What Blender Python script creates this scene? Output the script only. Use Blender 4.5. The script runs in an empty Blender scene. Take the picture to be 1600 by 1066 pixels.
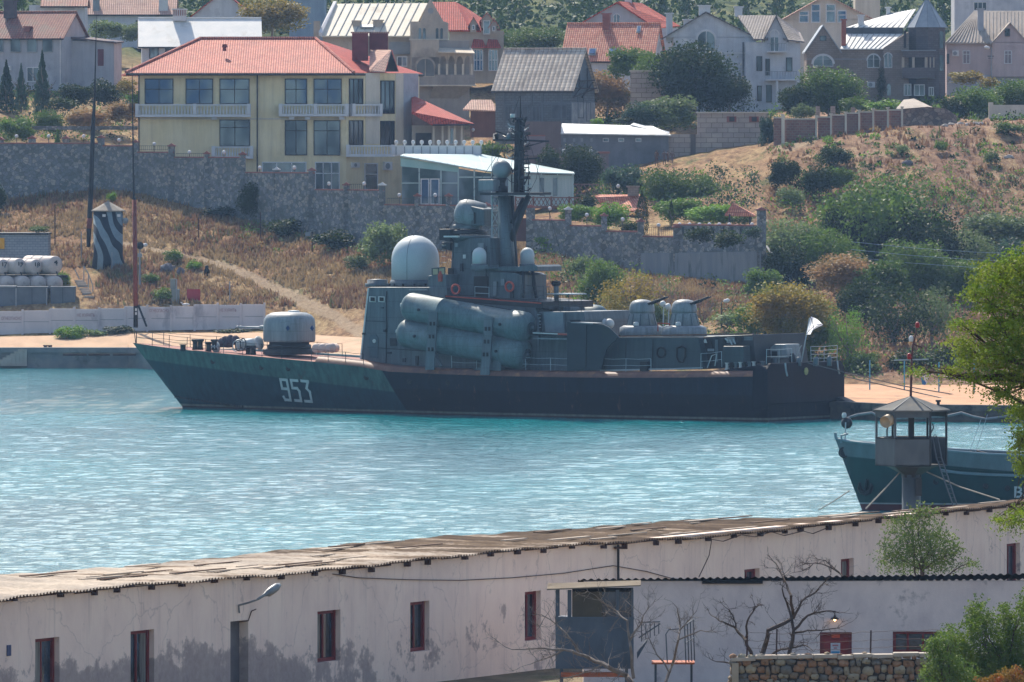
import bpy, math, random
import numpy as np
from mathutils import Vector, Matrix
R = math.radians
sc = bpy.context.scene
COL = sc.collection
# ---------------------------------------------------------------- camera
CAMH, F = 22.0, 14000.0            # height over the water, focal length in photo pixels (1600 wide)
PITCH = math.atan((533 - 207) / F)
cd = bpy.data.cameras.new('camera'); cam = bpy.data.objects.new('camera', cd); COL.objects.link(cam)
cd.sensor_width = 36; cd.lens = F / 1600 * 36; cd.clip_start = 1; cd.clip_end = 9000
cam.location = (0, 0, CAMH); cam.rotation_euler = (math.pi / 2 - PITCH, 0, 0)
sc.camera = cam
# ---------------------------------------------------------------- light
SUN_AZ, SUN_EL = R(-17), R(47)     # azimuth measured from +Y towards +X
w = bpy.data.worlds.new('World'); sc.world = w; w.use_nodes = True
nt = w.node_tree; bg = nt.nodes['Background']
sky = nt.nodes.new('ShaderNodeTexSky'); sky.sky_type = 'NISHITA'; sky.sun_disc = False
sky.sun_elevation = SUN_EL; sky.sun_rotation = SUN_AZ; sky.air_density = 1.0; sky.dust_density = 1.6; sky.ozone_density = 1.0
nt.links.new(sky.outputs[0], bg.inputs[0]); bg.inputs[1].default_value = 0.125
sl = bpy.data.lights.new('sun', 'SUN'); sun = bpy.data.objects.new('sun', sl); COL.objects.link(sun)
sl.energy = 4.4; sl.angle = R(0.5); sl.color = (1.0, 0.9, 0.76)
sd = Vector((math.sin(SUN_AZ) * math.cos(SUN_EL), math.cos(SUN_AZ) * math.cos(SUN_EL), math.sin(SUN_EL)))
sun.rotation_euler = sd.to_track_quat('Z', 'Y').to_euler()
sc.view_settings.view_transform = 'Standard'; sc.view_settings.look = 'None'
sc.view_settings.exposure = 0.7; sc.view_settings.gamma = 1.0; HAZE = 0.00007
sc.render.engine = 'CYCLES'
cy = sc.cycles; cy.use_denoising = True; cy.max_bounces = 6; cy.diffuse_bounces = 3; cy.glossy_bounces = 3
cy.transmission_bounces = 4; cy.transparent_max_bounces = 8; cy.volume_bounces = 0; cy.sample_clamp_indirect = 4
# ---------------------------------------------------------------- photo pixel -> world
cp, sp_ = math.cos(PITCH), math.sin(PITCH)
def ray(u, v):
    t = -(v - 533) / F; x = (u - 800) / F
    d = Vector((x, cp + t * sp_, -sp_ + t * cp))
    return d / d.y
def W(u, v, Y):
    d = ray(u, v) * Y
    return Vector((d.x, Y, CAMH + d.z))
def s_at(Y): return F / Y          # photo pixels per metre
def Zat(v, Y): return W(800, v, Y).z
def Xat(u, Y): return (u - 800) / F * Y
# ---------------------------------------------------------------- tagging
def tag(o, label=None, cat=None, group=None, kind=None):
    if label: o['label'] = label
    if cat: o['category'] = cat
    if group: o['group'] = group
    if kind: o['kind'] = kind
    return o
MW = {}
def empty(name, loc, label, cat, group=None, rz=0):
    o = bpy.data.objects.new(name, None); COL.objects.link(o)
    o.location = loc; o.rotation_euler = (0, 0, rz); o.empty_display_size = .2
    MW[o.name] = Matrix.Translation(Vector(loc)) @ Matrix.Rotation(rz, 4, 'Z')
    return tag(o, label, cat, group)
def kids(o): return [c for c in COL.objects if c.parent == o]
def copy_thing(o, loc=None, rz=None, scale=None, label=None, group=None, tree=None):
    c = o.copy(); COL.objects.link(c)
    if loc is not None: c.location = loc
    if rz is not None: c.rotation_euler = (0, 0, rz)
    if scale is not None: c.scale = scale
    if label: c['label'] = label
    if group: c['group'] = group
    for ch in (tree if tree is not None else kids(o)):
        d = ch.copy(); COL.objects.link(d); d.parent = c
    return c
# ---------------------------------------------------------------- mesh builder (world coordinates)
class MB:
    def __init__(s): s.v = []; s.f = []; s.m = []; s.cur = 0; s.sm = []; s.smooth = False
    def add(s, vs, fs):
        n = len(s.v); s.v += [tuple(p) for p in vs]
        for f in fs:
            s.f.append([i + n for i in f]); s.m.append(s.cur); s.sm.append(s.smooth)
        return s
    def box(s, a, b):
        x0, x1 = sorted((a[0], b[0])); y0, y1 = sorted((a[1], b[1])); z0, z1 = sorted((a[2], b[2]))
        return s.add([(x0,y0,z0),(x1,y0,z0),(x1,y1,z0),(x0,y1,z0),(x0,y0,z1),(x1,y0,z1),(x1,y1,z1),(x0,y1,z1)],
            [(0,3,2,1),(4,5,6,7),(0,1,5,4),(1,2,6,5),(2,3,7,6),(3,0,4,7)])
    def pbox(s, u0, v0, u1, v1, Y, D):
        """box whose front face covers the photo rectangle when standing at depth Y; D = thickness away from the camera"""
        a = W(u0, v0, Y); b = W(u1, v1, Y)
        return s.box((a.x, Y, a.z), (b.x, Y + D, b.z))
    def hexa(s, p):   # 8 corners: 4 bottom ccw, 4 top ccw
        return s.add(p, [(0,3,2,1),(4,5,6,7),(0,1,5,4),(1,2,6,5),(2,3,7,6),(3,0,4,7)])
    def prism(s, poly, off):
        """planar polygon (3D points) extruded by vector off"""
        n = len(poly); P = [Vector(p) for p in poly]; off = Vector(off)
        nr = Vector((0,0,0))
        for i in range(n): nr += P[i].cross(P[(i+1) % n])
        if nr.dot(off) > 0: P.reverse()
        vs = P + [p + off for p in P]
        fs = [tuple(range(n)), tuple(range(2*n-1, n-1, -1))]
        fs += [(i, i+n, (i+1) % n + n, (i+1) % n) for i in range(n)]
        return s.add(vs, [tuple(f) for f in fs])
    def ppoly(s, pts, Y, D):
        return s.prism([W(u, v, Y) for u, v in pts], (0, D, 0))
    def foot(s, fp, z0, z1):
        """vertical prism over footprint [(x,y)]"""
        return s.prism([(x, y, z0) for x, y in fp], (0, 0, z1 - z0))
    def tube(s, pts, r, n=6, cap=True):
        P = [Vector(p) for p in pts]
        if not hasattr(r, '__len__'): r = [r] * len(P)
        vs = []; fs = []; prev = None
        for i, p in enumerate(P):
            d = (P[min(i+1, len(P)-1)] - P[max(i-1, 0)]).normalized()
            if prev is None:
                a = d.orthogonal().normalized()
            else:
                a = (prev - d * prev.dot(d))
                a = a.normalized() if a.length > 1e-6 else d.orthogonal().normalized()
            prev = a; b = d.cross(a)
            for k in range(n):
                t = 2 * math.pi * k / n
                vs.append(p + (a * math.cos(t) + b * math.sin(t)) * r[i])
        for i in range(len(P) - 1):
            for k in range(n):
                k2 = (k + 1) % n
                fs.append((i*n+k, i*n+k2, (i+1)*n+k2, (i+1)*n+k))
        if cap:
            fs.append(tuple(range(n-1, -1, -1))); fs.append(tuple(range((len(P)-1)*n, len(P)*n)))
        return s.add(vs, fs)
    def lathe(s, base, axis, prof, n=20):
        """prof = [(r, h)] along axis from base"""
        ax = Vector(axis).normalized(); a = ax.orthogonal().normalized(); b = ax.cross(a); B = Vector(base)
        vs = []; fs = []
        for r, h in prof:
            for k in range(n):
                t = 2*math.pi*k/n
                vs.append(B + ax*h + (a*math.cos(t) + b*math.sin(t)) * max(r, 1e-4))
        for i in range(len(prof)-1):
            for k in range(n):
                k2 = (k+1) % n
                fs.append((i*n+k, i*n+k2, (i+1)*n+k2, (i+1)*n+k))
        fs.append(tuple(range(n-1, -1, -1))); fs.append(tuple(range((len(prof)-1)*n, len(prof)*n)))
        return s.add(vs, fs)
    def quad(s, a, b, c, d): return s.add([a, b, c, d], [(0,1,2,3)])
    def slab(s, a, b, c, d, t):
        """roof plate: quad a b c d (any winding) thickened downwards by t"""
        P = [Vector(q) for q in (a, b, c, d)]
        return s.prism(P, (0, 0, -t))
    def build(s, name, mat, parent=None, label=None, cat=None, group=None, kind=None, uv=True, bevel=0):
        me = bpy.data.meshes.new(name)
        V = np.array(s.v, dtype=float).reshape(-1, 3)
        if parent is None:
            org = V.mean(axis=0) if len(V) else np.zeros(3)
            org[2] = V[:, 2].min()
            if kind == 'structure': org = np.zeros(3)
            Mx = Matrix.Translation(Vector(org))
        else:
            Mx = MW[parent.name]; org = None
        Mi = np.array(Mx.inverted())
        L = V @ Mi[:3, :3].T + Mi[:3, 3]
        me.from_pydata(L.tolist(), [], s.f)
        mats = mat if isinstance(mat, (list, tuple)) else [mat]
        for m in mats: me.materials.append(m)
        if len(mats) > 1: me.polygons.foreach_set('material_index', [min(i, len(mats)-1) for i in s.m])
        me.polygons.foreach_set('use_smooth', s.sm)
        if uv:
            ul = me.uv_layers.new(name='UVMap'); dat = np.empty(len(me.loops) * 2)
            for p in me.polygons:
                n = p.normal
                if abs(n.z) > .99: t = Vector((1,0,0)); b = Vector((0,1,0))
                else:
                    t = Vector((-n.y, n.x, 0)).normalized(); b = n.cross(t)
                    if t.x < -1e-6 or (abs(t.x) < 1e-6 and t.y < 0): t = -t
                    if b.z < 0: b = -b
                for li in p.loop_indices:
                    co = me.vertices[me.loops[li].vertex_index].co
                    dat[2*li] = co.dot(t); dat[2*li+1] = co.dot(b)
            ul.data.foreach_set('uv', dat)
        me.update()
        o = bpy.data.objects.new(name, me); COL.objects.link(o)
        if parent is None: o.location = Vector(org)
        else: o.parent = parent
        MW[o.name] = Mx
        if bevel:
            bm_ = o.modifiers.new('bevel', 'BEVEL'); bm_.width = bevel; bm_.segments = 2; bm_.limit_method = 'ANGLE'
        return tag(o, label, cat, group, kind)
# ---------------------------------------------------------------- materials
MATS = {}
def lin(c):
    if isinstance(c, str):
        c = [int(c[i:i+2], 16) / 255 for i in (0, 2, 4)]
        return tuple(x / 12.92 if x <= .04045 else ((x + .055) / 1.055) ** 2.4 for x in c) + (1,)
    return tuple(c[:3]) + (1,)
def C(r, g, b): return tuple((x/255/12.92 if x <= 10 else ((x/255+.055)/1.055)**2.4) for x in (r, g, b))
class NT:
    def __init__(s, name):
        s.m = bpy.data.materials.new(name); s.m.use_nodes = True; s.t = s.m.node_tree
        s.b = s.t.nodes['Principled BSDF']; s.out = s.t.nodes['Material Output']
    def n(s, typ, **kw):
        x = s.t.nodes.new('ShaderNode' + typ)
        for k, v in kw.items():
            if hasattr(x, k) and k not in x.inputs: setattr(x, k, v)
            else: x.inputs[k].default_value = v
        return x
    def l(s, a, b): s.t.links.new(a, b)
    def coord(s, kind='Object', scale=(1,1,1), rot=(0,0,0)):
        tc = s.n('TexCoord'); mp = s.n('Mapping'); mp.inputs['Scale'].default_value = scale; mp.inputs['Rotation'].default_value = rot
        s.l(tc.outputs[kind], mp.inputs[0]); return mp.outputs[0]
    def noise(s, vec, scale, detail=4, rough=.55):
        x = s.n('TexNoise'); x.inputs['Scale'].default_value = scale; x.inputs['Detail'].default_value = detail; x.inputs['Roughness'].default_value = rough
        s.l(vec, x.inputs['Vector']); return x.outputs[0]
    def ramp(s, fac, stops, interp='LINEAR'):
        r = s.n('ValToRGB'); r.color_ramp.interpolation = interp
        els = r.color_ramp.elements
        while len(els) < len(stops): els.new(.5)
        for e, (p, c) in zip(els, stops): e.position = p; e.color = lin(c) if isinstance(c, (str, tuple)) else (c, c, c, 1)
        s.l(fac, r.inputs[0]); return r.outputs[0]
    def mix(s, fac, a, b, mode='MIX'):
        x = s.n('Mix', data_type='RGBA', blend_type=mode)
        for i, q in ((0, fac), (6, a), (7, b)):
            if isinstance(q, (float, int)): x.inputs[i].default_value = q
            elif isinstance(q, (tuple, str)): x.inputs[i].default_value = lin(q)
            else: s.l(q, x.inputs[i])
        return x.outputs[2]
    def math(s, op, a, b=0.0):
        x = s.n('Math', operation=op)
        for i, q in ((0, a), (1, b)):
            if isinstance(q, (float, int)): x.inputs[i].default_value = q
            else: s.l(q, x.inputs[i])
        return x.outputs[0]
    def bump(s, h, strength=.3, dist=.05):
        x = s.n('Bump'); x.inputs['Strength'].default_value = strength; x.inputs['Distance'].default_value = dist
        s.l(h, x.inputs['Height']); s.l(x.outputs[0], s.b.inputs['Normal'])
    def col(s, c): 
        if isinstance(c, (tuple, str)): s.b.inputs['Base Color'].default_value = lin(c)
        else: s.l(c, s.b.inputs['Base Color'])
    def set(s, rough=.8, metal=0, spec=.3):
        s.b.inputs['Roughness'].default_value = rough; s.b.inputs['Metallic'].default_value = metal; s.b.inputs['Specular IOR Level'].default_value = spec
        return s.m
def pm(name, c1, c2=None, scale=1.5, rough=.8, metal=0, spec=.3, bump=0, bscale=8, stretch=(1,1,1), lo=.35, hi=.65, c3=None, scale3=.4):
    """weathered plain material: two tones mixed by noise, optional larger stains"""
    if name in MATS: return MATS[name]
    g = NT(name); v = g.coord('Object', stretch)
    c2 = c2 or c1
    c = g.ramp(g.noise(v, scale, 5), [(lo, c1), (hi, c2)])
    if name.startswith('wall_'): c = g.mix(1.0, c, g.ramp(g.noise(g.coord('Object', (2.2, 2.2, .16)), .8, 7, .72), [(.34, (.87,.87,.88)), (.58, (1.04,1.04,1.04))]), 'MULTIPLY')
    if c3: c = g.mix(g.ramp(g.noise(v, scale3, 6, .65), [(.55, 0.0), (.68, 1.0)]), c, c3)
    g.col(c)
    if bump: g.bump(g.noise(v, bscale, 4), bump, .04)
    MATS[name] = g.set(rough, metal, spec); return MATS[name]
def brick(name, c1, c2, mortar, bw=.5, bh=.25, ms=.02, rough=.85, off=.5, stain=None, bump=.3, bias=0):
    if name in MATS: return MATS[name]
    g = NT(name); v = g.coord('UV')
    b = g.n('TexBrick'); b.offset = off
    b.inputs['Color1'].default_value = lin(c1); b.inputs['Color2'].default_value = lin(c2); b.inputs['Mortar'].default_value = lin(mortar)
    b.inputs['Scale'].default_value = 1; b.inputs['Mortar Size'].default_value = ms; b.inputs['Brick Width'].default_value = bw
    b.inputs['Row Height'].default_value = bh; b.inputs['Bias'].default_value = bias
    g.l(v, b.inputs['Vector'])
    n = g.ramp(g.noise(g.coord('Object'), .7, 6, .65), [(.3, (.78,.78,.78)), (.7, (1.1,1.1,1.1))])
    c = g.mix(1.0, b.outputs[0], n, 'MULTIPLY')
    if stain: c = g.mix(g.ramp(g.noise(g.coord('Object'), .35, 7, .7), [(.5, 0.0), (.66, .8)]), c, stain)
    g.col(c); g.bump(b.outputs['Fac'], -bump, .05)
    MATS[name] = g.set(rough, 0, .2); return MATS[name]
def tiles(name, c1, c2, dark, bw=.24, bh=.34, stain=None):
    """pan tiles: rounded columns and stepped rows"""
    if name in MATS: return MATS[name]
    g = NT(name); v = g.coord('UV')
    b = g.n('TexBrick'); b.offset = 0
    b.inputs['Color1'].default_value = lin(c1); b.inputs['Color2'].default_value = lin(c2); b.inputs['Mortar'].default_value = lin(dark)
    b.inputs['Scale'].default_value = 1; b.inputs['Mortar Size'].default_value = .035; b.inputs['Mortar Smooth'].default_value = .6
    b.inputs['Brick Width'].default_value = bw; b.inputs['Row Height'].default_value = bh
    g.l(v, b.inputs['Vector'])
    c = g.mix(1.0, b.outputs[0], g.ramp(g.noise(g.coord('Object'), .5, 6, .6), [(.3, (.8,.8,.8)), (.7, (1.12,1.08,1.05))]), 'MULTIPLY')
    if stain: c = g.mix(g.ramp(g.noise(g.coord('Object'), .45, 7, .7), [(.48, 0.0), (.64, .85)]), c, stain)
    g.col(c)
    wv = g.n('TexWave', wave_type='BANDS', bands_direction='X', wave_profile='SIN'); wv.inputs['Scale'].default_value = 2*math.pi/bw/20*1.0
    g.l(v, wv.inputs['Vector']); g.bump(g.math('ADD', g.math('MULTIPLY', b.outputs['Fac'], -.6), wv.outputs['Fac']), .5, .06)
    MATS[name] = g.set(.75, 0, .3); return MATS[name]
def rubble(name, cols, mortar, scale=1.6, rough=.9, edge=.06, stain=None):
    if name in MATS: return MATS[name]
    g = NT(name); v = g.coord('Object', (1, 1, 1.25))
    dv = g.mix(.12, v, g.n('TexNoise').outputs[1])
    vo = g.n('TexVoronoi'); vo.inputs['Scale'].default_value = scale; g.l(v, vo.inputs['Vector'])
    ve = g.n('TexVoronoi', feature='DISTANCE_TO_EDGE'); ve.inputs['Scale'].default_value = scale; g.l(v, ve.inputs['Vector'])
    sepc = g.n('SeparateColor'); g.l(vo.outputs['Color'], sepc.inputs[0])
    k = len(cols); c = g.ramp(sepc.outputs[0], [(i / k, x) for i, x in enumerate(cols)], 'CONSTANT')
    c = g.mix(1.0, c, g.ramp(g.noise(v, 3, 6, .7), [(.3, (.7,.7,.7)), (.7, (1.2,1.2,1.2))]), 'MULTIPLY')
    m = g.ramp(ve.outputs[0], [(edge * .4, 0.0), (edge, 1.0)])
    c = g.mix(m, mortar, c)
    if stain: c = g.mix(g.ramp(g.noise(v, .25, 7, .7), [(.5, 0.0), (.7, .8)]), c, stain)
    g.col(c); g.bump(m, .6, .08)
    MATS[name] = g.set(rough, 0, .2); return MATS[name]
def leafmat(name, c1, c2, c3=None, tr=.4, scale=.9):
    if name in MATS: return MATS[name]
    g = NT(name); v = g.coord('Object')
    c = g.ramp(g.noise(v, scale, 3), [(.35, c1), (.65, c2)])
    wn = g.n('TexWhiteNoise'); wn.noise_dimensions = '3D'
    q = g.n('VectorMath', operation='SNAP'); q.inputs[1].default_value = (.35,.35,.35); g.l(v, q.inputs[0]); g.l(q.outputs[0], wn.inputs[0])
    c = g.mix(g.math('MULTIPLY', wn.outputs[0], .55), c, c3 or c2)
    oi = g.n('ObjectInfo')
    hs = g.n('HueSaturation'); g.l(c, hs.inputs['Color'])
    g.l(g.math('ADD', g.math('MULTIPLY', oi.outputs['Random'], .5), .75), hs.inputs['Value'])
    c = hs.outputs[0]
    g.col(c); g.set(.6, 0, .25)
    t = g.n('BsdfTranslucent'); g.l(c, t.inputs[0]); mx = g.n('MixShader'); mx.inputs[0].default_value = tr
    g.l(g.b.outputs[0], mx.inputs[1]); g.l(t.outputs[0], mx.inputs[2]); g.l(mx.outputs[0], g.out.inputs[0])
    MATS[name] = g.m; return g.m
def glass(name='window_glass', c='1c2a38', rough=.08):
    if name in MATS: return MATS[name]
    g = NT(name); v = g.coord('Object')
    g.col(g.ramp(g.noise(v, .8, 2), [(.35, c), (.7, '3d5468')]))
    g.bump(g.noise(v, .7, 1), .15, .1)
    MATS[name] = g.set(rough, 0, .9); return MATS[name]
# ---------------------------------------------------------------- lettering (Blender's own font -> outlines)
def text_mesh(s, size=1.0, off=0.0):
    cu = bpy.data.curves.new('t', 'FONT'); cu.body = s; cu.size = size; cu.offset = off; cu.resolution_u = 3
    ob = bpy.data.objects.new('t', cu); COL.objects.link(ob)
    bpy.context.view_layer.update()
    me = bpy.data.meshes.new_from_object(ob)
    vs = [tuple(v.co) for v in me.vertices]; fs = [tuple(p.vertices) for p in me.polygons]
    bpy.data.objects.remove(ob); bpy.data.curves.remove(cu); bpy.data.meshes.remove(me)
    return vs, fs
def text_on(mb, s, u, v, height, Y, shear=0, width=None, off=0):
    """text with its lower left at photo pixel (u,v) on the plane Y, letter height in px"""
    vs, fs = text_mesh(s, 1, off); h = max(p[1] for p in vs); wd = max(p[0] for p in vs) - min(p[0] for p in vs)
    kx = (width / wd) if width else height / h; ky = height / h
    mb.add([W(u + (x + shear * y) * kx, v - y * ky, Y) for x, y, _ in vs], fs)
# ================================================================ terrain: rows of (distance, photo row) per column
US = [0, 200, 413, 600, 830, 1000, 1190, 1215, 1400, 1600]
ROWS = [  # per column: quay top edge .. hills
 [(837,545),(846,527),(850,525),(853,482),(880,380),(910,284),(912,235),(935,190),(965,142),(1010,95),(1150,20),(1500,-200)],
 [(837,545),(845,522),(849,520),(852,478),(873,385),(895,297),(897,262),(922,260),(965,142),(1010,95),(1150,20),(1500,-200)],
 [(815,548),(842,520),(846,516),(849,480),(864,415),(880,350),(882,292),(922,287),(965,150),(1010,95),(1150,20),(1500,-200)],
 [(790,560),(812,530),(822,505),(830,485),(846,432),(862,392),(864,328),(910,321),(965,190),(1010,110),(1150,20),(1500,-200)],
 [(755,590),(780,560),(795,525),(805,490),(825,425),(845,394),(847,345),(889,328),(960,180),(1010,110),(1150,25),(1500,-200)],
 [(727,605),(750,590),(765,550),(790,490),(810,452),(832,430),(834,385),(898,263),(950,185),(1010,110),(1150,30),(1500,-200)],
 [(697,622),(740,600),(752,570),(780,510),(800,477),(820,448),(822,390),(885,240),(950,175),(1010,110),(1150,30),(1500,-200)],
 [(694,625),(740,600),(750,572),(780,510),(805,472),(825,437),(829,427),(882,228),(950,170),(1010,110),(1150,30),(1500,-200)],
 [(682,634),(738,602),(744,585),(775,518),(805,478),(830,442),(834,428),(882,203),(950,165),(1010,105),(1150,30),(1500,-200)],
 [(679,636),(738,602),(744,592),(778,535),(810,492),(838,437),(842,425),(885,194),(950,165),(1010,105),(1150,20),(1500,-200)]]
TAB = np.array([[(Y, Zat(v, Y)) for Y, v in r] for r in ROWS])      # column,row,(Y,z)
NR = TAB.shape[1]
def col_at(u):
    uu = min(max(u, US[0]), US[-1])
    out = np.empty((NR, 2))
    for r in range(NR):
        out[r, 0] = np.interp(uu, US, TAB[:, r, 0]); out[r, 1] = np.interp(uu, US, TAB[:, r, 1])
    return out
def gz(u, Y):
    c = col_at(u); return float(np.interp(Y, c[:, 0], c[:, 1]))
def gv(u, Y):
    z = gz(u, Y); return 207 + (CAMH - z) * F / Y
def gpt(u, v, Y0=0, Y1=3000, sink=.15):
    """nearest ground point seen at photo pixel (u,v) with Y in range"""
    c = col_at(u); Ys = np.arange(max(c[0, 0], Y0), min(Y1, 1490), 1.0)
    zs = np.interp(Ys, c[:, 0], c[:, 1]); vs = 207 + (CAMH - zs) * F / Ys
    k = np.where(vs <= v)[0]
    Y = Ys[k[0]] if len(k) else Ys[-1]
    return Vector((Xat(u, Y), Y, float(np.interp(Y, c[:, 0], c[:, 1])) - sink))
def hnoise(x, y, seed=0):
    return (math.sin(x*.9+seed)*math.cos(y*.7+seed*1.3) + .6*math.sin(x*2.1+y*1.7+seed*2) + .4*math.sin(x*4.3-y*3.1+seed) ) / 2
uu = [-4000, -2000, -900, -400] + list(range(-200, 1190, 12)) + [1189, 1191, 1205, 1217] + list(range(1230, 1810, 20)) + [2000, 2500, 4000, 6000]
uu = sorted(set(uu))
SUB = [3, 2, 3, 14, 16, 2, 10, 10, 10, 16, 16]
grid = []
for u in uu:
    c = col_at(u); line = [(c[0, 0], -4.0), (c[0, 0], c[0, 1])]
    for r in range(NR - 1):
        for k in range(1, SUB[r] + 1):
            t = k / SUB[r]
            Y = c[r, 0] * (1-t) + c[r+1, 0] * t; z = c[r, 1] * (1-t) + c[r+1, 1] * t
            amp = [0.0, .05, .1, .28, .28, .05, .25, .25, .3, .8, 1.5][r] * math.sin(math.pi * t) ** .5
            if u > 1200 and r >= 3 and r < 8: amp *= 1.9
            x = Xat(u, Y)
            z += amp * (hnoise(x*.45, Y*.45) + .5*hnoise(x*1.3, Y*1.3, 3) + (.35*hnoise(x*3, Y*3, 5)))
            line.append((Y, z))
    line += [(2000, c[-1, 1]), (2500, c[-1, 1])]
    grid.append([(Xat(u, Y), Y, z) for Y, z in line])
mb = MB(); mb.smooth = True
nc, nr = len(grid), len(grid[0])
PU = [180, 225, 300, 360, 420, 470, 520, 560]; PV = [378, 388, 402, 418, 446, 470, 492, 520]
def PW(u): return 4 + 8 * min(1, max(0, (u-300)/150))
mb.add([p for l in grid for p in l], [(i*nr+j, (i+1)*nr+j, (i+1)*nr+j+1, i*nr+j+1) for i in range(nc-1) for j in range(nr-1)])
# dry grass hillside
g = NT('dry_hillside'); v = g.coord('Object')
vs_ = g.coord('Object', (1, .35, 1))
n1 = g.noise(vs_, .10, 6, .6); n2 = g.noise(vs_, .9, 8, .75); n3 = g.noise(g.coord('Object', (1,.3,1.5)), 3.2, 4, .7)
c = g.ramp(n2, [(.33, '5d4a37'), (.44, '927755'), (.55, 'b39a70'), (.68, 'c9b48c')])
c = g.mix(g.ramp(n1, [(.42, 0.0), (.56, .75)]), c, g.ramp(n2, [(.35, '6a4c3a'), (.6, 'a5805f')]))
c = g.mix(g.ramp(g.noise(vs_, .22, 7, .65), [(.56, 0.0), (.66, .85)]), c, g.ramp(n3, [(.35, '3f4a2a'), (.65, '7f8050')]))
c = g.mix(g.ramp(g.noise(vs_, .5, 5, .6), [(.66, 0.0), (.7, .7)]), c, 'c4ad8e')
c = g.mix(1.0, c, g.ramp(n3, [(.3, (.62,.62,.62)), (.7, (1.1,1.1,1.1))]), 'MULTIPLY')
soil = g.math('MULTIPLY', g.ramp(g.noise(vs_, .35, 6, .6), [(.36, 0.0), (.55, .8)]), 1.0)
sp0 = g.n('SeparateXYZ'); g.l(v, sp0.inputs[0]); mr_ = g.n('MapRange'); mr_.inputs[1].default_value = 24; mr_.inputs[2].default_value = 34; g.l(sp0.outputs[0], mr_.inputs[0])
c = g.mix(g.math('MULTIPLY', soil, mr_.outputs[0]), c, g.ramp(n2, [(.33, C(92,68,56)), (.5, C(136,106,88)), (.68, C(172,146,126))]))
# far hill is scrub green
sx = g.n('SeparateXYZ'); g.l(v, sx.inputs[0])
far = g.n('MapRange'); far.inputs[1].default_value = 985; far.inputs[2].default_value = 1040; g.l(sx.outputs[1], far.inputs[0])
c = g.mix(far.outputs[0], c, g.ramp(g.noise(v, .12, 7, .7), [(.35, '2c3b28'), (.5, '47562f'), (.62, '6f7048'), (.72, '8f8663')]))
at = g.n('Attribute'); at.attribute_name = 'path'; c = g.mix(g.ramp(g.math('ADD', at.outputs['Fac'], g.math('MULTIPLY', g.math('SUBTRACT', n2, .5), .8)), [(.35, 0.0), (.6, .9)]), c, g.ramp(n3, [(.35, C(148,128,104)), (.65, C(172,152,126))]))
g.col(c); g.bump(g.noise(vs_, 2.2, 8, .75), .9, .5); g.set(.95, 0, .1)
ho = mb.build('hillside', g.m, kind='structure', uv=False, label='dry grassy shore hillside rising behind the harbour')
pa = ho.data.attributes.new('path', 'FLOAT', 'POINT'); vals = []
for l in grid:
    for x, Y, z in l:
        u = 800 + x / Y * F; v_ = 207 + (CAMH - z) * F / Y; d = abs(v_ - float(np.interp(u, PU, PV))); k = max(0, 1 - d / (PW(u) * 1.6)) if 170 < u < 570 and Y < 900 else 0
        if 1205 < u < 1290 and 880 < Y < 900: k = max(k, 1 - abs(v_ - 228 + (u-1215)*.09) / 9)
        vals.append(max(0, k))
pa.data.foreach_set('value', vals)
# water
mb = MB(); mb.box((-1400, 405, -3.0), (1400, 900, -3.2))
mw = NT('harbour_water'); v = mw.coord('Object')
tc = mw.n('TexCoord')
big = mw.noise(mw.coord('Object', (.5, .14, 1)), .1, 3, .5)
c = mw.ramp(big, [(.35, C(8,98,107)), (.65, C(24,124,132))])
mw.col(c)
w1 = mw.noise(mw.coord('Object', (1, .6, 1)), 2.2, 5, .65); w2 = mw.noise(mw.coord('Object', (1, .38, 1)), .62, 5, .62); w3 = mw.noise(mw.coord('Object', (.5, .2, 1)), .12, 3, .5)
mw.bump(mw.math('ADD', mw.math('ADD', mw.math('MULTIPLY', w1, .14), mw.math('MULTIPLY', w2, .3)), mw.math('MULTIPLY', w3, .3)), 1.0, 1.0)
mw.set(.045, 0, .35); mw.b.inputs['IOR'].default_value = 1.33
# open water as a real choppy surface: fine grid in the basin, coarse cells beyond
rw = np.random.RandomState(4); NXW, NYW = 420, 960
gx = np.concatenate([[-1400, -300, -110], np.linspace(-58, 58, NXW), [110, 300, 1400]]); gy = np.concatenate([[404.0], np.linspace(408, 700, NYW), np.linspace(704, 905, 60)])
GX, GY = np.meshgrid(gx, gy, indexing='ij'); GZ = np.zeros_like(GX)
for k in range(60):
    wl = .85 * (4.0 ** rw.rand()); an = rw.normal(1.25, .55); a_ = .0031 * wl ** .95; kx, ky = math.cos(an)*2*math.pi/wl, math.sin(an)*2*math.pi/wl
    ph_ = rw.rand()*6.28; q_ = kx*GX + ky*GY + ph_ + .6*np.sin(GX*.21 + GY*.13 + ph_); GZ += a_ * (np.sin(q_) + .25*np.cos(2*q_)) * (.55 + .45*np.sin(GX*.055 + GY*.021 + k))
GZ *= np.clip((60 - np.abs(GX)) / 3, 0, 1) * .75
vw = np.stack([GX, GY, GZ], -1).reshape(-1, 3); ny_ = len(gy); ii, jj = np.meshgrid(np.arange(len(gx)-1), np.arange(ny_-1), indexing='ij'); b0 = (ii*ny_ + jj).reshape(-1)
fw_ = np.stack([b0, b0+ny_, b0+ny_+1, b0+1], -1); mew = bpy.data.meshes.new('harbour_water'); mew.from_pydata(vw.tolist(), [], fw_.tolist()); mew.polygons.foreach_set('use_smooth', [True]*len(fw_)); mew.materials.append(mw.m); mew.update()
ow = bpy.data.objects.new('harbour_water', mew); COL.objects.link(ow); tag(ow, 'turquoise rippled harbour water', kind='structure')
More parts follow.
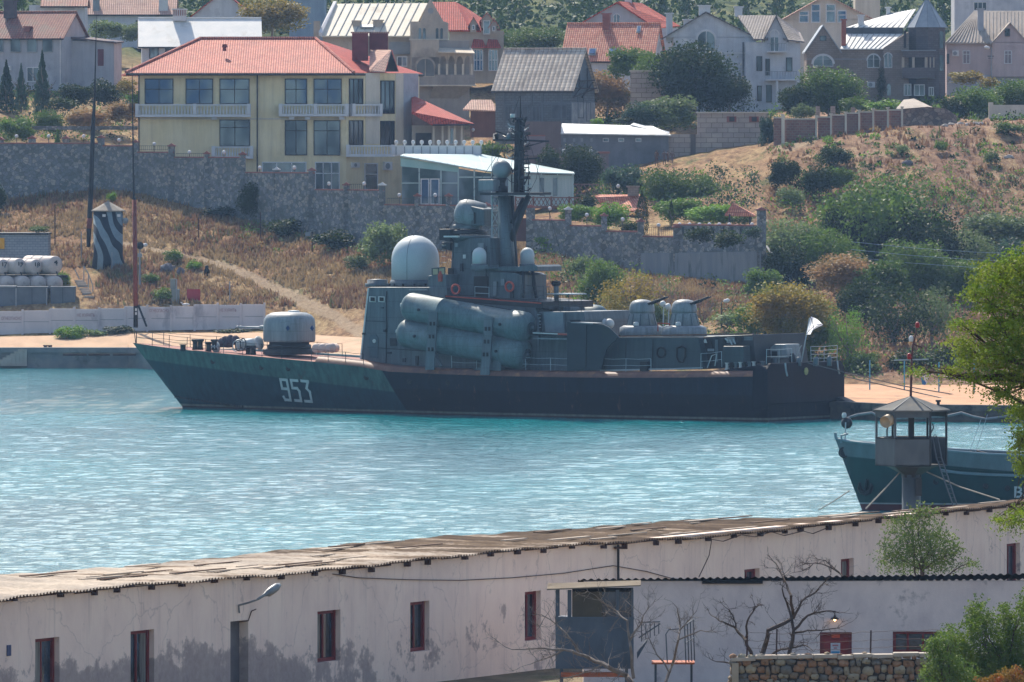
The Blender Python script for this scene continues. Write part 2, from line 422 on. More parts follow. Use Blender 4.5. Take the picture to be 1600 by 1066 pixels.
# near shore land
nu = [-3000, -200, 200, 800, 1200, 1700, 5000]
prof = [(-60, 21), (0, 20), (40, 17), (100, 9), (180, 3.4), (260, 1.9), (403, 1.7), (403.5, -3.5)]
mb = MB(); mb.smooth = False
mb.add([(x, y, z) for x in (-1400, -60, -30, 0, 30, 60, 1400) for y, z in prof],
       [(i*8+j, (i+1)*8+j, (i+1)*8+j+1, i*8+j+1) for i in range(6) for j in range(7)])
mb.build('near_shore_ground', pm('near_ground', '5a5140', '7b6b50', 1.2, .95, bump=.5, c3='4a5230'), kind='structure', uv=False, label='dusty ground around the near barracks')
# sand / concrete aprons as sheets over the ground, left road and right beach quay
def apron(name, us, r0, r1, mat, lift=.03, label=None):
    mb = MB(); L = []
    for u in us:
        c = col_at(u); Y0, z0 = c[r0]; Y1, z1 = c[r1]
        L.append([(Xat(u, Y0), Y0, z0 + lift)] + [(Xat(u, Y0+(Y1-Y0)*t), Y0+(Y1-Y0)*t, z0+(z1-z0)*t+lift) for t in (.33, .66, 1)])
    mb.add([p for l in L for p in l], [(i*4+j, (i+1)*4+j, (i+1)*4+j+1, i*4+j+1) for i in range(len(L)-1) for j in range(3)])
    return mb.build(name, mat, kind='structure', uv=False, label=label)
sand = pm('quay_sand', C(186,144,110), C(172,132,100), .5, .95, bump=.2, c3=C(150,116,88), stretch=(1,.4,1))
apron('sandy_road', list(range(-200, 640, 40)), 1, 0, pm('road_sand', C(186,156,128), C(168,140,114), .6, .95, stretch=(1,.4,1), c3='9a8d70', bump=.2), label='pale sandy track along the left quay')
apron('sandy_quay_surface', [1217] + list(range(1240, 1900, 40)), 1, 0, sand, label='orange sand surface of the right quay')
# quay faces with a coping
def quay(name, us, mat, lab):
    mb = MB(); P = []
    for u in us:
        c = col_at(u); P.append((Xat(u, c[0, 0]), c[0, 0], c[0, 1]))
    for a, b in zip(P[:-1], P[1:]):
        mb.hexa([(a[0], a[1]-.35, -3), (b[0], b[1]-.35, -3), (b[0], b[1]+.6, -3), (a[0], a[1]+.6, -3),
                 (a[0], a[1]-.35, a[2]-.35), (b[0], b[1]-.35, b[2]-.35), (b[0], b[1]+.6, b[2]-.35), (a[0], a[1]+.6, a[2]-.35)])
        mb.hexa([(a[0], a[1]-.6, a[2]-.35), (b[0], b[1]-.6, b[2]-.35), (b[0], b[1]+.6, b[2]-.35), (a[0], a[1]+.6, a[2]-.35),
                 (a[0], a[1]-.6, a[2]+.12), (b[0], b[1]-.6, b[2]+.12), (b[0], b[1]+.6, b[2]+.12), (a[0], a[1]+.6, a[2]+.12)])
    mb.build(name, mat, kind='structure', label=lab)
quay('quay_wall', [-2000, -200, 0, 100, 200, 300, 413, 600, 830, 1000, 1190], pm('quay_concrete', '6f7478', '8b8b86', .7, .9, bump=.4, c3='3c4448', scale3=.3), 'stained concrete quay wall at the left shore')
quay('harbour_quay', [1217, 1300, 1400, 1500, 1600, 2500], pm('quay_dark', '4b4b4a', '6d655c', .8, .9, bump=.5, c3='2b2d30', scale3=.5), 'dark stone quay wall behind the stern')
# ================================================================ the corvette
AS = R(33.5); SC = Vector((22.26, 685, 0)); SF = Vector((-math.cos(AS), math.sin(AS), 0)); SP = Vector((-math.sin(AS), -math.cos(AS), 0))
LS = 63.2
ship = empty('warship', SC, 'grey and green naval corvette with missile tubes and hull number 953, moored in the bay', 'warship', rz=math.pi - AS)
def SL(s, t, z): return SC + SF * s + SP * t + Vector((0, 0, z))
def S(u, v, t):
    """photo pixel -> (s,t,z) on the ship's lengthwise plane at t metres to port"""
    d = ray(u, v); o = Vector((0, 0, CAMH)); k = (t - (o - SC).dot(SP)) / d.dot(SP)
    q = o + d * k - SC
    return (q.dot(SF), t, q.z)
def SW(u, v, t): return SL(*S(u, v, t))
# hull tables: s, half breadth at deck, at z=1.5, waterline, deep, deck height (port edge seen in the photo)
HS = [0, 5, 10, 18, 26, 34, 40, 46, 51, 55, 58, 60.5, 62.2, 63.2]
HD = [5.3, 5.6, 5.8, 5.9, 5.9, 5.7, 5.2, 4.3, 3.4, 2.5, 1.75, 1.0, .42, .05]
HM = [5.2, 5.5, 5.7, 5.8, 5.7, 5.1, 4.3, 3.2, 2.2, 1.3, .6, .05, .05, .05]
HW = [5.0, 5.3, 5.4, 5.5, 5.2, 4.4, 3.5, 2.3, 1.3, .55, .05, .05, .05, .05]
def hb(s, z, zd):
    d = np.interp(s, HS, HD); m = np.interp(s, HS, HM); wl = np.interp(s, HS, HW)
    return float(np.interp(z, [-1.5, 0, 1.5, max(zd, 2)], [wl * .93, wl, m, d]))
DKU = [(208,536),(250,542),(300,548),(344,552),(412,558),(499,566),(565,573),(600,580),(680,584),(763,587),(860,589),(950,590),(1040,590),(1120,589),(1188,588)]
dk = []
for u, v in DKU:
    s, z = 30, 4
    for _ in range(30):
        t = float(np.interp(s, HS, HD)); s, _t, z = S(u, v, t)
    dk.append((s, z))
dk.sort()
DS = [0] + [a for a, b in dk]; DZ = [dk[0][1]] + [b for a, b in dk]
def zdeck(s): return float(np.interp(s, DS, DZ))
def stem(z): return 58.3 + max(z, 0) / zdeck(63) * 4.9 if z > 0 else 58.3 + z * .3
def hull_point(u, v, off=.03):
    t = 4.0
    for _ in range(25):
        s, _t, z = S(u, v, t); t = hb(min(s, 63), z, zdeck(s)) + off
    return SL(s, t, z)
ss = list(np.arange(0, 58, 1.5)) + [58, 58.8, 59.6, 60.4, 61.2, 62, 62.6, 63.2]
def hull_section(s, sgn):
    zd = zdeck(s); out = []
    for k, z in enumerate([-1.5, -.4, 0, .5, 1.0, 1.5, 2.1, 2.7, 3.3, 1]):
        z = zd if k == 9 else min(z, zd - (9 - k) * .03)
        # stem rakes forward: points ahead of the stem line are pulled back to it
        sm = stem(z); b = hb(s, z, zd)
        if s > sm: out.append((sm + (0.0), 0.02 * sgn, z))
        else: out.append((s, b * sgn, z))
    return out
mb = MB(); mb.smooth = True
for sgn in (1, -1):
    secs = [hull_section(s, sgn) for s in ss]; n = 10
    vs = [SL(*q) for sec in secs for q in sec]
    fs = []
    for i in range(len(secs) - 1):
        for j in range(n - 1):
            f = (i*n+j, (i+1)*n+j, (i+1)*n+j+1, i*n+j+1)
            fs.append(f if sgn > 0 else f[::-1])
    mb.add(vs, fs)
# transom with the overhanging stern plates
a = hull_section(0, 1); b = hull_section(0, -1)
mb.smooth = False
mb.add([SL(*q) for q in a] + [SL(*q) for q in b], [tuple(range(10)) + tuple(range(19, 9, -1))])
g = NT('hull_paint'); v = g.coord('Object'); sx = g.n('SeparateXYZ'); g.l(v, sx.inputs[0]); X, Y_, Z = sx.outputs
nz = g.noise(v, .35, 6, .6); fine = g.noise(g.coord('Object', (1.5, 1.5, .35)), 1.6, 6, .65)
def step(val, edge, wdt=.06):
    m = g.n('MapRange'); m.inputs[1].default_value = edge - wdt; m.inputs[2].default_value = edge + wdt; g.l(val, m.inputs[0]); return m.outputs[0]
zup = g.math('SUBTRACT', Z, g.math('MULTIPLY', g.math('SUBTRACT', X, 40), .075))
fore_lo = '1c3d47'; fore_hi = '45625f'; aft_hi = '0b1a28'; aft_lo = '050d18'
fore = g.mix(step(zup, 2.15), fore_lo, fore_hi)
s1 = S(606, 590, 5.2); s2 = S(640, 648, 4.4)
slope = (s2[0]-s1[0]) / (s2[2]-s1[2])
bx = g.math('SUBTRACT', X, g.math('MULTIPLY', Z, slope)); fx = s1[0] - s1[2] * slope
aft = g.mix(step(Z, 2.0), aft_lo, aft_hi)
c = g.mix(step(bx, fx), aft, fore)
c = g.mix(step(Z, .28, .03), '6e6f66', c)         # pale waterline band
c = g.mix(step(Z, .12, .03), '3a2320', c)
c = g.mix(1.0, c, g.ramp(fine, [(.3, (.74,.74,.74)), (.7, (1.2,1.2,1.2))]), 'MULTIPLY')
c = g.mix(g.ramp(g.noise(g.coord('Object', (2, 2, .5)), .9, 8, .75), [(.6, 0.0), (.68, .7)]), c, '5a3c30')
c = g.mix(1.0, c, g.ramp(g.noise(g.coord('Object', (2.5, 2.5, .12)), 1.0, 6, .7), [(.36, (.7,.7,.7)), (.6, (1.08,1.08,1.08))]), 'MULTIPLY')
g.col(c); g.bump(g.noise(g.coord('Object', (.55, 1, .8)), 1.3, 3), .3, .07); g.set(.6, 0, .15)
hull = mb.build('hull', g.m, ship)
def shippaint(name, c1, c2, rust=.5, rough=.5):
    g = NT(name); v = g.coord('Object', (1, 1, .5)); c = g.ramp(g.noise(v, .7, 5), [(.35, c1), (.65, c2)])
    b = g.n('TexBrick'); b.offset = .5; b.inputs['Color1'].default_value = (1,1,1,1); b.inputs['Color2'].default_value = (.93,.93,.93,1); b.inputs['Mortar'].default_value = (.74,.74,.74,1)
    b.inputs['Scale'].default_value = 1; b.inputs['Mortar Size'].default_value = .022; b.inputs['Brick Width'].default_value = 2.6; b.inputs['Row Height'].default_value = 1.25; g.l(g.coord('UV'), b.inputs['Vector'])
    c = g.mix(1.0, c, b.outputs[0], 'MULTIPLY')
    c = g.mix(1.0, c, g.ramp(g.noise(g.coord('Object', (3, 3, .22)), 1.1, 6, .7), [(.34, (.72,.72,.72)), (.6, (1.06,1.06,1.06))]), 'MULTIPLY')
    c = g.mix(g.ramp(g.noise(g.coord('Object', (4, 4, .5)), .8, 8, .75), [(.61, 0.0), (.7, rust)]), c, '5a4236')
    g.col(c); g.bump(g.math('ADD', g.noise(g.coord('Object', (.8,.8,1)), 1.5, 3), g.math('MULTIPLY', b.outputs['Fac'], -.25)), .35, .05); MATS[name] = g.set(rough, 0, .06 if rust < .1 else .3); return g.m
navy = shippaint('ship_navy', C(28,37,44), C(38,47,54), .3)
grey = shippaint('ship_grey', C(82,96,104), C(97,110,117), .45)
grey_lt = shippaint('ship_light_grey', C(122,132,138), C(138,147,152), .3)
tealg = shippaint('ship_teal', C(46,62,68), C(57,73,78), .4)
tubem = shippaint('tube_paint', C(84,106,112), C(98,121,126), .25)
dome = pm('radome_white', 'a9b3b8', 'b7bfc2', .5, .55)
deckm = pm('deck_red', '8a5a4e', '9c6f62', .9, .8, c3='6a4a42', scale3=.6)
stripm = pm('deck_edge_brown', C(93,62,53), C(113,81,67), 1.2, .6, c3=C(149,103,72), scale3=.8)
black = pm('ship_black', C(11,14,16), C(18,23,26), 1.2, .5)
white = pm('ship_white', 'c9cdcc', 'b5b9b8', 1.5, .6)
rail_m = pm('rail_steel', '2a3136', '3d474d', 3, .5)
rail_l = pm('rail_light', '8fa0a8', 'a3b0b4', 3, .5)
redm = pm('ship_red', '9c3a2c', 'b0523f', 2, .6)
# deck
mb = MB()
P = [SL(s, hb(s, zdeck(s), zdeck(s)) - .03, zdeck(s) - .02) for s in ss]; Q = [SL(s, -hb(s, zdeck(s), zdeck(s)) + .03, zdeck(s) - .02) for s in ss]
n = len(P); mb.add(P + Q, [(i, i+n, i+1+n, i+1) for i in range(n-1)])
mb.build('deck', deckm, ship)
# rounded edge strip along midships and aft
mb = MB(); mb.smooth = True
e = [1.0] + [s for s in ss if 1.2 < s < 43]
ring = []
for s in e:
    z = zdeck(s); b = hb(s, z, z)
    ring.append([SL(s, b + .02, z - .02), SL(s, b - .1, z + .22), SL(s, b - .45, z + .4), SL(s, b - 1.2, z + .46), SL(s, b - 1.25, z - .1)])
mb.add([p for r_ in ring for p in r_], [(i*5+j, (i+1)*5+j, (i+1)*5+j+1, i*5+j+1) for i in range(len(ring)-1) for j in range(4)])
mb.build('deck_edge', stripm, ship)
# hull number 953 in blocky slanted strokes, laid on the plating
def strokes(mb, segs, conv, w_):
    for (x0, y0), (x1, y1) in segs:
        dx, dy = x1 - x0, y1 - y0; L = math.hypot(dx, dy); ex, ey = dx / L * w_ * .5, dy / L * w_ * .5; nx, ny = -ey, ex
        ax, ay, bx_, by_ = x0 - ex, y0 - ey, x1 + ex, y1 + ey
        k = max(1, int(L / 4)); pts = []
        for i in range(k + 1):
            t = i / k; px_, py_ = ax + (bx_ - ax) * t, ay + (by_ - ay) * t
            pts += [conv(px_ + nx, py_ + ny), conv(px_ - nx, py_ - ny)]
        mb.add(pts, [(2*i, 2*i+1, 2*i+3, 2*i+2) for i in range(k)])
num = {'9': [((12,0),(0,0)),((0,0),(0,14)),((0,14),(12,14)),((12,0),(12,31)),((12,31),(2,31)),((2,31),(0,27))],
       '5': [((12,0),(0,0)),((0,0),(0,12)),((0,12),(9,12)),((9,12),(12,16)),((12,16),(12,31)),((12,31),(1,31))],
       '3': [((0,0),(12,0)),((12,0),(7,11)),((7,11),(12,16)),((12,16),(12,31)),((12,31),(0,31))]}
for ch, u0 in (('9', 437), ('5', 453.5), ('3', 470)):
    mb = MB()
    strokes(mb, num[ch], lambda x, y: hull_point(u0 + x * .82 + y * .2 + 1, 593 + y * 1.02 + (u0 + x - 437) * .07, .05), 4.2)
    mb.build('hull_number', white, ship)
# portholes in the hull
for u, v in ((333,565),(409,574),(451,576),(573,590),(640,596),(700,598)):
    mb = MB(); c0 = hull_point(u, v, -.02); mb.lathe(c0, SP, [(.22, 0), (.22, .06), (.15, .07), (.15, .03)], 10); mb.build('porthole', black, ship)
# stern bulwark block: raised plates round the stern with rounded shoulder
mb = MB()
zt = S(1190, 570, 5.5)[2]; zs = zdeck(3)
for sgn in (1, -1):
    mb.prism([SL(*q) for q in [(1.0, 5.5*sgn, .9), (1.0, 5.5*sgn, zt-.5), (.8, 5.5*sgn, zt-.1), (.5, 5.42*sgn, zt+.1), (-.3, 5.42*sgn, zt-.4), (-.3, 5.42*sgn, 1.0)]], SP * (.22 * sgn))
mb.prism([SL(*q) for q in [(-.3, -5.6, 1.3), (-.3, -5.6, zt-.35), (-.3, -5.1, zt+.1), (-.3, 5.1, zt+.1), (-.3, 5.6, zt-.35), (-.3, 5.6, 1.3)]], SF * .3)
mb.prism([SL(*q) for q in [(-.32, -5.4, .75), (-1.3, -5.7, 1.05), (-1.4, -5.7, 1.25), (-.32, -5.5, 1.7)]], SP * 1.2)
mb.prism([SL(*q) for q in [(9, 4.3, zdeck(9)), (0, 4.9, zdeck(3)-.2), (0, 4.9, zt-.12), (1.5, 4.8, zt-.12)]], SP * -9.0)
mb.build('stern_bulwark', shippaint('stern_black', C(9,16,26), C(16,24,36), .08), ship, bevel=.08)
mb = MB(); q = S(1254, 580, 0); mb.lathe(SL(-.36, .2, q[2]), -SF, [(.28, 0), (.3, .06), (.1, .1)], 10); mb.build('stern_crest', pm('crest', '7d8450', '9a9a66', 3), ship)
for t, u in ((3.4, 0), (-4.2, 0)):
    mb = MB(); mb.tube([SL(-.5, t, zt+.1), SL(-.55, t, zt-.4), SL(-.5, t-.3, zt-.9)], .07, 6); mb.build('fairlead', rail_l, ship)
# ---- prism from pixels on a lengthwise plane
def sbox(pts, t1, t0, mat, name, bevel=0.0, parent=None, taper=0.0):
    mb = MB(); A = [S(u, v, t1) for u, v in pts]
    if taper:
        zmin = min(q[2] for q in A)
        A1 = [SL(s, t1 - (z - zmin) * taper, z) for s, t, z in A]; B1 = [SL(s, t0 + (z - zmin) * taper, z) for s, t, z in A]
        n = len(A1); mb.add(A1 + B1, [tuple(range(n)), tuple(range(2*n-1, n-1, -1))] + [(i, i+n, (i+1) % n + n, (i+1) % n) for i in range(n)])
    else:
        mb.prism([SL(*q) for q in A], SP * (t0 - t1))
    return mb.build(name, mat, parent or ship, bevel=bevel)
def panel(pts, t, name, mat, parent=None, d=.06, off=.0):
    mb = MB(); mb.prism([SW(u, v, t + off) for u, v in pts], SP * d); return mb.build(name, mat, parent or ship)
def scyl(u, v, t, r, h, mat, name, parent=None, n=16, prof=None, axis=(0,0,1)):
    mb = MB(); mb.smooth = True; mb.lathe(SW(u, v, t), axis, prof or [(r, 0), (r, h)], n); return mb.build(name, mat, parent or ship)
def stube(pts, r, mat, name, parent=None, n=6):
    mb = MB(); mb.tube([SW(*p) for p in pts], r, n); return mb.build(name, mat, parent or ship)
# bridge block
br = sbox([(562,573),(569,500),(576,449),(698,449),(700,470),(836,480),(842,500),(842,582)], 3.5, -3.5, grey, 'bridge_house', .05)
panel([(562,569),(575,450),(577,450),(564,569)], 3.52, 'bridge_front_line', white)  # white strip drawn for the forward face, seen edge-on
panel([(564,569),(662,578),(662,576),(564,566.5)], 3.52, 'bridge_base_trim', white)
for u in (577.5, 591.5):
    w_ = panel([(u,463),(u+10,463.5),(u+10,472.5),(u,472)], 3.52, 'bridge_window', white)
    panel([(u+2,464.5),(u+8,465),(u+8,471),(u+2,470.5)], 3.59, 'pane', black, w_)
dr = panel([(578,559),(577,528),(580,523),(588,523),(591,528),(591,560)], 3.52, 'bridge_door', pm('door_grey', '42535c', '4a5d66', 2))
mb = MB(); mb.lathe(SW(585, 533, 3.6), SP, [(.16, 0), (.16, .05), (.1, .06), (.1, .02)], 12); mb.build('porthole', white, dr)
panel([(610,528),(620,528),(620,541),(610,541)], 3.52, 'vent_panel', navy)
panel([(572,501),(602,502),(602,503),(572,502)], 3.52, 'conduit', navy)
panel([(575,542),(662,548),(662,549),(575,543)], 3.52, 'conduit', navy)
scyl(590, 448, 1.2, .95, .4, grey, 'bridge_hatch', prof=[(.98,0),(.98,.25),(.8,.28),(.8,.55),(.2,.6)])
# radome
scyl(649, 449, 0, 1.95, .55, grey, 'radome_collar', prof=[(2.0,0),(2.0,.5),(1.92,.52),(1.92,.6)], n=32)
R0 = 1.88
rd = scyl(649, 440, 0, R0, 1, dome, 'radome', n=40, prof=[(R0, 0), (R0, 1.75)] + [(R0 * math.cos(R(a_)), 1.75 + R0 * math.sin(R(a_))) for a_ in range(9, 91, 9)])
mb = MB()
c0 = SW(649, 440, 0)
for a_ in (250,):
    vv = Vector((math.cos(R(a_)), math.sin(R(a_)), 0)); mb.tube([c0 + vv*(R0+.0) + Vector((0,0,.0)), c0 + vv*(R0+.0) + Vector((0,0,1.75))] + [c0 + vv*(R0*math.cos(R(b_))) + Vector((0,0,1.75+R0*math.sin(R(b_)))) for b_ in range(10, 90, 8)], .02, 4)
mb.build('seam', rail_m, rd)
for k in range(12):
    mb = MB(); an = R(190 + k * 13); mb.lathe(c0 + Vector((math.cos(an)*2.0, math.sin(an)*2.0, -.35)), (0,0,1), [(.09,0),(.09,.2)], 6); mb.build('collar_bolt', black, ship) if k % 2 == 0 else None
# bridge wing box with windscreen
sbox([(669,464),(669,431),(697,429),(697,466)], 3.3, 1.4, grey, 'wing_box', .04)
wf = panel([(675,431),(675,419),(696,417),(696,430)], 3.2, 'wind_screen', rail_m); panel([(677,429.5),(677,420.5),(684.5,420),(684.5,429)], 3.28, 'pane', pm('screen_glass','8f8f76','a29c80',2,.2), wf); panel([(686.5,429),(686.5,419.7),(694.5,419),(694.5,428.5)], 3.28, 'pane', pm('screen_glass','8f8f76','a29c80',2,.2), wf)
# upper bridge level deck and house
sbox([(695,470),(695,461),(848,472),(848,482)], 3.6, -3.6, navy, 'upper_deck_plate')
panel([(697,462),(846,473),(846,475),(697,464)], 3.62, 'deck_trim', redm)
sbox([(702,462),(704,372),(762,372),(768,468)], 1.6, -1.6, grey, 'director_tower', .05, taper=.06)
sbox([(764,468),(764,424),(805,427),(812,430),(812,471)], 1.9, -1.9, grey, 'mast_house', .04)
panel([(741,468),(741,432),(763,432),(763,470)], 1.9, 'tower_opening', black)
panel([(700.5,433),(700.5,419),(708.5,419),(708.5,433)], 1.62, 'tower_window', black, off=.02)
panel([(724,404),(728,404),(728,398),(724,398)], 1.5, 'tower_lamp', white, off=.1)
stube([(742,468,3.3),(742,448,3.3),(764,449,3.3),(764,470,3.3)], .03, rail_l, 'rail'); stube([(742,458,3.3),(764,459,3.3)], .025, rail_l, 'rail')
# platform rings on director tower
scyl(730, 372, 0, 1.6, .3, grey, 'director_platform', prof=[(1.3,-.3),(1.75,0),(1.95,.05),(1.95,.18),(1.6,.2)], n=24)
scyl(730, 366, 0, 1.6, .3, navy, 'director_ring', prof=[(1.55,0),(1.55,.3),(1.3,.35)], n=24)
sbox([(686,375),(686,358),(703,358),(703,378)], 2.0, .6, navy, 'sensor_box', .04)
stube([(689,360,1.4),(689,355,1.4)], .16, navy, 'sensor')
stube([(699,360,1.4),(699,354,1.4)], .14, navy, 'sensor')
sbox([(690,388),(690,379),(704,379),(704,392)], 1.6, .4, navy, 'sensor_bracket', .04)
sbox([(693,371),(693,368.5),(716,368.5),(716,371)], 2.1, 1.2, white, 'platform_edge')
# director radar drum, tilted
mb = MB(); mb.smooth = True
A = SW(738, 336, 0); ax = (SW(714, 329, .6) - A).normalized()
mb.lathe(A - ax * .9, ax, [(.9,0),(1.15,.1),(1.15,1.1),(1.05,1.75),(.8,2.15),(.3,2.32),(.01,2.35)], 26)
dd = mb.build('director_drum', grey_lt, ship)
mb = MB(); mb.lathe(SW(730, 357, 0), (0,0,1), [(1.2,0),(1.2,.25),(1.0,.3),(1.0,.9)], 20); mb.build('drum_mount', grey, ship)
sbox([(735,353),(735,322),(756,327),(756,353)], .9, -.9, grey, 'director_cabin', .1)
panel([(741,350),(741,332),(743,332),(743,350)], .92, 'cabin_slot', black)
# main mast
def taper_tube(p0, p1, r0, r1, mat, name, n=12):
    mb = MB(); mb.smooth = True; mb.tube([SW(*p0), SW(*p1)], [r0, r1], n); return mb.build(name, mat, ship)
taper_tube((797,466,0), (788,306,0), .68, .5, grey, 'mast_column')
taper_tube((806,466,-.5), (797,306,-.4), .34, .3, navy, 'mast_leg')
taper_tube((812,466,.9), (799,310,.5), .1, .08, navy, 'mast_stay')
taper_tube((790,395,0), (826,306,0), .28, .22, navy, 'mast_strut')
taper_tube((800,350,0), (818,310,-.8), .2, .18, navy, 'mast_strut')
# lattice beside mast
lat = MB()
L0, L1 = [(768,466,.6),(779,466,-.4)], [(769,306,.6),(779,306,-.4)]
for a_, b_ in zip(L0, L1): lat.tube([SW(*a_), SW(*b_)], .055, 5)
for k in range(7):
    va, vb = 462 - k*22, 440 - k*22
    lat.tube([SW(768, va, .6), SW(779, vb, -.4)], .035, 4); lat.tube([SW(779, va, -.4), SW(768, vb, .6)], .035, 4); lat.tube([SW(768, vb, .6), SW(779, vb, -.4)], .04, 4)
lat.build('mast_lattice', rail_l, ship)
# upper platform
sbox([(750,301),(750,305),(826,305),(826,301)], 1.6, -1.6, navy, 'mast_platform')
mb = MB(); mb.smooth = True
c0 = SW(784, 265, 0); mb.lathe(c0 - Vector((0,0,.76)), (0,0,1), [(.76*math.sin(R(a_)), .76 - .76*math.cos(R(a_))) for a_ in range(8, 181, 12)], 26)
mb.build('ball_radome', pm('ball_grey', '737c82', '80898e', .8, .5), ship)
scyl(784, 302, 0, .3, 1.2, navy, 'ball_pedestal', prof=[(.5,0),(.5,.5),(.3,.6),(.3,.9),(.5,1.2)], n=12)
sbox([(747,299),(747,281),(771,281),(771,299)], 1.2, .2, grey_lt, 'antenna_box', .05)
taper_tube((811,303,-.2), (811,186,-.2), .42, .26, navy, 'topmast', 8)
taper_tube((813,186,-.2), (813,150,-.2), .06, .04, navy, 'topmast_whip', 6)
# ladder cables around topmast: irregular antenna clutter
random.seed(5)
for (u0, v0, u1, v1, r_) in ((770,219,812,219,.07),(812,219,858,221,.07),(775,205,808,217,.05),(808,250,842,247,.06),(842,247,842,253,.1),(772,219,772,210,.1),(786,212,800,219,.04),
                             (812,232,834,226,.05),(834,226,852,221,.04),(800,186,818,186,.12),(802,190,802,182,.12),(818,196,822,184,.1),(815,300,828,268,.05),(826,300,826,250,.03),(800,300,800,262,.05),(804,285,822,285,.06),
                             (793,238,812,230,.05),(797,200,811,215,.04),(814,200,826,214,.03),(812,262,826,262,.05),(800,272,812,240,.04)):
    stube([(u0, v0, random.uniform(-.9, .7)), (u1, v1, -.2)], r_, navy, 'yard_arm', n=5)
for k in range(9):
    v = 195 + k * 11.5; sbox([(806.5,v),(806.5,v+5),(818,v+5),(818,v)], .3, -.7, navy, 'mast_box') if k % 2 else stube([(805,v,.1),(820,v+2,-.6)], .09, black, 'mast_ring', n=6)
scyl(795, 218, .3, .2, .3, grey, 'antenna_pot', prof=[(.18,0),(.22,.2),(.1,.5)], n=8); scyl(776, 218, 0, .2, .3, black, 'antenna_pot', prof=[(.2,0),(.2,.35),(.1,.5)], n=8)
scyl(801, 184, .3, .2, .3, white, 'masthead_lamp', prof=[(.2,0),(.2,.3)], n=8)
random.seed(8)
for (ua, ub) in ((803, 806), (819, 817), (811, 812)):
    for t_ in (-.9, .5): stube([(ua, 303, t_), (ub, 190, t_*.4)], .06, navy, 'mast_leg', n=5)
for k in range(11):
    v = 300 - k*10; a_, b_ = (803, 819) if k % 2 else (819, 803); stube([(a_, v, .5), (b_, v-10, -.6)], .035, rail_m, 'mast_brace', n=4)
for k in range(26):
    v = random.uniform(188, 300); sg_ = random.choice((-1, 1)); L_ = random.uniform(3, 13); u_ = 811 + sg_*7; t_ = random.uniform(-1, 1)
    stube([(u_, v, t_*.4), (u_ + sg_*L_*.6, v - random.uniform(-3, 4), t_), (u_ + sg_*L_, v - random.uniform(1, 9), t_)], random.uniform(.025, .06), [navy, rail_m, rail_l][k % 3], 'small_antenna', n=4)
for pts in (((800,303,.6),(798,270,.7),(802,235,.5),(799,205,.4)), ((824,303,-.3),(827,262,-.2),(822,228,-.3),(826,200,-.3)), ((770,219,.2),(768,260,.4),(772,300,.8)), ((842,253,-.5),(838,280,-.4),(826,303,-.3)), ((812,150,-.2),(760,300,.5)), ((812,190,-.2),(690,372,1.2)), ((813,170,-.2),(905,500,0)), ((806,466,1.5),(800,400,.8),(792,330,.6))): stube(list(pts), .022, rail_m, 'rigging_wire', n=3)
for u, v, u1, v1 in ((596,480,600,482),(640,452,668,454),(606,550,612,553),(630,560,634,566),(650,556,654,571),(600,515,603,519),(567,520,571,523),(700,440,704,452),(712,380,716,386),(720,412,724,424),(748,380,756,392),(738,392,742,400),(784,436,789,446),(772,440,777,462),(798,452,803,466)): panel([(u,v1),(u,v),(u1,v),(u1,v1)], 3.52 if u < 696 else (1.66 if u < 764 else 1.95), 'wall_fitting', [navy, grey_lt, rail_m][int(u) % 3], d=.12)
for u0, v0, v1, t_ in ((604,455,569,3.6),(708,375,458,1.68),(760,385,460,1.68),(916,508,575,5.4),(1020,530,574,4.3),(978,530,575,4.4)): stube([(u0,v0,t_),(u0-1,v1,t_)], .045, navy, 'pipe_run', n=5)
for k in range(9): stube([(690,455-k*9 if k < 3 else 455-k*9,1.75),(697,455-k*9,1.75)], .02, rail_l, 'rung', n=3)
for k in range(5): panel([(962+k*28,540),(962+k*28,536),(966+k*28,536),(966+k*28,540)], 4.05, 'porthole', black)
# small domes and their platforms
def small_dome(u, vb, t):
    d_ = scyl(u, vb, t, .5, 1, dome, 'small_radome', n=20, prof=[(.56, 0), (.56, .75)] + [(.56 * math.cos(R(a_)), .75 + .56 * math.sin(R(a_))) for a_ in range(15, 91, 15)])
    scyl(u, vb + 1.5, t, .6, .1, grey, 'dome_base', n=16, prof=[(.62,-.15),(.62,.1)])
small_dome(749, 413, 2.5); small_dome(824, 413, -.6)
sbox([(736,420),(736,415),(762,415),(762,420)], 3.2, 1.6, grey, "dome_bracket")
sbox([(735,424),(735,417),(808,417),(836,414),(840,417),(840,424)], 1.7, -1.7, grey, 'dome_platform')
for a_, b_ in (((831,420,0),(838,466,0)), ((824,422,0),(813,440,0)), ((836,420,0),(848,417,0)), ((817,424,1.4),(817,466,1.4))):
    taper_tube(a_, b_, .17, .14, navy, 'platform_leg', 6)
# rails of the upper deck
def railing(pts, h, nlines, mat=None, every=1.6, r_=.022, name='railing'):
    """one section of stanchions and lines through ship points (s,t,z)"""
    mb = MB(); P = [Vector(SL(*p)) for p in pts]
    for a_, b_ in zip(P[:-1], P[1:]):
        L = (b_-a_).length; k = max(1, round(L / every))
        for i in range(k + (1 if b_ is P[-1] else 0)):
            q = a_.lerp(b_, i / k); mb.tube([q, q + Vector((random.uniform(-.04,.04), 0, h))], r_*1.5, 4)
    for j in range(nlines):
        hh = h * (j + 1) / nlines
        for a_, b_ in zip(P[:-1], P[1:]):
            mid = (a_ + b_) / 2; mb.tube([a_ + Vector((0,0,hh)), mid + Vector((0,0,hh-.04)), b_ + Vector((0,0,hh))], r_, 4)
    return mb.build(name, mat or rail_m, ship)
railing([S(814,466,3.4), S(850,469,3.4), S(858,468,0)], 1.05, 3)
railing([S(698,460,-3.4), S(740,463,-3.4)], 1.0, 2)
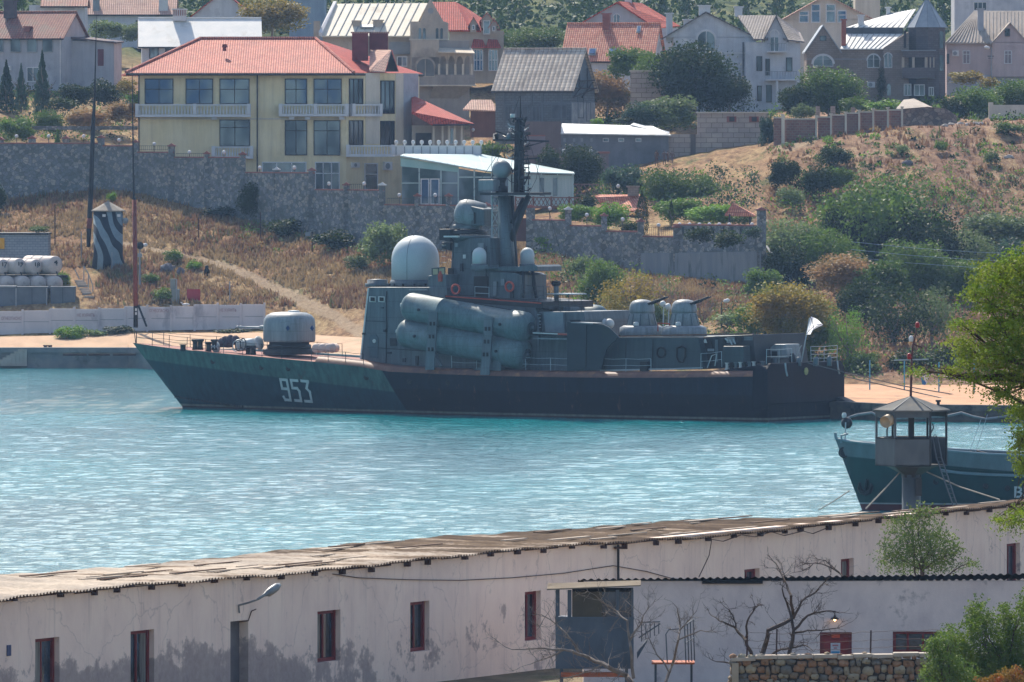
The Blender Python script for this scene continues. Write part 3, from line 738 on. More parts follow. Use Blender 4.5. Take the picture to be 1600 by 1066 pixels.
# life rings are things of their own
for u, v, t in ((712,452,3.5), (796,448,2.3)):
    mb = MB(); mb.smooth = True; c0 = SW(u, v, t); ring = []
    nn = 16
    pts = [c0 + SF * (math.cos(2*math.pi*k/nn)*.36) + Vector((0,0,math.sin(2*math.pi*k/nn)*.36)) for k in range(nn+1)]
    mb.tube(pts, .09, 6, cap=False)
    mb.build('life_ring', pm('ring_orange', 'b5443a', 'c4604c', 3, .6), None, 'orange life ring hung on the upper bridge rail beside the director tower' if u < 750 else 'orange life ring hung under the mast platform of the corvette', 'life ring', 'life rings on the corvette')
mb = MB(); mb.lathe(SW(688, 440, 3.36), (0,0,1), [(.18,0),(.2,.5),(.1,.7),(.1,.8)], 10); mb.build('fire_extinguisher', redm, ship)
# ---- missile tubes, two to port and two to starboard
def missile_tube(uA, vA, uB, vB, t, r=1.11, mirror=False, name='missile_tube'):
    a_ = S(uA, vA, t); b_ = S(uB + 5, vB + 1, t)
    if mirror: a_ = (a_[0], -a_[1], a_[2] + .35); b_ = (b_[0] - .6, -b_[1], b_[2] + .35)
    A = SL(*a_); B = SL(*b_); ax = (B - A).normalized(); L = (B - A).length
    mb = MB(); mb.smooth = True
    mb.lathe(A, ax, [(r*.55,0),(r*.8,.12),(r*.95,.35),(r,.55),(r,L*.3),(r+.04,L*.3+.02),(r+.04,L*.3+.1),(r,L*.3+.12),(r,L-1.9),(r+.09,L-1.8),(r+.09,L-.5),(r*.95,L-.2),(r*.5,L)], 30)
    tb = mb.build(name, tubem, ship)
    mb = MB(); mb.lathe(A, -ax, [(.2,-.1),(.2,.1),(.16,.45),(.05,.5)], 10); mb.build('front_knob', white, tb)
    mb = MB(); mb.lathe(B, ax, [(.5,-.05),(.5,.1),(.2,.15),(.12,.3)], 12); mb.build('rear_cap', tealg, tb)
    for f in (.17, .82):
        mb = MB(); mb.lathe(A + ax * L * f + SP * (r - .02) * (-1 if mirror else 1), SP * (-1 if mirror else 1), [(.12,0),(.12,.12),(.05,.16)], 8); mb.build('lifting_lug', navy, tb)
    for f in (.2, .55):
        mb = MB(); up = Vector((0,0,r+.02)); mb.tube([A + ax*L*f + up, A + ax*L*(f+.3) + up], .05, 4); mb.build('top_conduit', navy, tb)
    return tb
missile_tube(634, 478, 824, 512, 4.75); missile_tube(627, 519, 818, 554, 4.75)
missile_tube(634, 478, 824, 512, 4.75, mirror=True); missile_tube(627, 519, 818, 554, 4.75, mirror=True)
for u0, u1 in ((670, 664), (757, 750)):
    bk = MB(); tt = 5.98
    sh = 8 if u0 > 700 else 0
    bk.prism([SW(u, v + sh, tt) for u, v in ((u0,487),(u0+13,488),(u1+14,578),(u1,578))], SP * -.12)
    b_ = bk.build('launcher_bracket', grey, ship)
    for k in range(3):
        mb = MB(); mb.box((0,0,0),(0,0,0)); mb = MB()
        vv = 503 + sh + k * 20
        for du in (2.5, 8):
            uu_ = u0 + du - (u0-u1) * (vv-487)/91
            mb.prism([SW(x, y, tt + .01) for x, y in ((uu_,vv),(uu_+3,vv),(uu_+3,vv+6),(uu_,vv+6))], SP * .03)
        mb.build('bracket_slot', black, b_)
    stube([(u1+2,578,5.8),(u1+5,548,5.8)], .05, rail_l, 'bracket_brace'); stube([(u1+14,578,5.8),(u1+10,548,5.8)], .05, rail_l, 'bracket_brace')
stube([(690,573,5.2),(680,553,5.2)], .13, grey, 'bracket_brace')
sbox([(661,586),(661,578),(690,578),(690,586)], 5.6, 4.0, navy, 'launcher_foot'); sbox([(739,582),(739,578),(782,560),(782,582)], 5.5, 4.2, grey, 'launcher_foot')
# ---- midships house
sbox([(842,582),(842,487),(912,487),(914,500),(910,582)], 3.3, -3.3, grey, 'midships_house', .04)
panel([(855,519),(852,488),(882,488),(884,520)], 3.35, 'light_panel', pm('panel_grey','6d7d86','7c8a91',1.5,.5), d=.25)
panel([(834,518),(834,490),(846,490),(846,518)], 3.32, 'ladder_recess', black)
for k in range(5): stube([(835,492+5*k,3.45),(845,492+5*k,3.45)], .03, rail_l, 'rung')
sbox([(832,524),(832,519),(898,522),(898,527)], 5.0, 3.3, navy, 'side_ledge'); panel([(833,521),(833,519.5),(897,522),(897,524)], 5.02, 'ledge_trim', white)
panel([(833,530),(833,528),(893,529),(893,531)], 5.0, 'ledge_trim', grey_lt); panel([(872,523.5),(872,521),(896,522),(896,524.5)], 5.06, 'red_board', redm)
stube([(870,484,0),(869,445,0)], .2, grey, 'vent_post', n=10); scyl(869, 447, 0, .4, .3, black, 'vent_cap', prof=[(.3,0),(.42,.2),(.3,.4)], n=10)
sbox([(854,460),(854,458.5),(889,459),(889,461)], 1.5, -1, rail_l, 'awning_bar')
for u in (861, 875, 889): stube([(u,487,1.5),(u,459,1.5)], .03, rail_m, 'awning_post')
railing([S(842,487,3.2), S(908,488,3.2)], 1.0, 2)
sbox([(893,506),(890,500),(906,500),(908,506)], 3.4, 1, navy, 'deck_locker')
mb = MB(); mb.smooth = True
for u in (944, 952): mb = MB(); mb.smooth = True; c0 = SW(u, 506, .5); mb.lathe(c0 - Vector((0,0,.4)), (0,0,1), [(.4*math.sin(R(a_)), .4 - .4*math.cos(R(a_))) for a_ in range(8, 181, 18)], 14); mb.build('white_float', white, ship)
# ---- curved side screen
mb = MB(); n = 22
pts = [(886,503),(900,505),(925,505),(942,507),(952,512),(960,520),(966,527)]
low = [(886,580),(900,579),(925,578.5),(940,578),(943,560),(948,545),(966,527)]
mb.prism([SW(u, v, 5.35) for u, v in pts + low[::-1][1:]], SP * -.15); mb.build('side_screen', pm('screen_green',C(21,40,49),C(28,48,57),.7,.5, c3=C(30,47,47)), ship)
mb = MB(); mb.prism([SW(*q, 5.4) for q in ((892,503.5),(926,505),(926,506.5),(892,505))], SP * -1.5); mb.build('screen_cap', grey_lt, ship)
# aft deckhouse
ad = sbox([(938,580),(940,560),(952,527),(1090,527),(1100,577)], 4.3, -4.3, tealg, 'aft_deckhouse', .04, taper=.06)
sbox([(1092,577),(1088,527),(1176,523),(1182,572)], 3.4, -4.2, navy, 'aft_shelter', .04)
panel([(950,527),(950,524.5),(1178,520.5),(1178,523)], 4.0, 'roof_edge', stripm)
panel([(938,580.5),(938,578),(1098,574),(1098,576)], 4.5, 'base_trim', rail_l)
# hawsers hung in loops on the aft house wall
for cu, cvv in ((1033, 551), (1064, 551)):
    mb = MB(); w_ = 6.5
    if cu == 1033: pts = [(cu + w_*math.cos(R(a_)), cvv + 8*math.sin(R(a_))) for a_ in range(0, 361, 30)]
    else: pts = [(cu-w_, cvv-7),(cu-w_, cvv+8),(cu-w_+3, cvv+14),(cu+w_-3, cvv+15),(cu+w_, cvv+6),(cu+w_, cvv-7),(cu+2, cvv-10),(cu-w_, cvv-7)]
    mb.tube([SW(u, v, 4.3) for u, v in pts], .085, 6, cap=False); mb.build('hawser_loop', black, ship)
panel([(1004,580),(1004,565),(1015,565),(1015,580)], 4.42, 'deck_hatch_box', black, d=.4)
# dark shelter details
panel([(1098,570),(1094,531),(1112,531),(1116,570)], 3.42, 'shelter_opening', black)
mb = MB(); mb.prism([SW(*q, 3.5) for q in ((1099,536),(1101,530),(1103,530),(1105,536))], SP * .05); mb.build('white_mark', white, ship)
for k, (u0, v0, u1, v1) in enumerate(((1118,531,1122,566),(1124,529,1132,536),(1136,527,1148,536),(1152,527,1160,538),(1163,526,1176,532),(1124,560,1128,574),(1106,545,1116,549),(1150,528,1153,536))):
    panel([(u0,v0),(u1,v0),(u1,v1),(u0,v1)], 3.45 + .03 * (k % 3), 'shelter_fitting', [grey, navy, grey_lt, black][k % 4])
sbox([(1129,571),(1129,541),(1162,541),(1162,571)], 4.4, 3.4, tealg, 'equipment_cabinet', .08)
for u0, v0, u1, v1 in ((1140,531,1144,539),(1133,529,1137,533),(1146,530,1149,538)): stube([(u0,v0,3.8),(u1,v1,3.8)], .06, rail_l, 'pipe_run')
railing([S(1095,577,4.6), S(1128,574,4.6)], 1.2, 2, rail_l)
stube([(1105,575,4.7),(1112,556,4.7),(1120,553,4.7),(1117,572,4.7)], .04, rail_l, 'rail_hoop')
# ---- close-in gun turrets on the aft house
def ciws(u, t):
    z0 = S(u, 526, 4.3)
    base = SW(u, 521, t)
    mb = MB(); mb.smooth = True; mb.lathe(base, (0,0,1), [(1.78,-.35),(1.72,.45),(1.5,.55),(1.45,.6)], 28)
    tw = mb.build('turret_ring', grey_lt, ship)
    mb = MB(); mb.smooth = True; mb.lathe(base, (0,0,1), [(1.22,.55),(.95,1.5),(.93,1.62)], 24); cone = mb.build('turret_cone', grey_lt, ship)
    mb = MB(); mb.smooth = True; mb.lathe(base, (0,0,1), [(.98,1.58),(1.0,1.8),(.92,2.25),(.7,2.5),(.35,2.6),(.02,2.62)], 24); hood = mb.build('turret_hood', grey_lt, ship)
    d_ = (SL(-3, .6, .9) - SL(0, 0, 0)).normalized()
    up = base + Vector((0, 0, 2.05))
    for k in (-.16, .16):
        mb = MB(); o = up + SP * k + d_ * .7; mb.tube([o, o + d_ * 1.1, o + d_*1.1, o + d_ * 2.1], [.11,.11,.07,.06], 8); mb.build('barrel', navy, hood)
    for k in range(10):
        mb = MB(); an = 2*math.pi*k/10 + .2; o = base + Vector((math.cos(an)*1.2, math.sin(an)*1.2, .62)); q = base + Vector((math.cos(an)*.97, math.sin(an)*.97, 1.5)); mb.tube([o, q], .05, 4); mb.build('turret_rib', grey, cone)
    mb = MB(); mb.lathe(base + SP*1.3 + SF*-.3 + Vector((0,0,.62)), (0,0,1), [(.22,0),(.22,.22),(.1,.3)], 10); mb.build('turret_hatch', white, ship)
    scyl(u, 521 , t, .5, .3, grey_lt, 'turret_base', prof=[(1.95,-.8),(1.9,-.3)], n=24)
ciws(1003, 1.0); ciws(1069, 1.0)
stube([(1028,518,2),(1028,505,2),(1046,506,2)], .05, redm, 'red_rail'); stube([(1046,506,2),(1046,518,2)], .05, redm, 'red_rail')
for u, v in ((1039,477),(1047,481)):
    stube([(u-3,517,-2.5),(u-2,v+3,-2.5)], .05, rail_l, 'lamp_post'); scyl(u, v+2, -2.5, .2, .3, white, 'signal_lamp', prof=[(.1,0),(.24,.2),(.24,.4),(.1,.5)], n=10, axis=(-.6,-.3,.7))
# stern gear
sbox([(1203,560),(1203,543),(1210,538),(1228,538),(1231,560)], 1.2, -.8, grey_lt, 'winch_house', .08)
sbox([(1206,556),(1206,549),(1214,549),(1214,556)], 1.25, 1.1, black, 'winch_opening')
for u, v, r_, h in ((1188,566,.35,.8),(1196,566,.28,.6),(1178,568,.3,.7),(1238,564,.25,.6),(1248,566,.2,.4),(1212,566,.25,.4),(1275,566,.22,.4),(1296,566,.2,.5)):
    scyl(u, v, 1.0, r_, h, [grey, white, navy][int(u) % 3], 'stern_fitting', prof=[(r_,-.3),(r_,h*.6),(r_*.5,h)], n=10)
railing([(0.2,-5.3,zt+.05),(0.2,-1.5,zt+.05)], 1.2, 4, rail_l, every=1.9); railing([(0.2,1.3,zt+.05),(0.2,5.0,zt+.05)], 1.1, 2, rail_l, every=1.9)
for k in range(14): 
    s_ = 10 - k * .75; stube([], .1, black, 'x') if False else None
mb = MB()
# ensign staff and flag
fs_ = stube([(1252,566,0),(1265,497,0)], .045, rail_l, 'ensign_staff'); stube([(1240,566,0),(1252,540,0)], .03, rail_l, 'staff_stay')
mb = MB(); mb.smooth = True
def flagp(a_, b_):   # a along fly 0..1, b down hoist 0..1
    top = Vector((1267 + 19*a_, 495 + 3*a_ + 10*a_*a_)); bot = Vector((1260 + 13*a_, 523 - 1*a_)) 
    p = top.lerp(bot, b_); t = math.sin(a_*5 + b_*2.5) * .22
    if a_ > .5: p.y -= (a_-.5) * b_ * 12; p.x -= (a_-.5) * b_ * 8
    return SW(p.x, p.y, t)
NX, NY = 12, 8
mb.add([flagp(i/NX, j/NY) for i in range(NX+1) for j in range(NY+1)], [(i*(NY+1)+j, (i+1)*(NY+1)+j, (i+1)*(NY+1)+j+1, i*(NY+1)+j+1) for i in range(NX) for j in range(NY)])
fl = mb.build('ensign', leafmat('flag_white', 'e4e6e8', 'dcdfe2', 'e0e2e6', .6), fs_)
mb = MB()
for (a0, b0, a1, b1) in ((0, 0, 1, 1), (0, 1, 1, 0)):
    P = []
    for k in range(9):
        t = k/8; 
        for o in (-.035, .035): P.append(flagp(min(max(a0+(a1-a0)*t,0),1), min(max(b0+(b1-b0)*t+o,0),1)) + SP * .04)
    mb.add(P, [(2*k, 2*k+1, 2*k+3, 2*k+2) for k in range(8)])
mb.build('ensign_cross', pm('flag_blue','24305a','2c3a68',2,.7), fl)
# ---- fore gun turret
mb = MB(); mb.smooth = True
bc = SW(452, 537, 0); prof = []
def gunring(a, h, k=1.0, ex=2.6):
    out = []
    for i in range(32):
        th = 2*math.pi*i/32; c_, s_ = math.cos(th), math.sin(th)
        rr = 1 / (abs(c_)**ex + abs(s_)**ex) ** (1/ex)
        out.append(bc + SF * (c_*rr*a[0]) + SP * (s_*rr*a[1]) + Vector((0,0,h)))
    return out
lev = [((1.95,1.75),.15),((2.0,1.8),.3),((2.0,1.8),1.5),((1.95,1.74),1.95),((1.75,1.55),2.25),((1.35,1.2),2.45),((.7,.6),2.52)]
V_ = [p for a_, h in lev for p in gunring(a_, h)]
mb.add(V_, [(i*32+k, i*32+(k+1)%32, (i+1)*32+(k+1)%32, (i+1)*32+k) for i in range(len(lev)-1) for k in range(32)] + [tuple(range((len(lev)-1)*32, len(lev)*32)), tuple(range(31,-1,-1))])
gt = mb.build('gun_turret', grey_lt, ship)
mb = MB(); mb.smooth = True; mb.lathe(bc - Vector((0,0,.45)), (0,0,1), [(1.75,0),(1.75,.35),(1.6,.4),(1.6,.62)], 28); mb.build('turret_ring', black, ship)
mb = MB(); mb.lathe(bc - Vector((0,0,.85)), (0,0,1), [(2.1,0),(2.1,.4),(1.8,.45)], 28); mb.build('turret_base', navy, ship)
for k in (-.22, .22):
    mb = MB(); mb.smooth = True; o = bc + Vector((0,0,1.25)) + SF * 1.85 + SP * k; mb.tube([o, o+SF*.8, o+SF*.82, o+SF*2.9, o+SF*2.92, o+SF*3.1], [.2,.18,.09,.075,.11,.11], 8); mb.build('barrel', grey_lt, gt)
mb = MB(); mb.tube([bc + Vector((0,0,1.25)) + SF * 1.9 + SP * -.5, bc + Vector((0,0,1.25)) + SF * 1.9 + SP * .5], .32, 8); mb.build('mantlet', grey, gt)
for u, v in ((421,516),(450,513),(488,513)):
    mb = MB(); t = {421: 1.35, 450: 1.83, 488: 1.3}[u]
    mb.prism([SW(u + x, v + y, t) for x, y in ((0,-4.5),(3,0),(0,4.5),(-3,0))], SP * .05); mb.build('turret_emblem', pm('emblem_blue', '1f3a63', '274a78', 3, .5), gt)
mb = MB(); mb.lathe(bc + Vector((0,0,2.5)) - SP * .2 - SF*.3, (0,0,1), [(.5,0),(.45,.12),(.1,.15)], 12); mb.build('roof_hatch', white, gt)
# ---- foredeck gear
scyl(286, 545, 2.0, .3, .3, navy, 'bollard', prof=[(.3,-.2),(.22,0),(.22,.25),(.32,.35)], n=10)
for u, v in ((305,541),(313,541),(335,541),(326,545),(388,551),(396,551)): scyl(u, v, 1.6, .25, .6, [black, navy][int(u) % 2], 'bollard', prof=[(.26,-.3),(.2,0),(.2,.35),(.3,.4),(.3,.55)], n=10)
scyl(333, 543, 1.4, .4, .4, rail_l, 'anchor_windlass', prof=[(.3,0),(.42,.15),(.42,.4),(.15,.5)], n=14, axis=(.8,-.5,.1))
mb = MB(); mb.smooth = True; a_, b_ = SW(404, 536, 1.2), SW(372, 540, 1.4); mb.tube([a_, b_], [.42, .5], 14); mb.build('storage_drum', white, ship)
scyl(404, 536, 1.2, .5, .3, white, 'drum_cap', prof=[(.55,0),(.55,.12),(.2,.2)], n=16, axis=SW(412,534,1.2)-SW(404,536,1.2))
for k in range(4):
    mb = MB(); c0 = SW(368 + k*4, 541 - k*1.2, 2.0); mb.tube([c0 + SF*(.45*math.cos(R(x)))*.6 + Vector((0,0,.42*math.sin(R(x)))) for x in range(0,361,30)], .045, 5, cap=False); mb.build('cable_coil', [rail_l, navy][k % 2], ship)
for k, (u, v) in enumerate(((352,534),(360,532),(368,533),(357,537),(346,537))):
    scyl(u, v, .5, .3, .5, pm('net_purple','3b3441','4e4550',3,.9), 'net_bundle', prof=[(.32,-.3),(.38,0),(.3,.3),(.1,.45)], n=9)
# liferaft canisters beside the turret
for k, (u, v) in enumerate(((499,544),(509,544),(519,544))):
    mb = MB(); mb.smooth = True; c0 = SW(u, v, 1.8); mb.lathe(c0 - SP*.6, SP, [(.25,0),(.36,.08),(.36,.55),(.39,.56),(.39,.64),(.36,.65),(.36,1.15),(.25,1.25)], 16); mb.build('liferaft_canister', pm('canister_white','b8a8a0','c8b8ae',3,.6), ship)
# deck railings, port and starboard, from the bow
def deckrail(s0, s1, sg, every, mat, h=1.0):
    pts = [(s, sg * (hb(s, zdeck(s), zdeck(s)) - .12), zdeck(s)) for s in np.arange(s0, s1 - .01, -every)]
    return railing(pts, h, 2, mat, every=every, name='deck_railing')
for sg in (1, -1):
    deckrail(62.9, 44, sg, 2.15, rail_m)
    deckrail(42.5, 37, sg, 1.8, rail_m)
pts = [(s, 5.0, zdeck(s) + .42) for s in np.arange(29, 8.5, -2.3)]
railing(pts, 1.0, 2, rail_l, every=2.3, r_=.02)
railing([(s, -5.0, zdeck(s)+.42) for s in np.arange(29, 8.5, -2.3)], 1.0, 2, rail_m, every=2.3)
# jackstaff at the bow and small lamp posts
stube([(212,537,0),(210,520,0)], .03, rail_m, 'jackstaff')
# rust-streak draught marks along the forefoot
for k in range(26):
    mb = MB()
    u = 274 + k * 4.2; v = 620 + k * .62
    a_ = hull_point(u, v, .03); mb.box(a_ - Vector((.07,.03,.09)), a_ + Vector((.07,.03,.09))); mb.build('draught_mark', black, ship)
# deck-edge clutter ahead of the stern
for k in range(9):
    u = 1136 + k * 7; scyl(u, 574 - k * .3, 4.4, .15, .5, [white, black, grey][k % 3], 'deck_cleat', prof=[(.2,-.2),(.12,0),(.12,.25),(.2,.35)], n=6)
# rear view of superstructure clutter
for k, (u0, v0, u1, v1, t) in enumerate(((900,486,912,496,2.0),(842,476,858,484,2.5),(846,470,856,476,1),(880,480,892,487,1.5),(898,500,910,508,3.2),(812,470,830,478,3.2),(820,482,834,488,3.5))):
    sbox([(u0,v1),(u0,v0),(u1,v0),(u1,v1)], t, t - 1.2, [grey, navy, grey_lt][k % 3], 'equipment_box', .04)
# ================================================================ foliage helpers
def rnd_unit(rg):
    while True:
        v = Vector((rg.uniform(-1,1), rg.uniform(-1,1), rg.uniform(-1,1)))
        if .05 < v.length < 1: return v.normalized()
def leaf(mb, p, size, rg, asp=.55, droop=0):
    d = rnd_unit(rg); d.z -= droop; d.normalize(); n = d.cross(rnd_unit(rg))
    if n.length < .1: n = d.orthogonal()
    n.normalize(); a = d * size * .5; b = n * size * .5 * asp
    mb.add([p - a, p + b, p + a, p - b], [(0, 1, 2, 3)])
def blob_leaves(mb, c, r, n, size, rg, asp=.55):
    """leaf shell round an ellipsoid clump, thin towards the middle"""
    c = Vector(c)
    for _ in range(n):
        d = rnd_unit(rg); k = rg.uniform(.55, 1.05) ** .6
        p = c + Vector((d.x*r[0]*k, d.y*r[1]*k, d.z*r[2]*k))
        leaf(mb, p, size * rg.uniform(.6, 1.3), rg, asp)
def limb(mb, p0, p1, r0, r1, rg, seg=5, wob=.08, n=6):
    P0, P1 = Vector(p0), Vector(p1); L = (P1-P0).length; pts = []; rs = []
    for i in range(seg+1):
        t = i/seg; q = P0.lerp(P1, t); 
        if 0 < i < seg: q += rnd_unit(rg) * L * wob
        pts.append(q); rs.append(r0 + (r1-r0)*t)
    mb.tube(pts, rs, n); return pts
# ================================================================ second vessel at the right
B0 = W(1305, 690, 522); BD = Vector((math.cos(R(10)), math.sin(R(10)), 0)); BP = Vector((math.sin(R(10)), -math.cos(R(10)), 0))
BO = Vector((B0.x, B0.y, 0))
tug = empty('harbour_vessel', BO, 'teal harbour vessel with black mooring ball on its bow, partly hidden behind the guard tower', 'ship', rz=R(10))
def ztop(s): return 4.1 - .95 * min(1, s / 10.5) ** .9 if s > .4 else 4.1 + .05
def b2(s, z):
    s0 = 1.6 * (1 - z / 4.1); q = max(0, s - s0)
    return 3.7 * (1 - math.exp(-q / (3.2 + max(0, 3 - z) * 1.1)))
def TL(s, t, z): return BO + BD * s + BP * t + Vector((0, 0, z))
def tug_px(u, v, off=.02):
    t = 1.0
    for _ in range(25):
        d = ray(u, v); o = Vector((0, 0, CAMH)); k = (t - (o - BO).dot(BP)) / d.dot(BP); q = o + d*k - BO
        s, z = q.dot(BD), q.z; t = b2(s, z) + off
    return TL(s, t, z)
mb = MB(); mb.smooth = True
sst = [0, .2, .5, .9, 1.4, 2, 3, 4, 5.5, 7, 9, 11, 14, 18, 24, 30, 38, 45]; zz = [-1, -.2, .12, .35, 1, 1.8, 2.4, 99]
for sg in (1, -1):
    vs = []
    for s in sst:
        for z in zz:
            z = ztop(s) if z == 99 else z
            s0 = 1.6 * (1 - z / 4.1); se = max(s, s0); vs.append(TL(se, sg * max(.02, b2(se, z)), z))
    n = len(zz); mb.add(vs, [((i*n+j, (i+1)*n+j, (i+1)*n+j+1, i*n+j+1) if sg > 0 else (i*n+j+1, (i+1)*n+j+1, (i+1)*n+j, i*n+j)) for i in range(len(sst)-1) for j in range(n-1)])
g = NT('vessel_paint'); v = g.coord('Object'); sx = g.n('SeparateXYZ'); g.l(v, sx.inputs[0]); X, Y_, Z = sx.outputs
zz_ = g.math('ADD', Z, g.math('MULTIPLY', g.math('MINIMUM', X, 10.5), .09))
c = g.mix(step(zz_, 3.18, .03), C(32,68,70), C(98,112,118))
c = g.mix(step(Z, .42, .02), '9aa3a3', c); c = g.mix(step(Z, .34, .02), '5a2a2c', c)
c = g.mix(1.0, c, g.ramp(g.noise(g.coord('Object', (1, 1, .3)), 1.4, 6, .65), [(.3, (.8,.8,.8)), (.7, (1.15,1.15,1.15))]), 'MULTIPLY')
g.col(c); g.bump(g.noise(v, .9, 2), .3, .08); g.set(.5, 0, .35)
mb.build('hull', g.m, tug)
teal2 = pm('vessel_teal', '2b5c68', '36707a', 1, .5); grey2 = pm('vessel_grey', '70858f', '7f929a', 1, .5)
mb = MB(); e = [.5, 1.4, 3, 5, 8, 12, 18, 26, 45]
P = [TL(s, b2(s, 3) - .05, ztop(s) - 1.0) for s in e]; Q = [TL(s, -b2(s, 3) + .05, ztop(s) - 1.0) for s in e]; n = len(e)
mb.add(P + Q, [(i, i+n, i+1+n, i+1) for i in range(n-1)]); mb.build('deck', pm('vessel_deck', '4a4a48', '5a5650', 1, .8), tug)
mb = MB(); mb.tube([TL(s, b2(s, ztop(s)) , ztop(s)) for s in (.1, .6, 1.4, 3, 5, 8, 12, 18, 30, 45)], .07, 6); mb.tube([TL(s, -b2(s, ztop(s)), ztop(s)) for s in (.1, .6, 1.4, 3, 5, 8, 12, 18, 30, 45)], .07, 6); mb.build('bulwark_rail', grey2, tug)
mb = MB(); mb.tube([tug_px(u, v, .03) for u, v in ((1470,735),(1500,739),(1540,741.5),(1580,743),(1640,745))], .09, 6); mb.build('rubbing_strake', grey2, tug)
mb = MB(); mb.tube([TL(.05, 0, 4.1), TL(0, 0, 4.5)], .09, 6); mb.build('stem_head', grey2, tug)
mb = MB(); mb.smooth = True; q = tug_px(1318, 707); mb.tube([q + BP*.05 + Vector((math.cos(R(a))*.28*BD.x, math.cos(R(a))*.28*BD.y, math.sin(R(a))*.28)) for a in range(0, 361, 30)], .05, 5, cap=False); mb.build('hawse_ring', pm('vessel_dark','1a2228','222c32',2,.5), tug)
dk2 = MATS['vessel_dark']
for u, v in ((1318,707),): mb = MB(); mb.lathe(tug_px(u, v, -.01), BP, [(.22,0),(.22,.03)], 12); mb.build('hawse_hole', dk2, tug)
for u, v in ((1462,753),(1540,760),(1574,763)):
    mb = MB(); mb.lathe(tug_px(u, v, -.01), BP, [(.17,0),(.17,.06),(.11,.07),(.11,.03)], 12); mb.build('porthole', dk2, tug)
# anchor: shank and two flukes
an = empty('anchor', (0,0,0), None, None); COL.objects.unlink(an); bpy.data.objects.remove(an)
mb = MB(); q = lambda u, v, o=.12: tug_px(u, v, o)
mb.tube([q(1355,750), q(1352,767)], .1, 6); mb.tube([q(1343,754), q(1343,763), q(1346,769), q(1353,771), q(1359,768), q(1361,760), q(1360,756)], [.05,.14,.16,.16,.16,.14,.05], 6)
mb.build('anchor', dk2, tug)
mb = MB(); text_on(mb, 'ВМ', 1583, 777, 17, 521.5, off=.03, width=32)
mb.v = [tuple(tug_px(800 + p[0] / p[1] * F, 207 + (CAMH - p[2]) * F / p[1], .05)) for p in mb.v]
mb.build('name_lettering', pm('letter_white','b9c6c8','c5cfd0',2,.6), tug)
# bow staff with ball and lamp
mb = MB(); mb.tube([TL(.55, .1, 3.3), TL(.6, .1, 5.1)], .04, 6); mb.build('bow_staff', rail_l, tug)
mb = MB(); mb.smooth = True; c0 = W(1323, 661, 523); mb.lathe(c0 - Vector((0,0,.34)), (0,0,1), [(.34*math.sin(R(a)), .34-.34*math.cos(R(a))) for a in range(6, 181, 12)], 20); mb.build('mooring_ball', dk2, tug)
mb = MB(); c0 = W(1319, 649, 523); mb.lathe(c0 - Vector((0,0,.15)), (0,0,1), [(.12,0),(.15,.15),(.1,.3)], 8); mb.tube([c0 + Vector((0,0,-.1)), W(1322,655,523)], .04, 5); mb.build('bow_lamp', white, tug)
mb = MB(); mb.tube([TL(.3,.3,3.9), TL(.3,.3,4.35), TL(.7,.3,4.45)], .06, 6); mb.build('fairlead', grey2, tug)
# deck clutter
for k in range(7):
    mb = MB(); c0 = W(1496 + k*3.2, 714 - (k % 3)*1.8, 524.5); mb.tube([c0, c0 + Vector((.2, .3, .12)), c0 + Vector((-.1, .5, .05))], .09, 6); mb.build('rope_heap', pm('rope','9d8f7c','857a6b',3,.9), tug)
mb = MB(); mb.prism([W(1526,704,525), W(1530,712,525), W(1575,722,525), W(1575,716,525)], (0, 1.2, 0)); mb.build('gangway', pm('dark_wood','2c2622','40352c',3,.8), tug)
for a, b in (((1512,714),(1533,655)), ((1521,716),(1543,648))):
    mb = MB(); mb.tube([W(*a, 524), W(*b, 524.5)], .02, 4); mb.build('rigging_wire', rail_l, tug)
mb = MB(); mb.tube([W(1327,767,521.5), W(1303,783,516), W(1279,797,511)], .035, 5); mb.build('anchor_rope', pm('rope_grey','7d7d76','8a8880',3,.9), None, 'thin grey mooring line running from the teal vessel bow down into the water', 'rope')
# ================================================================ guard tower
TY = 400.0
tc_ = W(1424, 684, TY); tw = empty('guard_tower', (tc_.x, TY, 1.7), 'grey hexagonal guard tower on a single column, with searchlight and signal mast', 'tower')
twm = pm('tower_paint', C(72,82,90), C(86,96,103), 1.5, .6, c3=C(62,66,68), stretch=(1,1,.4)); twd = pm('tower_dark', '252b30', '30363b', 2, .6)
def hexa_pts(r, z, rot=0, n=6): return [Vector((tc_.x + r*math.cos(R(60*k+rot)), TY + r*math.sin(R(60*k+rot)), z)) for k in range(n)]
z = lambda v: Zat(v, TY)
mb = MB(); mb.smooth = True; mb.lathe((tc_.x, TY, 1.5), (0,0,1), [(.42,0),(.42, z(741)-1.5)], 20); mb.build('column', twm, tw)
mb = MB(); mb.lathe((tc_.x, TY, z(746)), (0,0,1), [(.46,0),(.46,.12),(1.05,z(730)-z(746)),(1.35,z(727.5)-z(746))], 6); mb.build('underside_cone', twd, tw)
mb = MB(); A = hexa_pts(1.6, z(727.5)); mb.prism([tuple(p) for p in A], (0,0,.06)); mb.build('platform', twd, tw)
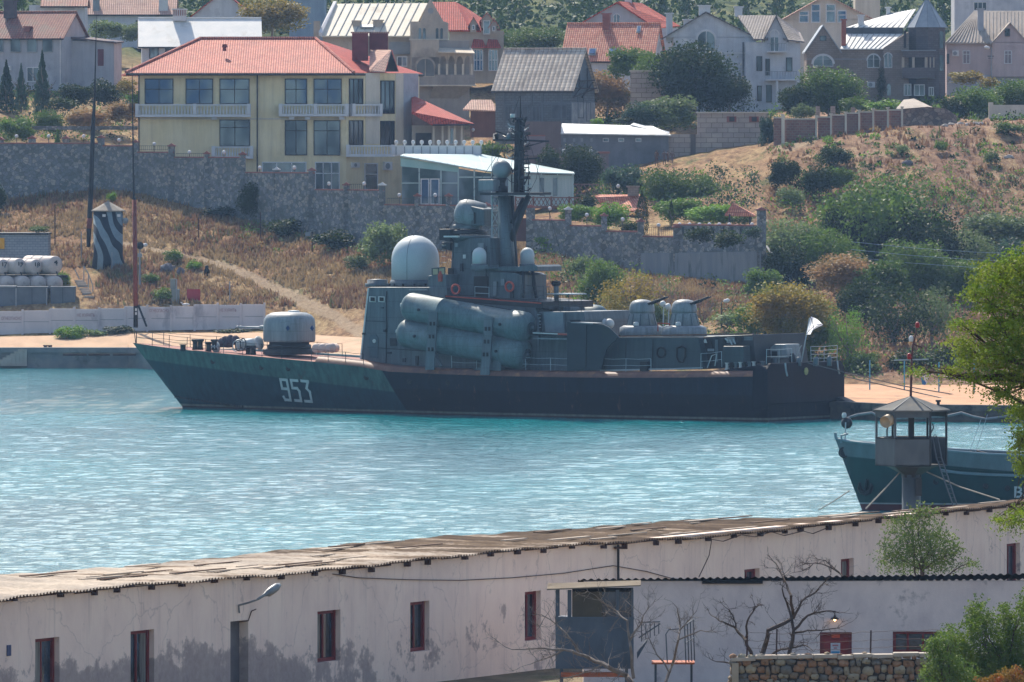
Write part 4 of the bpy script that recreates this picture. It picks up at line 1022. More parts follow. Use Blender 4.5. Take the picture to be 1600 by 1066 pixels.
for k in range(6):
    a, b = hexa_pts(1.6, 0)[k], hexa_pts(1.6, 0)[(k+1) % 6]
    if k == 5: pass
    mid = (a+b)/2; inn = (Vector((tc_.x, TY, 0)) - Vector((mid.x, mid.y, 0))).normalized()*.05
    if k == 5:   # doorway on the right hand side
        continue
    mb = MB(); zb, zt_ = z(727), z(684); mb.prism([(a.x,a.y,zb),(b.x,b.y,zb),(b.x,b.y,zt_),(a.x,a.y,zt_)], inn); mb.build('parapet_panel', twm, tw)
    mb = MB(); zb, zt_ = z(651.5), z(640.5)
    mb.prism([(a.x,a.y,zb),(b.x,b.y,zb),(b.x,b.y,zt_),(a.x,a.y,zt_)], inn); mb.build('valance_panel', twm, tw)
    mb = MB(); mb.tube([(a.x,a.y,z(684)), (b.x,b.y,z(684))], .035, 5); mb.build('parapet_rail', twd, tw)
for k, p in enumerate(hexa_pts(1.56, 0)):
    mb = MB(); mb.tube([(p.x,p.y,z(727)),(p.x,p.y,z(640))], .055, 6); mb.build('corner_post', twm if k in (3,4) else twd, tw)
mb = MB(); mb.box((tc_.x-.14, TY-.1, z(727)), (tc_.x+.12, TY+.1, z(645))); mb.build('cabinet', twd, tw)
mb = MB(); ap = Vector((tc_.x, TY, z(620))); E = hexa_pts(1.74, z(640))
mb.add([tuple(ap + Vector((.12*math.cos(R(60*k)), .12*math.sin(R(60*k)), 0))) for k in range(6)] + [tuple(p) for p in E] + [tuple(p - Vector((0,0,.06))) for p in E],
       [(0,1,2,3,4,5)] + [(k, k+6, (k+1)%6+6, (k+1)%6) for k in range(6)] + [(k+6, k+12, (k+1)%6+12, (k+1)%6+6) for k in range(6)] + [(17,16,15,14,13,12)])
rf = mb.build('roof', pm('tower_roof', C(96,98,98), C(112,113,110), 1.2, .8, 0, .05, c3=C(126,120,108)), tw)
mb = MB(); mb.tube([W(1424,641,TY-1), W(1424,612,TY-.0)], .01, 4); 
for k in (3, 4, 5):
    mb = MB(); mb.tube([ap + Vector((0,0,.02)), E[k] + Vector((0,0,.02))], .03, 4); mb.build('hip_seam', twm, rf)
mb = MB(); mb.lathe(W(1466,637,TY+.2), (0,0,1), [(.07,0),(.07,.25),(.12,.26),(.12,.34)], 8); mb.build('vent_pipe', twd, rf)
# searchlight on its stand
mb = MB(); mb.smooth = True; c0 = W(1388, 657, TY-1.2); ax = Vector((-.55, -.75, -.25)).normalized(); mb.lathe(c0 - ax*.22, ax, [(.08,-.12),(.22,0),(.27,.1),(.27,.5),(.25,.5),(.24,.42)], 18); sl_ = mb.build('searchlight', pm('lamp_beige','b3a184','9d8d74',2,.5), tw)
mb = MB(); mb.tube([W(1386,684,TY-1.2), W(1386,672,TY-1.2), W(1388,664,TY-1.2)], .04, 6); mb.build('searchlight_stand', twm, tw)
# ladder with hoop
lad = MB(); 
for du in (0, 8): lad.tube([W(1457+du, 684, TY-.9), W(1463+du, 715, TY-1.1), W(1490+du*.8, 792, TY-2.2)], .03, 5)
for k in range(12):
    t = k / 11; u_, v_ = 1463 + 27*t, 715 + 77*t; lad.tube([W(u_, v_, TY-1.1-1.1*t), W(u_+8, v_, TY-1.1-1.1*t)], .02, 4)
lad.tube([W(1457,684,TY-.9), W(1461,679,TY-.8), W(1465,684,TY-.9)], .03, 5); lad.build('ladder', twm, tw)
mb = MB(); mb.box(tuple(W(1431,775,TY-.5)), tuple(W(1440,747,TY-.35))); mb.build('junction_box', twd, tw)
# signal mast on the roof
mr = pm('mast_oxide', '4a2a2a', '5a3430', 3, .6)
mb = MB(); mb.tube([W(1423,622,TY), W(1424.5,563,TY), W(1426,541,TY), W(1433,512,TY)], [.06,.05,.04,.03], 6); sm_ = mb.build('signal_mast', mr, tw)
mb = MB(); mb.tube([W(1397,563,TY), W(1451,561.5,TY)], .035, 5); mb.build('crossbar', rail_l, sm_)
mb = MB(); mb.tube([W(1427,538,TY), W(1441,543,TY), W(1441,546,TY)], .03, 5); mb.build('side_arm', mr, sm_)
for (u, v, m_) in ((1433.5,508,'r'),(1423.6,529.5,'w'),(1420.7,557,'r')):
    mb = MB(); mb.smooth = True; mb.lathe(W(u, v+4.5, TY), (0,0,1), [(.07,0),(.1,.04),(.11,.16),(.07,.24),(.03,.27)], 10)
    mb.build('signal_lamp', pm('lamp_red','8e1f22','a32a2a',3,.3) if m_ == 'r' else pm('lamp_white','c9ced0','b8bfc2',3,.3), sm_)
for pts in (((1406,738),(1380,767),(1353,795)), ((1447,737),(1500,761),(1562,781))):
    mb = MB(); mb.tube([W(u, v, TY - k*1.5) for k, (u, v) in enumerate(pts)], .035, 5); mb.build('guy_rope', pm('rope_pale','a09c92','8c887e',3,.9), tw)
mb = MB(); mb.tube([W(1454,678,TY), W(1459,668,TY), W(1457,662,TY)], .03, 5); mb.build('bent_pipe', twd, tw)
# ================================================================ long barracks
class Frame:
    def __init__(s, O, d, inward=1):
        s.O = Vector((O[0], O[1], 0)); s.d = Vector((d[0], d[1], 0)).normalized()
        n = Vector((-s.d.y, s.d.x, 0)); s.n = n if n.dot(s.O) > 0 else -n      # pointing away from the camera
    def P(s, x, y, z): return s.O + s.d*x + s.n*y + Vector((0, 0, z))
    def px(s, u, v, y=0):
        o = Vector((0,0,CAMH)); dr = ray(u, v); k = (y - (o - s.O).dot(s.n)) / dr.dot(s.n); q = o + dr*k - s.O
        return q.dot(s.d), q.z
    def box(s, mb, x0, x1, y0, y1, z0, z1):
        return mb.hexa([s.P(x0,y0,z0), s.P(x1,y0,z0), s.P(x1,y1,z0), s.P(x0,y1,z0), s.P(x0,y0,z1), s.P(x1,y0,z1), s.P(x1,y1,z1), s.P(x0,y1,z1)])
    def rect(s, mb, r, y0, y1):
        x0, z1 = s.px(r[0], r[1]); x1, _ = s.px(r[2], r[1]); xm = (r[0]+r[2])/2
        z0 = s.px(xm, r[3])[1]; z1 = s.px(xm, r[1])[1]
        return s.box(mb, x0, x1, y0, y1, z0, z1)
def holed_wall(fr, mb, L0, L1, z0, z1, holes, th):
    holes = sorted(holes); x = L0
    for a, b, c, d in holes:          # x0,x1,z0,z1
        if a > x: fr.box(mb, x, a, 0, th, z0, z1)
        if c > z0: fr.box(mb, a, b, 0, th, z0, c)
        if d < z1: fr.box(mb, a, b, 0, th, d, z1)
        x = b
    if x < L1: fr.box(mb, x, L1, 0, th, z0, z1)
lb0 = Vector((-17.15, 300, 0)); LB = Frame(lb0, (21.6+17.15, 78))
g = NT('plaster_pink'); v = g.coord('Object'); sx = g.n('SeparateXYZ'); g.l(g.n('NewGeometry').outputs['Position'], sx.inputs[0])
c = g.ramp(g.noise(g.coord('Object', (1,1,.5)), .8, 7, .65), [(.3, C(222,200,188)), (.5, C(234,212,198)), (.7, C(240,220,204))])
st = g.noise(g.coord('Object', (1.2,1.2,1.2)), .55, 9, .72)
hgt = g.n('MapRange'); hgt.inputs[1].default_value = 4.5; hgt.inputs[2].default_value = 3.1; g.l(sx.outputs[2], hgt.inputs[0])
lft = g.n('MapRange'); lft.inputs[1].default_value = -5; lft.inputs[2].default_value = -9.5; g.l(sx.outputs[0], lft.inputs[0])
dm = g.ramp(g.math('ADD', st, g.math('MULTIPLY', hgt.outputs[0], g.math('ADD', g.math('MULTIPLY', lft.outputs[0], .26), .09))), [(.64, 0.0), (.67, .7), (.72, 1.0)])
c = g.mix(g.math('MULTIPLY', dm, .68), c, g.ramp(g.noise(v, 4, 6, .7), [(.35, C(110,100,104)), (.65, C(140,130,132))]))
c = g.mix(g.ramp(g.noise(g.coord('Object', (1.5,1.5,1)), 1.1, 8, .75), [(.6, 0.0), (.72, .7)]), c, '8b8186')
c = g.mix(g.ramp(g.noise(g.coord('Object', (3,3,.15)), 1.0, 6, .7), [(.55, 0.0), (.75, .35)]), c, '8d8084')
# cracks
vo = g.n('TexVoronoi', feature='DISTANCE_TO_EDGE'); vo.inputs['Scale'].default_value = .22
dn = g.mix(.35, v, g.n('TexNoise').outputs[1]); wn_ = g.n('TexNoise'); wn_.inputs['Scale'].default_value = 1.2; wn_.inputs['Detail'].default_value = 5; g.l(v, wn_.inputs[0])
va = g.n('VectorMath', operation='ADD'); g.l(v, va.inputs[0]); g.l(wn_.outputs[1], va.inputs[1]); g.l(va.outputs[0], vo.inputs['Vector'])
c = g.mix(g.ramp(vo.outputs[0], [(.0, .35), (.006, 0.0)]), c, '7d7378')
g.col(c); g.bump(g.noise(v, 5, 6, .7), .35, .04); g.set(.9, 0, .15); plaster = g.m
LBL = 104.0; LX0 = -14.0
EZ = 6.46
bar = empty('long_barracks', tuple(LB.P(30, 3, 1.7)), 'long low barracks with cracked pinkish plaster wall and corrugated roof along the water', 'building')
wins = [(55,997,93,1080,0),(204,985,241,1078,0),(360,970,388,1085,1),(496,954,532,1034,0),(641,940,671,1018,0),(820,924,845,1001,0),(1163,889,1187,960,0),(1314,873,1334,940,0),(1573,849,1594,915,0),(-95,1008,-55,1090,0)]
holes = []
for a, b, c_, d_, isd in wins:
    um = (a+c_)/2; x0 = LB.px(a, b)[0]; x1 = LB.px(c_, b)[0]; zt_ = LB.px(um, b)[1]; zb = LB.px(um, d_)[1]
    if isd: zb = 1.75
    holes.append((x0, x1, zb, zt_))
mb = MB(); holed_wall(LB, mb, LX0, LBL, 1.2, EZ - .12, holes, .42)
LB.box(mb, LX0, LX0+.3, .42, 5.4, 1.2, EZ-.12); LB.box(mb, LX0, LBL, 5.4, 5.7, 1.2, EZ-.95); LB.box(mb, LBL-.3, LBL, .42, 5.4, 1.2, EZ-.95)
mb.build('wall', plaster, bar)
fr_red = pm('frame_red', '6e2228', '7a2c2e', 3, .6, c3='571c20'); dglass = glass('dark_glass', '15181c')
curtain = pm('curtain', '8d8a84', '4a4644', 2.2, .9, stretch=(6,6,.3)); darkroom = pm('dark_interior', '16161a', '1e1d20', 1, .9)
for (x0, x1, zb, zt_), (a, b, c_, d_, isd) in zip(holes, wins):
    if isd:
        mb = MB(); LB.box(mb, x0, x1, .36, .41, zb, zt_); dd_ = mb.build('door', pm('door_grey_old', '5d5b60', '6f6a6c', 2, .8, c3='3a3a40'), bar); continue
    fw = .13
    mb = MB(); LB.box(mb, x0, x0+fw, .2, .34, zb, zt_); LB.box(mb, x1-fw, x1, .2, .34, zb, zt_); LB.box(mb, x0+fw, x1-fw, .2, .34, zb, zb+fw); LB.box(mb, x0+fw, x1-fw, .24, .34, zt_-fw, zt_)
    LB.box(mb, (x0+x1)/2-.04, (x0+x1)/2+.04, .245, .335, zb+fw, zt_-fw)
    wf = mb.build('window', fr_red, bar)
    mb = MB(); LB.box(mb, x0+fw, x1-fw, .3, .31, zb+fw, zt_-fw); mb.build('pane', dglass, wf)
    mb = MB(); kc = .18 + .3*abs(math.sin(a)); LB.box(mb, x0+fw if int(a) % 3 else x1-fw-kc*(x1-x0), x0+fw+kc*(x1-x0) if int(a) % 3 else x1-fw, .27, .29, zb+fw, zt_-fw); mb.build('curtain', curtain, wf)
# corrugated roof, old and sagging
XA, XB = LB.px(1150, 833)[0], LB.px(1600, 783)[0]
def rslope(x): t_ = min(1, max(0, (x-XA)/(XB-XA))); return .02 - .12*t_*t_*(3-2*t_)
def sagf(x, y): 
    return -.05 - .17*math.exp(-((x-64)/12)**2) + .05*math.sin(x*.21) + .03*math.sin(x*.9+y) + .02*math.sin(x*2.3)
mb = MB(); mb.smooth = True; pitch = .23; rows_ = [-.35, 1.3, 1.32, 3.0, 3.02, 5.75]; xs = np.arange(LX0-.3, LBL+.3, pitch/4); nrw = len(rows_)
vs = []
for x in xs:
    for j, y in enumerate(rows_):
        seg = int(x // 1.05); jit = (math.sin(seg*12.9 + (j//2)*78.2) * .5) * .03
        vs.append(LB.P(x, y, EZ + sagf(x, y) + .045*math.sin(2*math.pi*x/pitch) + rslope(x)*y - (.03 if j % 2 == 0 and j else 0) + jit))
mb.add(vs, [(i*nrw+j, (i+1)*nrw+j, (i+1)*nrw+j+1, i*nrw+j+1) for i in range(len(xs)-1) for j in range(nrw-1)])
g = NT('asbestos_roof'); v = g.coord('Object'); sx = g.n('SeparateXYZ'); g.l(g.n('NewGeometry').outputs['Position'], sx.inputs[0])
ns = g.noise(g.coord('Object', (.35, 1.1, 1), (0, 0, 0)), .55, 8, .7)
along = g.n('MapRange'); along.inputs[1].default_value = 300; along.inputs[2].default_value = 355; g.l(sx.outputs[1], along.inputs[0])
k_ = g.math('ADD', ns, g.math('MULTIPLY', g.math('SUBTRACT', along.outputs[0], .5), .34))
c = g.ramp(k_, [(.42, C(174,164,152)), (.49, C(148,136,124)), (.54, C(106,94,82)), (.7, C(84,74,66))])
c = g.mix(1.0, c, g.ramp(g.noise(v, 3.5, 6, .75), [(.3, (.72,.72,.72)), (.7, (1.15,1.15,1.15))]), 'MULTIPLY')
g.col(c); g.bump(g.noise(v, 6, 5, .7), .4, .05); g.set(1.0, 0, 0)
rf = mb.build('roof', g.m, bar)
dwood = pm('rafter_wood', '3a2622', '4d352c', 3, .9)
for k in range(44):
    x = LX0 + 1 + k*2.35 + random.uniform(-.5,.5); mb = MB(); LB.box(mb, x, x+random.uniform(.12,.22), -.2, .0, EZ + sagf(x, 0) - random.uniform(.18,.28), EZ + sagf(x, 0) - .09); mb.build('rafter_end', dwood, rf)
mb = MB()
for i in range(len(xs)//24):
    x = xs[i*24]; x2 = min(x + pitch*6, LBL); LB.box(mb, x, x2-.002, -.1, -.04, EZ + sagf(x, 0) - .1, EZ + sagf(x, 0) - .02)
mb.build('eave_strip', dwood, rf)  # wooden boards under the eave
random.seed(3)
for k in range(60):    # loose sheets and planks lying on the roof
    x = random.uniform(-8, 92); y = random.uniform(.6, 5.2); lx = random.uniform(.8, 4); ly = random.uniform(.08, .25)
    mb = MB(); z0 = EZ + sagf(x, y) + .06 + rslope(x)*y; LB.box(mb, x, x+lx, y, y+ly, z0, z0+.04)
    mb.build('loose_sheet', [pm('sheet_pale', 'b8aa9a', 'a89a8a', 1.5, .9), pm('plank_brown','5e4a3c','6e5848',2,.9)][k % 3 == 0], rf)
# lamp arm, wires, drain pipe, plate
def fr_tube(name, pts, r, mat, parent, y=-.15, n=6):
    mb = MB(); P = []
    for p in pts:
        yy = p[2] if len(p) > 2 else y; x, z0 = LB.px(p[0], p[1], yy); P.append(LB.P(x, yy, z0))
    mb.tube(P, r, n); return mb.build(name, mat, parent)
fr_tube('wall_wire', [(520,897),(560,903),(640,906),(720,907),(800,903),(880,896),(958,884),(1010,893),(1050,904),(1090,908)], .018, dwood, bar, y=-.05, n=4)
fr_tube('roof_wire', [(1092,902),(1108,868),(1112,843),(1130,846),(1158,836),(1180,839),(1205,831),(1225,837),(1255,830),(1270,834),(1295,824)], .02, dwood, bar, y=-.3, n=4)
fr_tube('drain_pipe', [(966,851),(966,884),(966,920)], .05, pm('pipe_black','1c1a1c','262326',3,.5), bar, y=-.12)
fr_tube('downpipe_bracket', [(961,856),(972,856)], .05, dwood, bar, y=-.12)
lamp = fr_tube('lamp_bracket', [(373,946,-.05),(388,942,-.5),(402,937,-1.0)], .035, pm('lamp_grey','6d7478','858c90',2,.4), bar)
fr_tube('lamp_bracket', [(373,946,-.05),(374,958,-.05)], .03, MATS['lamp_grey'], bar); fr_tube('lamp_wire', [(374,972,-.05),(388,970,-.05),(393,955,-.06),(400,952,-.1)], .02, dwood, bar)
x, z0 = LB.px(402, 937, -1.0); A = LB.P(x, -1.0, z0); x, z0 = LB.px(437, 914, -1.3); B = LB.P(x, -1.3, z0); ax = (B-A).normalized(); L = (B-A).length
mb = MB(); mb.smooth = True; mb.lathe(A, ax, [(.04,0),(.06,L*.3),(.11,L*.42),(.14,L*.6),(.14,L*.85),(.07,L)], 12); mb.build('street_lamp_head', MATS['lamp_grey'], lamp)
mb = MB(); mb.smooth = True; mb.lathe(A + ax*L*.45 - Vector((0,0,.07)), ax, [(.05,0),(.1,.06),(.1,L*.35),(.05,L*.45)], 10); mb.build('lamp_lens', pm('lens','8d7a68','a39484',2,.3), lamp)
mb = MB(); LB.rect(mb, (10,1008,16,1025), -.04, -.01); pl = mb.build('number_plate', pm('plate_blue','2e3a5e','3a4870',3,.5), bar)
# ================================================================ front annex
FY = 325.0; z = lambda v, Y=FY: Zat(v, Y)
fb = empty('plaster_shed', tuple(Vector((Xat(1250, FY), FY+3, 1.7))), 'low white plastered shed with a thin corrugated roof edge and red door', 'building')
FR = Frame((Xat(912, FY), FY), (1, .0))
hl = []
for r in ((1281,988,1331,1100),(1395,987,1467,1019)):
    hl.append((FR.px(r[0],r[1])[0], FR.px(r[2],r[1])[0], max(1.7, FR.px(r[0],r[3])[1]), FR.px(r[0],r[1])[1]))
g = NT('plaster_white'); v = g.coord('Object')
c = g.ramp(g.noise(g.coord('Object', (1,1,.7)), .9, 7, .65), [(.3, C(196,184,184)), (.5, C(212,200,197)), (.72, C(224,211,206))])
c = g.mix(g.ramp(g.noise(v, .8, 8, .7), [(.6, 0.0), (.7, .8)]), c, '7e7a7e')
g.col(c); g.bump(g.noise(v, 4, 6, .7), .4, .05); g.set(.9, 0, .15)
mb = MB(); holed_wall(FR, mb, 0, 19.5, 1.2, z(908), hl, .35); FR.box(mb, 0, .3, .35, 4.2, 1.2, z(908)-.42); FR.box(mb, 0, 19.5, 4.2, 4.5, 1.2, z(908)-.45); FR.box(mb, 19.2, 19.5, .35, 4.2, 1.2, z(908)-.42)
mb.build('wall', g.m, fb)
mb = MB(); mb.smooth = True; xs2 = np.arange(-.2, 19.8, .05)
mb.add([FR.P(x, y, z(906) + .035*math.cos(2*math.pi*x/.27) - .09*y + .0125*x) for x in xs2 for y in (-.25, 2, 4.7)], [(i*3+j, (i+1)*3+j, (i+1)*3+j+1, i*3+j+1) for i in range(len(xs2)-1) for j in range(2)])
mb.build('roof', pm('roof_dark', '4c4642', '5f5850', 2, 1.0, 0, 0), fb)
mb = MB(); FR.box(mb, 4.3, 6.5, -.12, 0, z(912), z(906.5)); mb.build('eave_strip', darkroom, fb)  # near-black strip painting in the shadow under the roof edge
a, b, c0_, d0_ = hl[0]
red_d = pm('door_red', '7a2428', '8a2e2f', 2, .5, c3='5e1c20')
mb = MB(); FR.box(mb, a, b, .12, .17, c0_, d0_); dr = mb.build('door', red_d, fb)
mb = MB(); FR.box(mb, a, b, .05, .12, d0_-.08, d0_); FR.box(mb, a, a+.08, .05, .12, c0_, d0_-.08); FR.box(mb, b-.08, b, .05, .12, c0_, d0_-.08); mb.build('door_frame', pm('frame_red2','671c20','75262a',2,.5), dr)
mb = MB(); FR.rect(mb, (1298,1005,1313,1024), .09, .115); ps = mb.build('notice', pm('notice_white','c2c6cc','b0b4bc',2,.6), dr)
mb = MB(); FR.rect(mb, (1299,1018,1312,1023), .08, .089); mb.build('notice_band', pm('notice_blue','2f7fae','3a8ab5',2,.6), dr)
mb = MB(); FR.rect(mb, (1301,1007.5,1310,1010), .08, .089); FR.rect(mb, (1303,1012,1308,1014), .08, .089); mb.build('notice_print', pm('notice_pink','b0676b','a8787c',2,.6), dr)
mb = MB(); FR.rect(mb, (1299.5,990,1312.5,997), .09, .115); mb.build('door_sign', pm('sign_orange','c24a2e','d05a38',3,.5), dr)
a, b, c0_, d0_ = hl[1]
mb = MB(); FR.box(mb, a, b, .1, .2, d0_-.09, d0_); FR.box(mb, a, b, .1, .2, c0_, c0_+.08); FR.box(mb, a, a+.12, .1, .2, c0_+.08, d0_-.09); FR.box(mb, b-.1, b, .1, .2, c0_+.08, d0_-.09)
for t in (.33, .66): FR.box(mb, a+(b-a)*t-.04, a+(b-a)*t+.04, .11, .19, c0_+.08, d0_-.09)
wn = mb.build('window', MATS['frame_red2'], fb); mb = MB(); FR.box(mb, a+.1, b-.1, .16, .17, c0_+.05, d0_-.05); mb.build('pane', glass('shed_glass','3a3c3e'), wn)
# door lamp (lit bulb under an enamel shade)
lc = FR.P(FR.px(1304, 964)[0], -.25, z(963))
mb = MB(); mb.smooth = True; mb.lathe(lc, (0,0,-1), [(.02,-.08),(.05,0),(.14,.06),(.17,.1),(.155,.1),(.04,.02)], 14); ls = mb.build('door_lamp', pm('lamp_brown','3a2c22','4a3a2c',3,.5), fb)
mb = MB(); mb.tube([lc + Vector((0,0,.06)), lc + Vector((0,.12,.2)), lc + Vector((0,.25,.15))], .015, 5); mb.build('lamp_arm', MATS['lamp_brown'], ls)
bm_ = bpy.data.materials.new('bulb_glow'); bm_.use_nodes = True; b_ = bm_.node_tree.nodes['Principled BSDF']; b_.inputs['Emission Color'].default_value = (1, .55, .22, 1); b_.inputs['Emission Strength'].default_value = 5
mb = MB(); mb.smooth = True; mb.lathe(lc, (0,0,-1), [(.02,.03),(.05,.07),(.055,.11),(.03,.15),(.005,.17)], 10); mb.build('bulb', bm_, ls)
# ================================================================ guard booth on stilts
BY = 312.0; z = lambda v: Zat(v, BY); s_ = s_at(BY)
bt = empty('guard_booth', (Xat(930, BY), BY+1, 1.7), 'blue grey metal guard booth with flat roof and wrap-around windows on a raised stand', 'booth')
BF = Frame((Xat(868, BY), BY), (1, -.02)); bl = pm('booth_blue', C(72,84,97), C(86,98,110), 1.2, .6, c3=C(60,66,72), stretch=(1,1,.4)); bw = (990-868)/s_
mb = MB(); BF.box(mb, 0, bw, 0, 1.7, z(1045), z(966)); mb.build('booth_body', bl, bt)
for x0, x1 in ((0,.1),(.42,.56),(2.1,2.22),(bw-.08,bw)): mb = MB(); BF.box(mb, x0, x1, .01, .08, z(966), z(922)); mb.build('window_post', bl, bt)
for x0, x1 in ((.02,.12),(bw-.12,bw-.02)): mb = MB(); BF.box(mb, x0, x1, 1.6, 1.68, z(966), z(922)); mb.build('window_post', bl, bt)
mb = MB(); BF.box(mb, .58, 1.62, .04, .06, z(965), z(925)); mb.build('window_reflection', pm('reflection_tan',C(70,64,52),C(86,78,62),1.2,.7,c3=C(48,50,46)), bt)  # opaque tan panel: the reflection in the left window, painted in
mb = MB(); BF.box(mb, 1.62, 2.1, .05, .06, z(965), z(925)); mb.build('window_pane', dglass, bt); mb = MB(); BF.box(mb, 2.22, bw-.08, .05, .06, z(965), z(925)); mb.build('window_pane', dglass, bt)
mb = MB(); BF.box(mb, .56, bw-.1, 1.5, 1.6, z(966), z(922)); mb.build('back_wall', darkroom, bt)
mb = MB(); BF.box(mb, -.02, bw+.02, -.03, .0, z(968), z(964)); mb.build('window_sill', bl, bt)
mb = MB(); mb.prism([BF.P(-.3,-.25,z(920)), BF.P(bw+.25,-.25,z(913.5)), BF.P(bw+.25,2.0,z(911)), BF.P(-.3,2.0,z(916))], (0,0,-.04)); mb.build('roof', pm('booth_roof',C(112,105,95),C(130,122,110),1.2,1.0,0,0,c3=C(80,74,66)), bt)
for x0 in (.15, bw-.3):
    for y in (.1, 1.5): mb = MB(); BF.box(mb, x0, x0+.1, y, y+.1, 1.7, z(1045)); mb.build('leg', bl, bt)
orange = pm('platform_orange', '9c5030', 'b06038', 1.5, .7, c3='7d4a38')
mb = MB(); BF.box(mb, .2, 2.4, -.7, -.01, z(1056), z(1050)); mb.build('lower_step', orange, bt)
mb = MB(); BF.box(mb, 3.35, 4.85, -.4, .9, z(1037), z(1034)); mb.build('landing', orange, bt)
mb = MB(); mb.prism([BF.P(2.85,.2,z(1022)), BF.P(3.2,.2,z(1000)), BF.P(3.2,.2,z(1003)), BF.P(2.85,.2,z(1030))], (0,.8,0)); mb.build('stair_flight', bl, bt)
mb = MB()
for k, u in enumerate((1072,1079,1085,1091)): mb.tube([BF.P(4.55+.1*k, -.4+.35*k, z(1034)), BF.P(4.5+.1*k, -.4+.35*k, z(976 - k*2))], .022, 5)
mb.tube([BF.P(4.5,-.4,z(976)), BF.P(4.8,.65,z(970))], .025, 5); mb.tube([BF.P(4.52,-.4,z(1004)), BF.P(4.82,.65,z(998))], .02, 5)
mb.tube([BF.P(3.9,-.35,z(1034)), BF.P(3.85,-.35,z(990)), BF.P(3.95,-.35,z(983)), BF.P(4.4,-.38,z(981))], .022, 5); mb.build('landing_rail', twm, bt)
mb = MB()
for k in range(5): mb.tube([BF.P(3.0+.15*k,.2,z(1003-k*3)), BF.P(3.0+.15*k,.2,z(975-k*.3))], .018, 5)
mb.tube([BF.P(2.9,.2,z(973)), BF.P(3.65,.2,z(972))], .022, 5); mb.tube([BF.P(2.9,.2,z(997)), BF.P(3.65,.2,z(975))], .025, 5); mb.build('stair_rail', twm, bt)
for x0 in (3.45, 4.7): mb = MB(); BF.box(mb, x0, x0+.08, 0, .08, 1.7, z(1037)); mb.build('landing_leg', bl, bt)
# ================================================================ dry stone wall with fence posts
SY = 298.0; z = lambda v: Zat(v, SY); random.seed(11)
x0, x1 = Xat(1145, SY), Xat(1690, SY)
sw = empty('stone_wall', ((x0+x1)/2, SY, 1.8), 'dry stone wall of rounded brown and grey stones below the red door', 'wall')
mb = MB(); mb.box((x0+.06, SY+.12, 1.4), (x1, SY+.5, z(1031))); mb.build('wall_core', pm('mortar_dark','3a352f','4a443b',3,.95), sw)
mb = MB(); mb.smooth = True
zc = 3.2
while zc < z(1030):
    hh = random.uniform(.17, .27); x = x0 - random.uniform(0, .2)
    while x < x1:
        ww = random.uniform(.16, .44); hs_ = hh*random.uniform(.85,1.35); c0 = Vector((x+ww/2, SY+.14+random.uniform(-.03,.04), zc+hh/2 + random.uniform(-.06,.06))); vs = []; fs = []
        for i in range(5):
            ph = math.pi*i/4
            for j in range(8):
                th = 2*math.pi*j/8; e_ = lambda q: math.copysign(abs(q)**.65, q)
                vs.append(c0 + Vector((e_(math.cos(th))*e_(math.sin(ph))*ww*.52, -e_(math.cos(ph))*.17, e_(math.sin(th))*e_(math.sin(ph))*hs_*.54)) + rnd_unit(random)*.022)
        fs = [(i*8+j, (i+1)*8+j, (i+1)*8+(j+1)%8, i*8+(j+1)%8) for i in range(4) for j in range(8)]
        mb.cur = random.randrange(4); mb.add(vs, fs); x += ww + .01
    zc += hh
mb.build('stones', [pm('stone_a','7d6c58','8f7e68',3,.9,bump=.4), pm('stone_b','6a665f','7a766d',3,.9,bump=.4), pm('stone_c','8a6a50','9c7a5e',3,.9,bump=.4), pm('stone_d','958a74','a69b84',3,.9,bump=.4)], sw)
mb = MB(); x = x0 - .05
while x < x1:
    ww = random.uniform(.5, .9); zt_ = z(1029) + random.uniform(-.02,.05) + (x-x0)*.018
    mb.hexa([(x, SY-.05, zt_-.09), (x+ww, SY-.05, zt_-.07), (x+ww, SY+.55, zt_-.07), (x, SY+.55, zt_-.09), (x, SY-.05, zt_+.04), (x+ww, SY-.06, zt_+.05), (x+ww, SY+.55, zt_+.05), (x, SY+.55, zt_+.04)]); x += ww + .012
mb.build('coping', pm('coping_stone','b3a99b','9c9286',2,.9,bump=.3), sw, bevel=.02)
mb = MB(); mb.box((x0-.02, SY-.08, 1.4), (x0+.2, SY+.1, z(1036))); mb.build('pier', pm('stone_pale','a59a88','948a78',2,.9,bump=.4), sw)
posts = ((1168,993),(1214,983),(1361,985))
for i_, (u, v) in enumerate(posts):
    mb = MB(); mb.tube([W(u-1, 1030, SY+.25), W(u, v, SY+.25)], .03, 5); mb.build('fence_post', pm('rusty_post','3b2a26','4c3630',4,.8), None, ['rusty iron post with barbed wire on the stone wall, leftmost of three', 'rusty iron post on the stone wall behind the branching dead tree', 'rusty iron post on the stone wall right of the red door'][i_], 'post', 'iron posts on the stone wall')
for dv in (1, 14, 26):
    mb = MB(); P = []
    for u in range(1168, 1480, 8):
        sg_ = math.sin((u-1168)/60)*3 + random.uniform(-1,1); P.append(W(u, 987 + dv + sg_, SY+.25))
    mb.tube(P, .008, 3); mb.build('barbed_wire', MATS['rusty_post'], None, ['topmost', 'middle', 'lowest'][(1,14,26).index(dv)] + ' strand of barbed wire above the stone wall', 'wire', 'barbed wire strands above the stone wall')
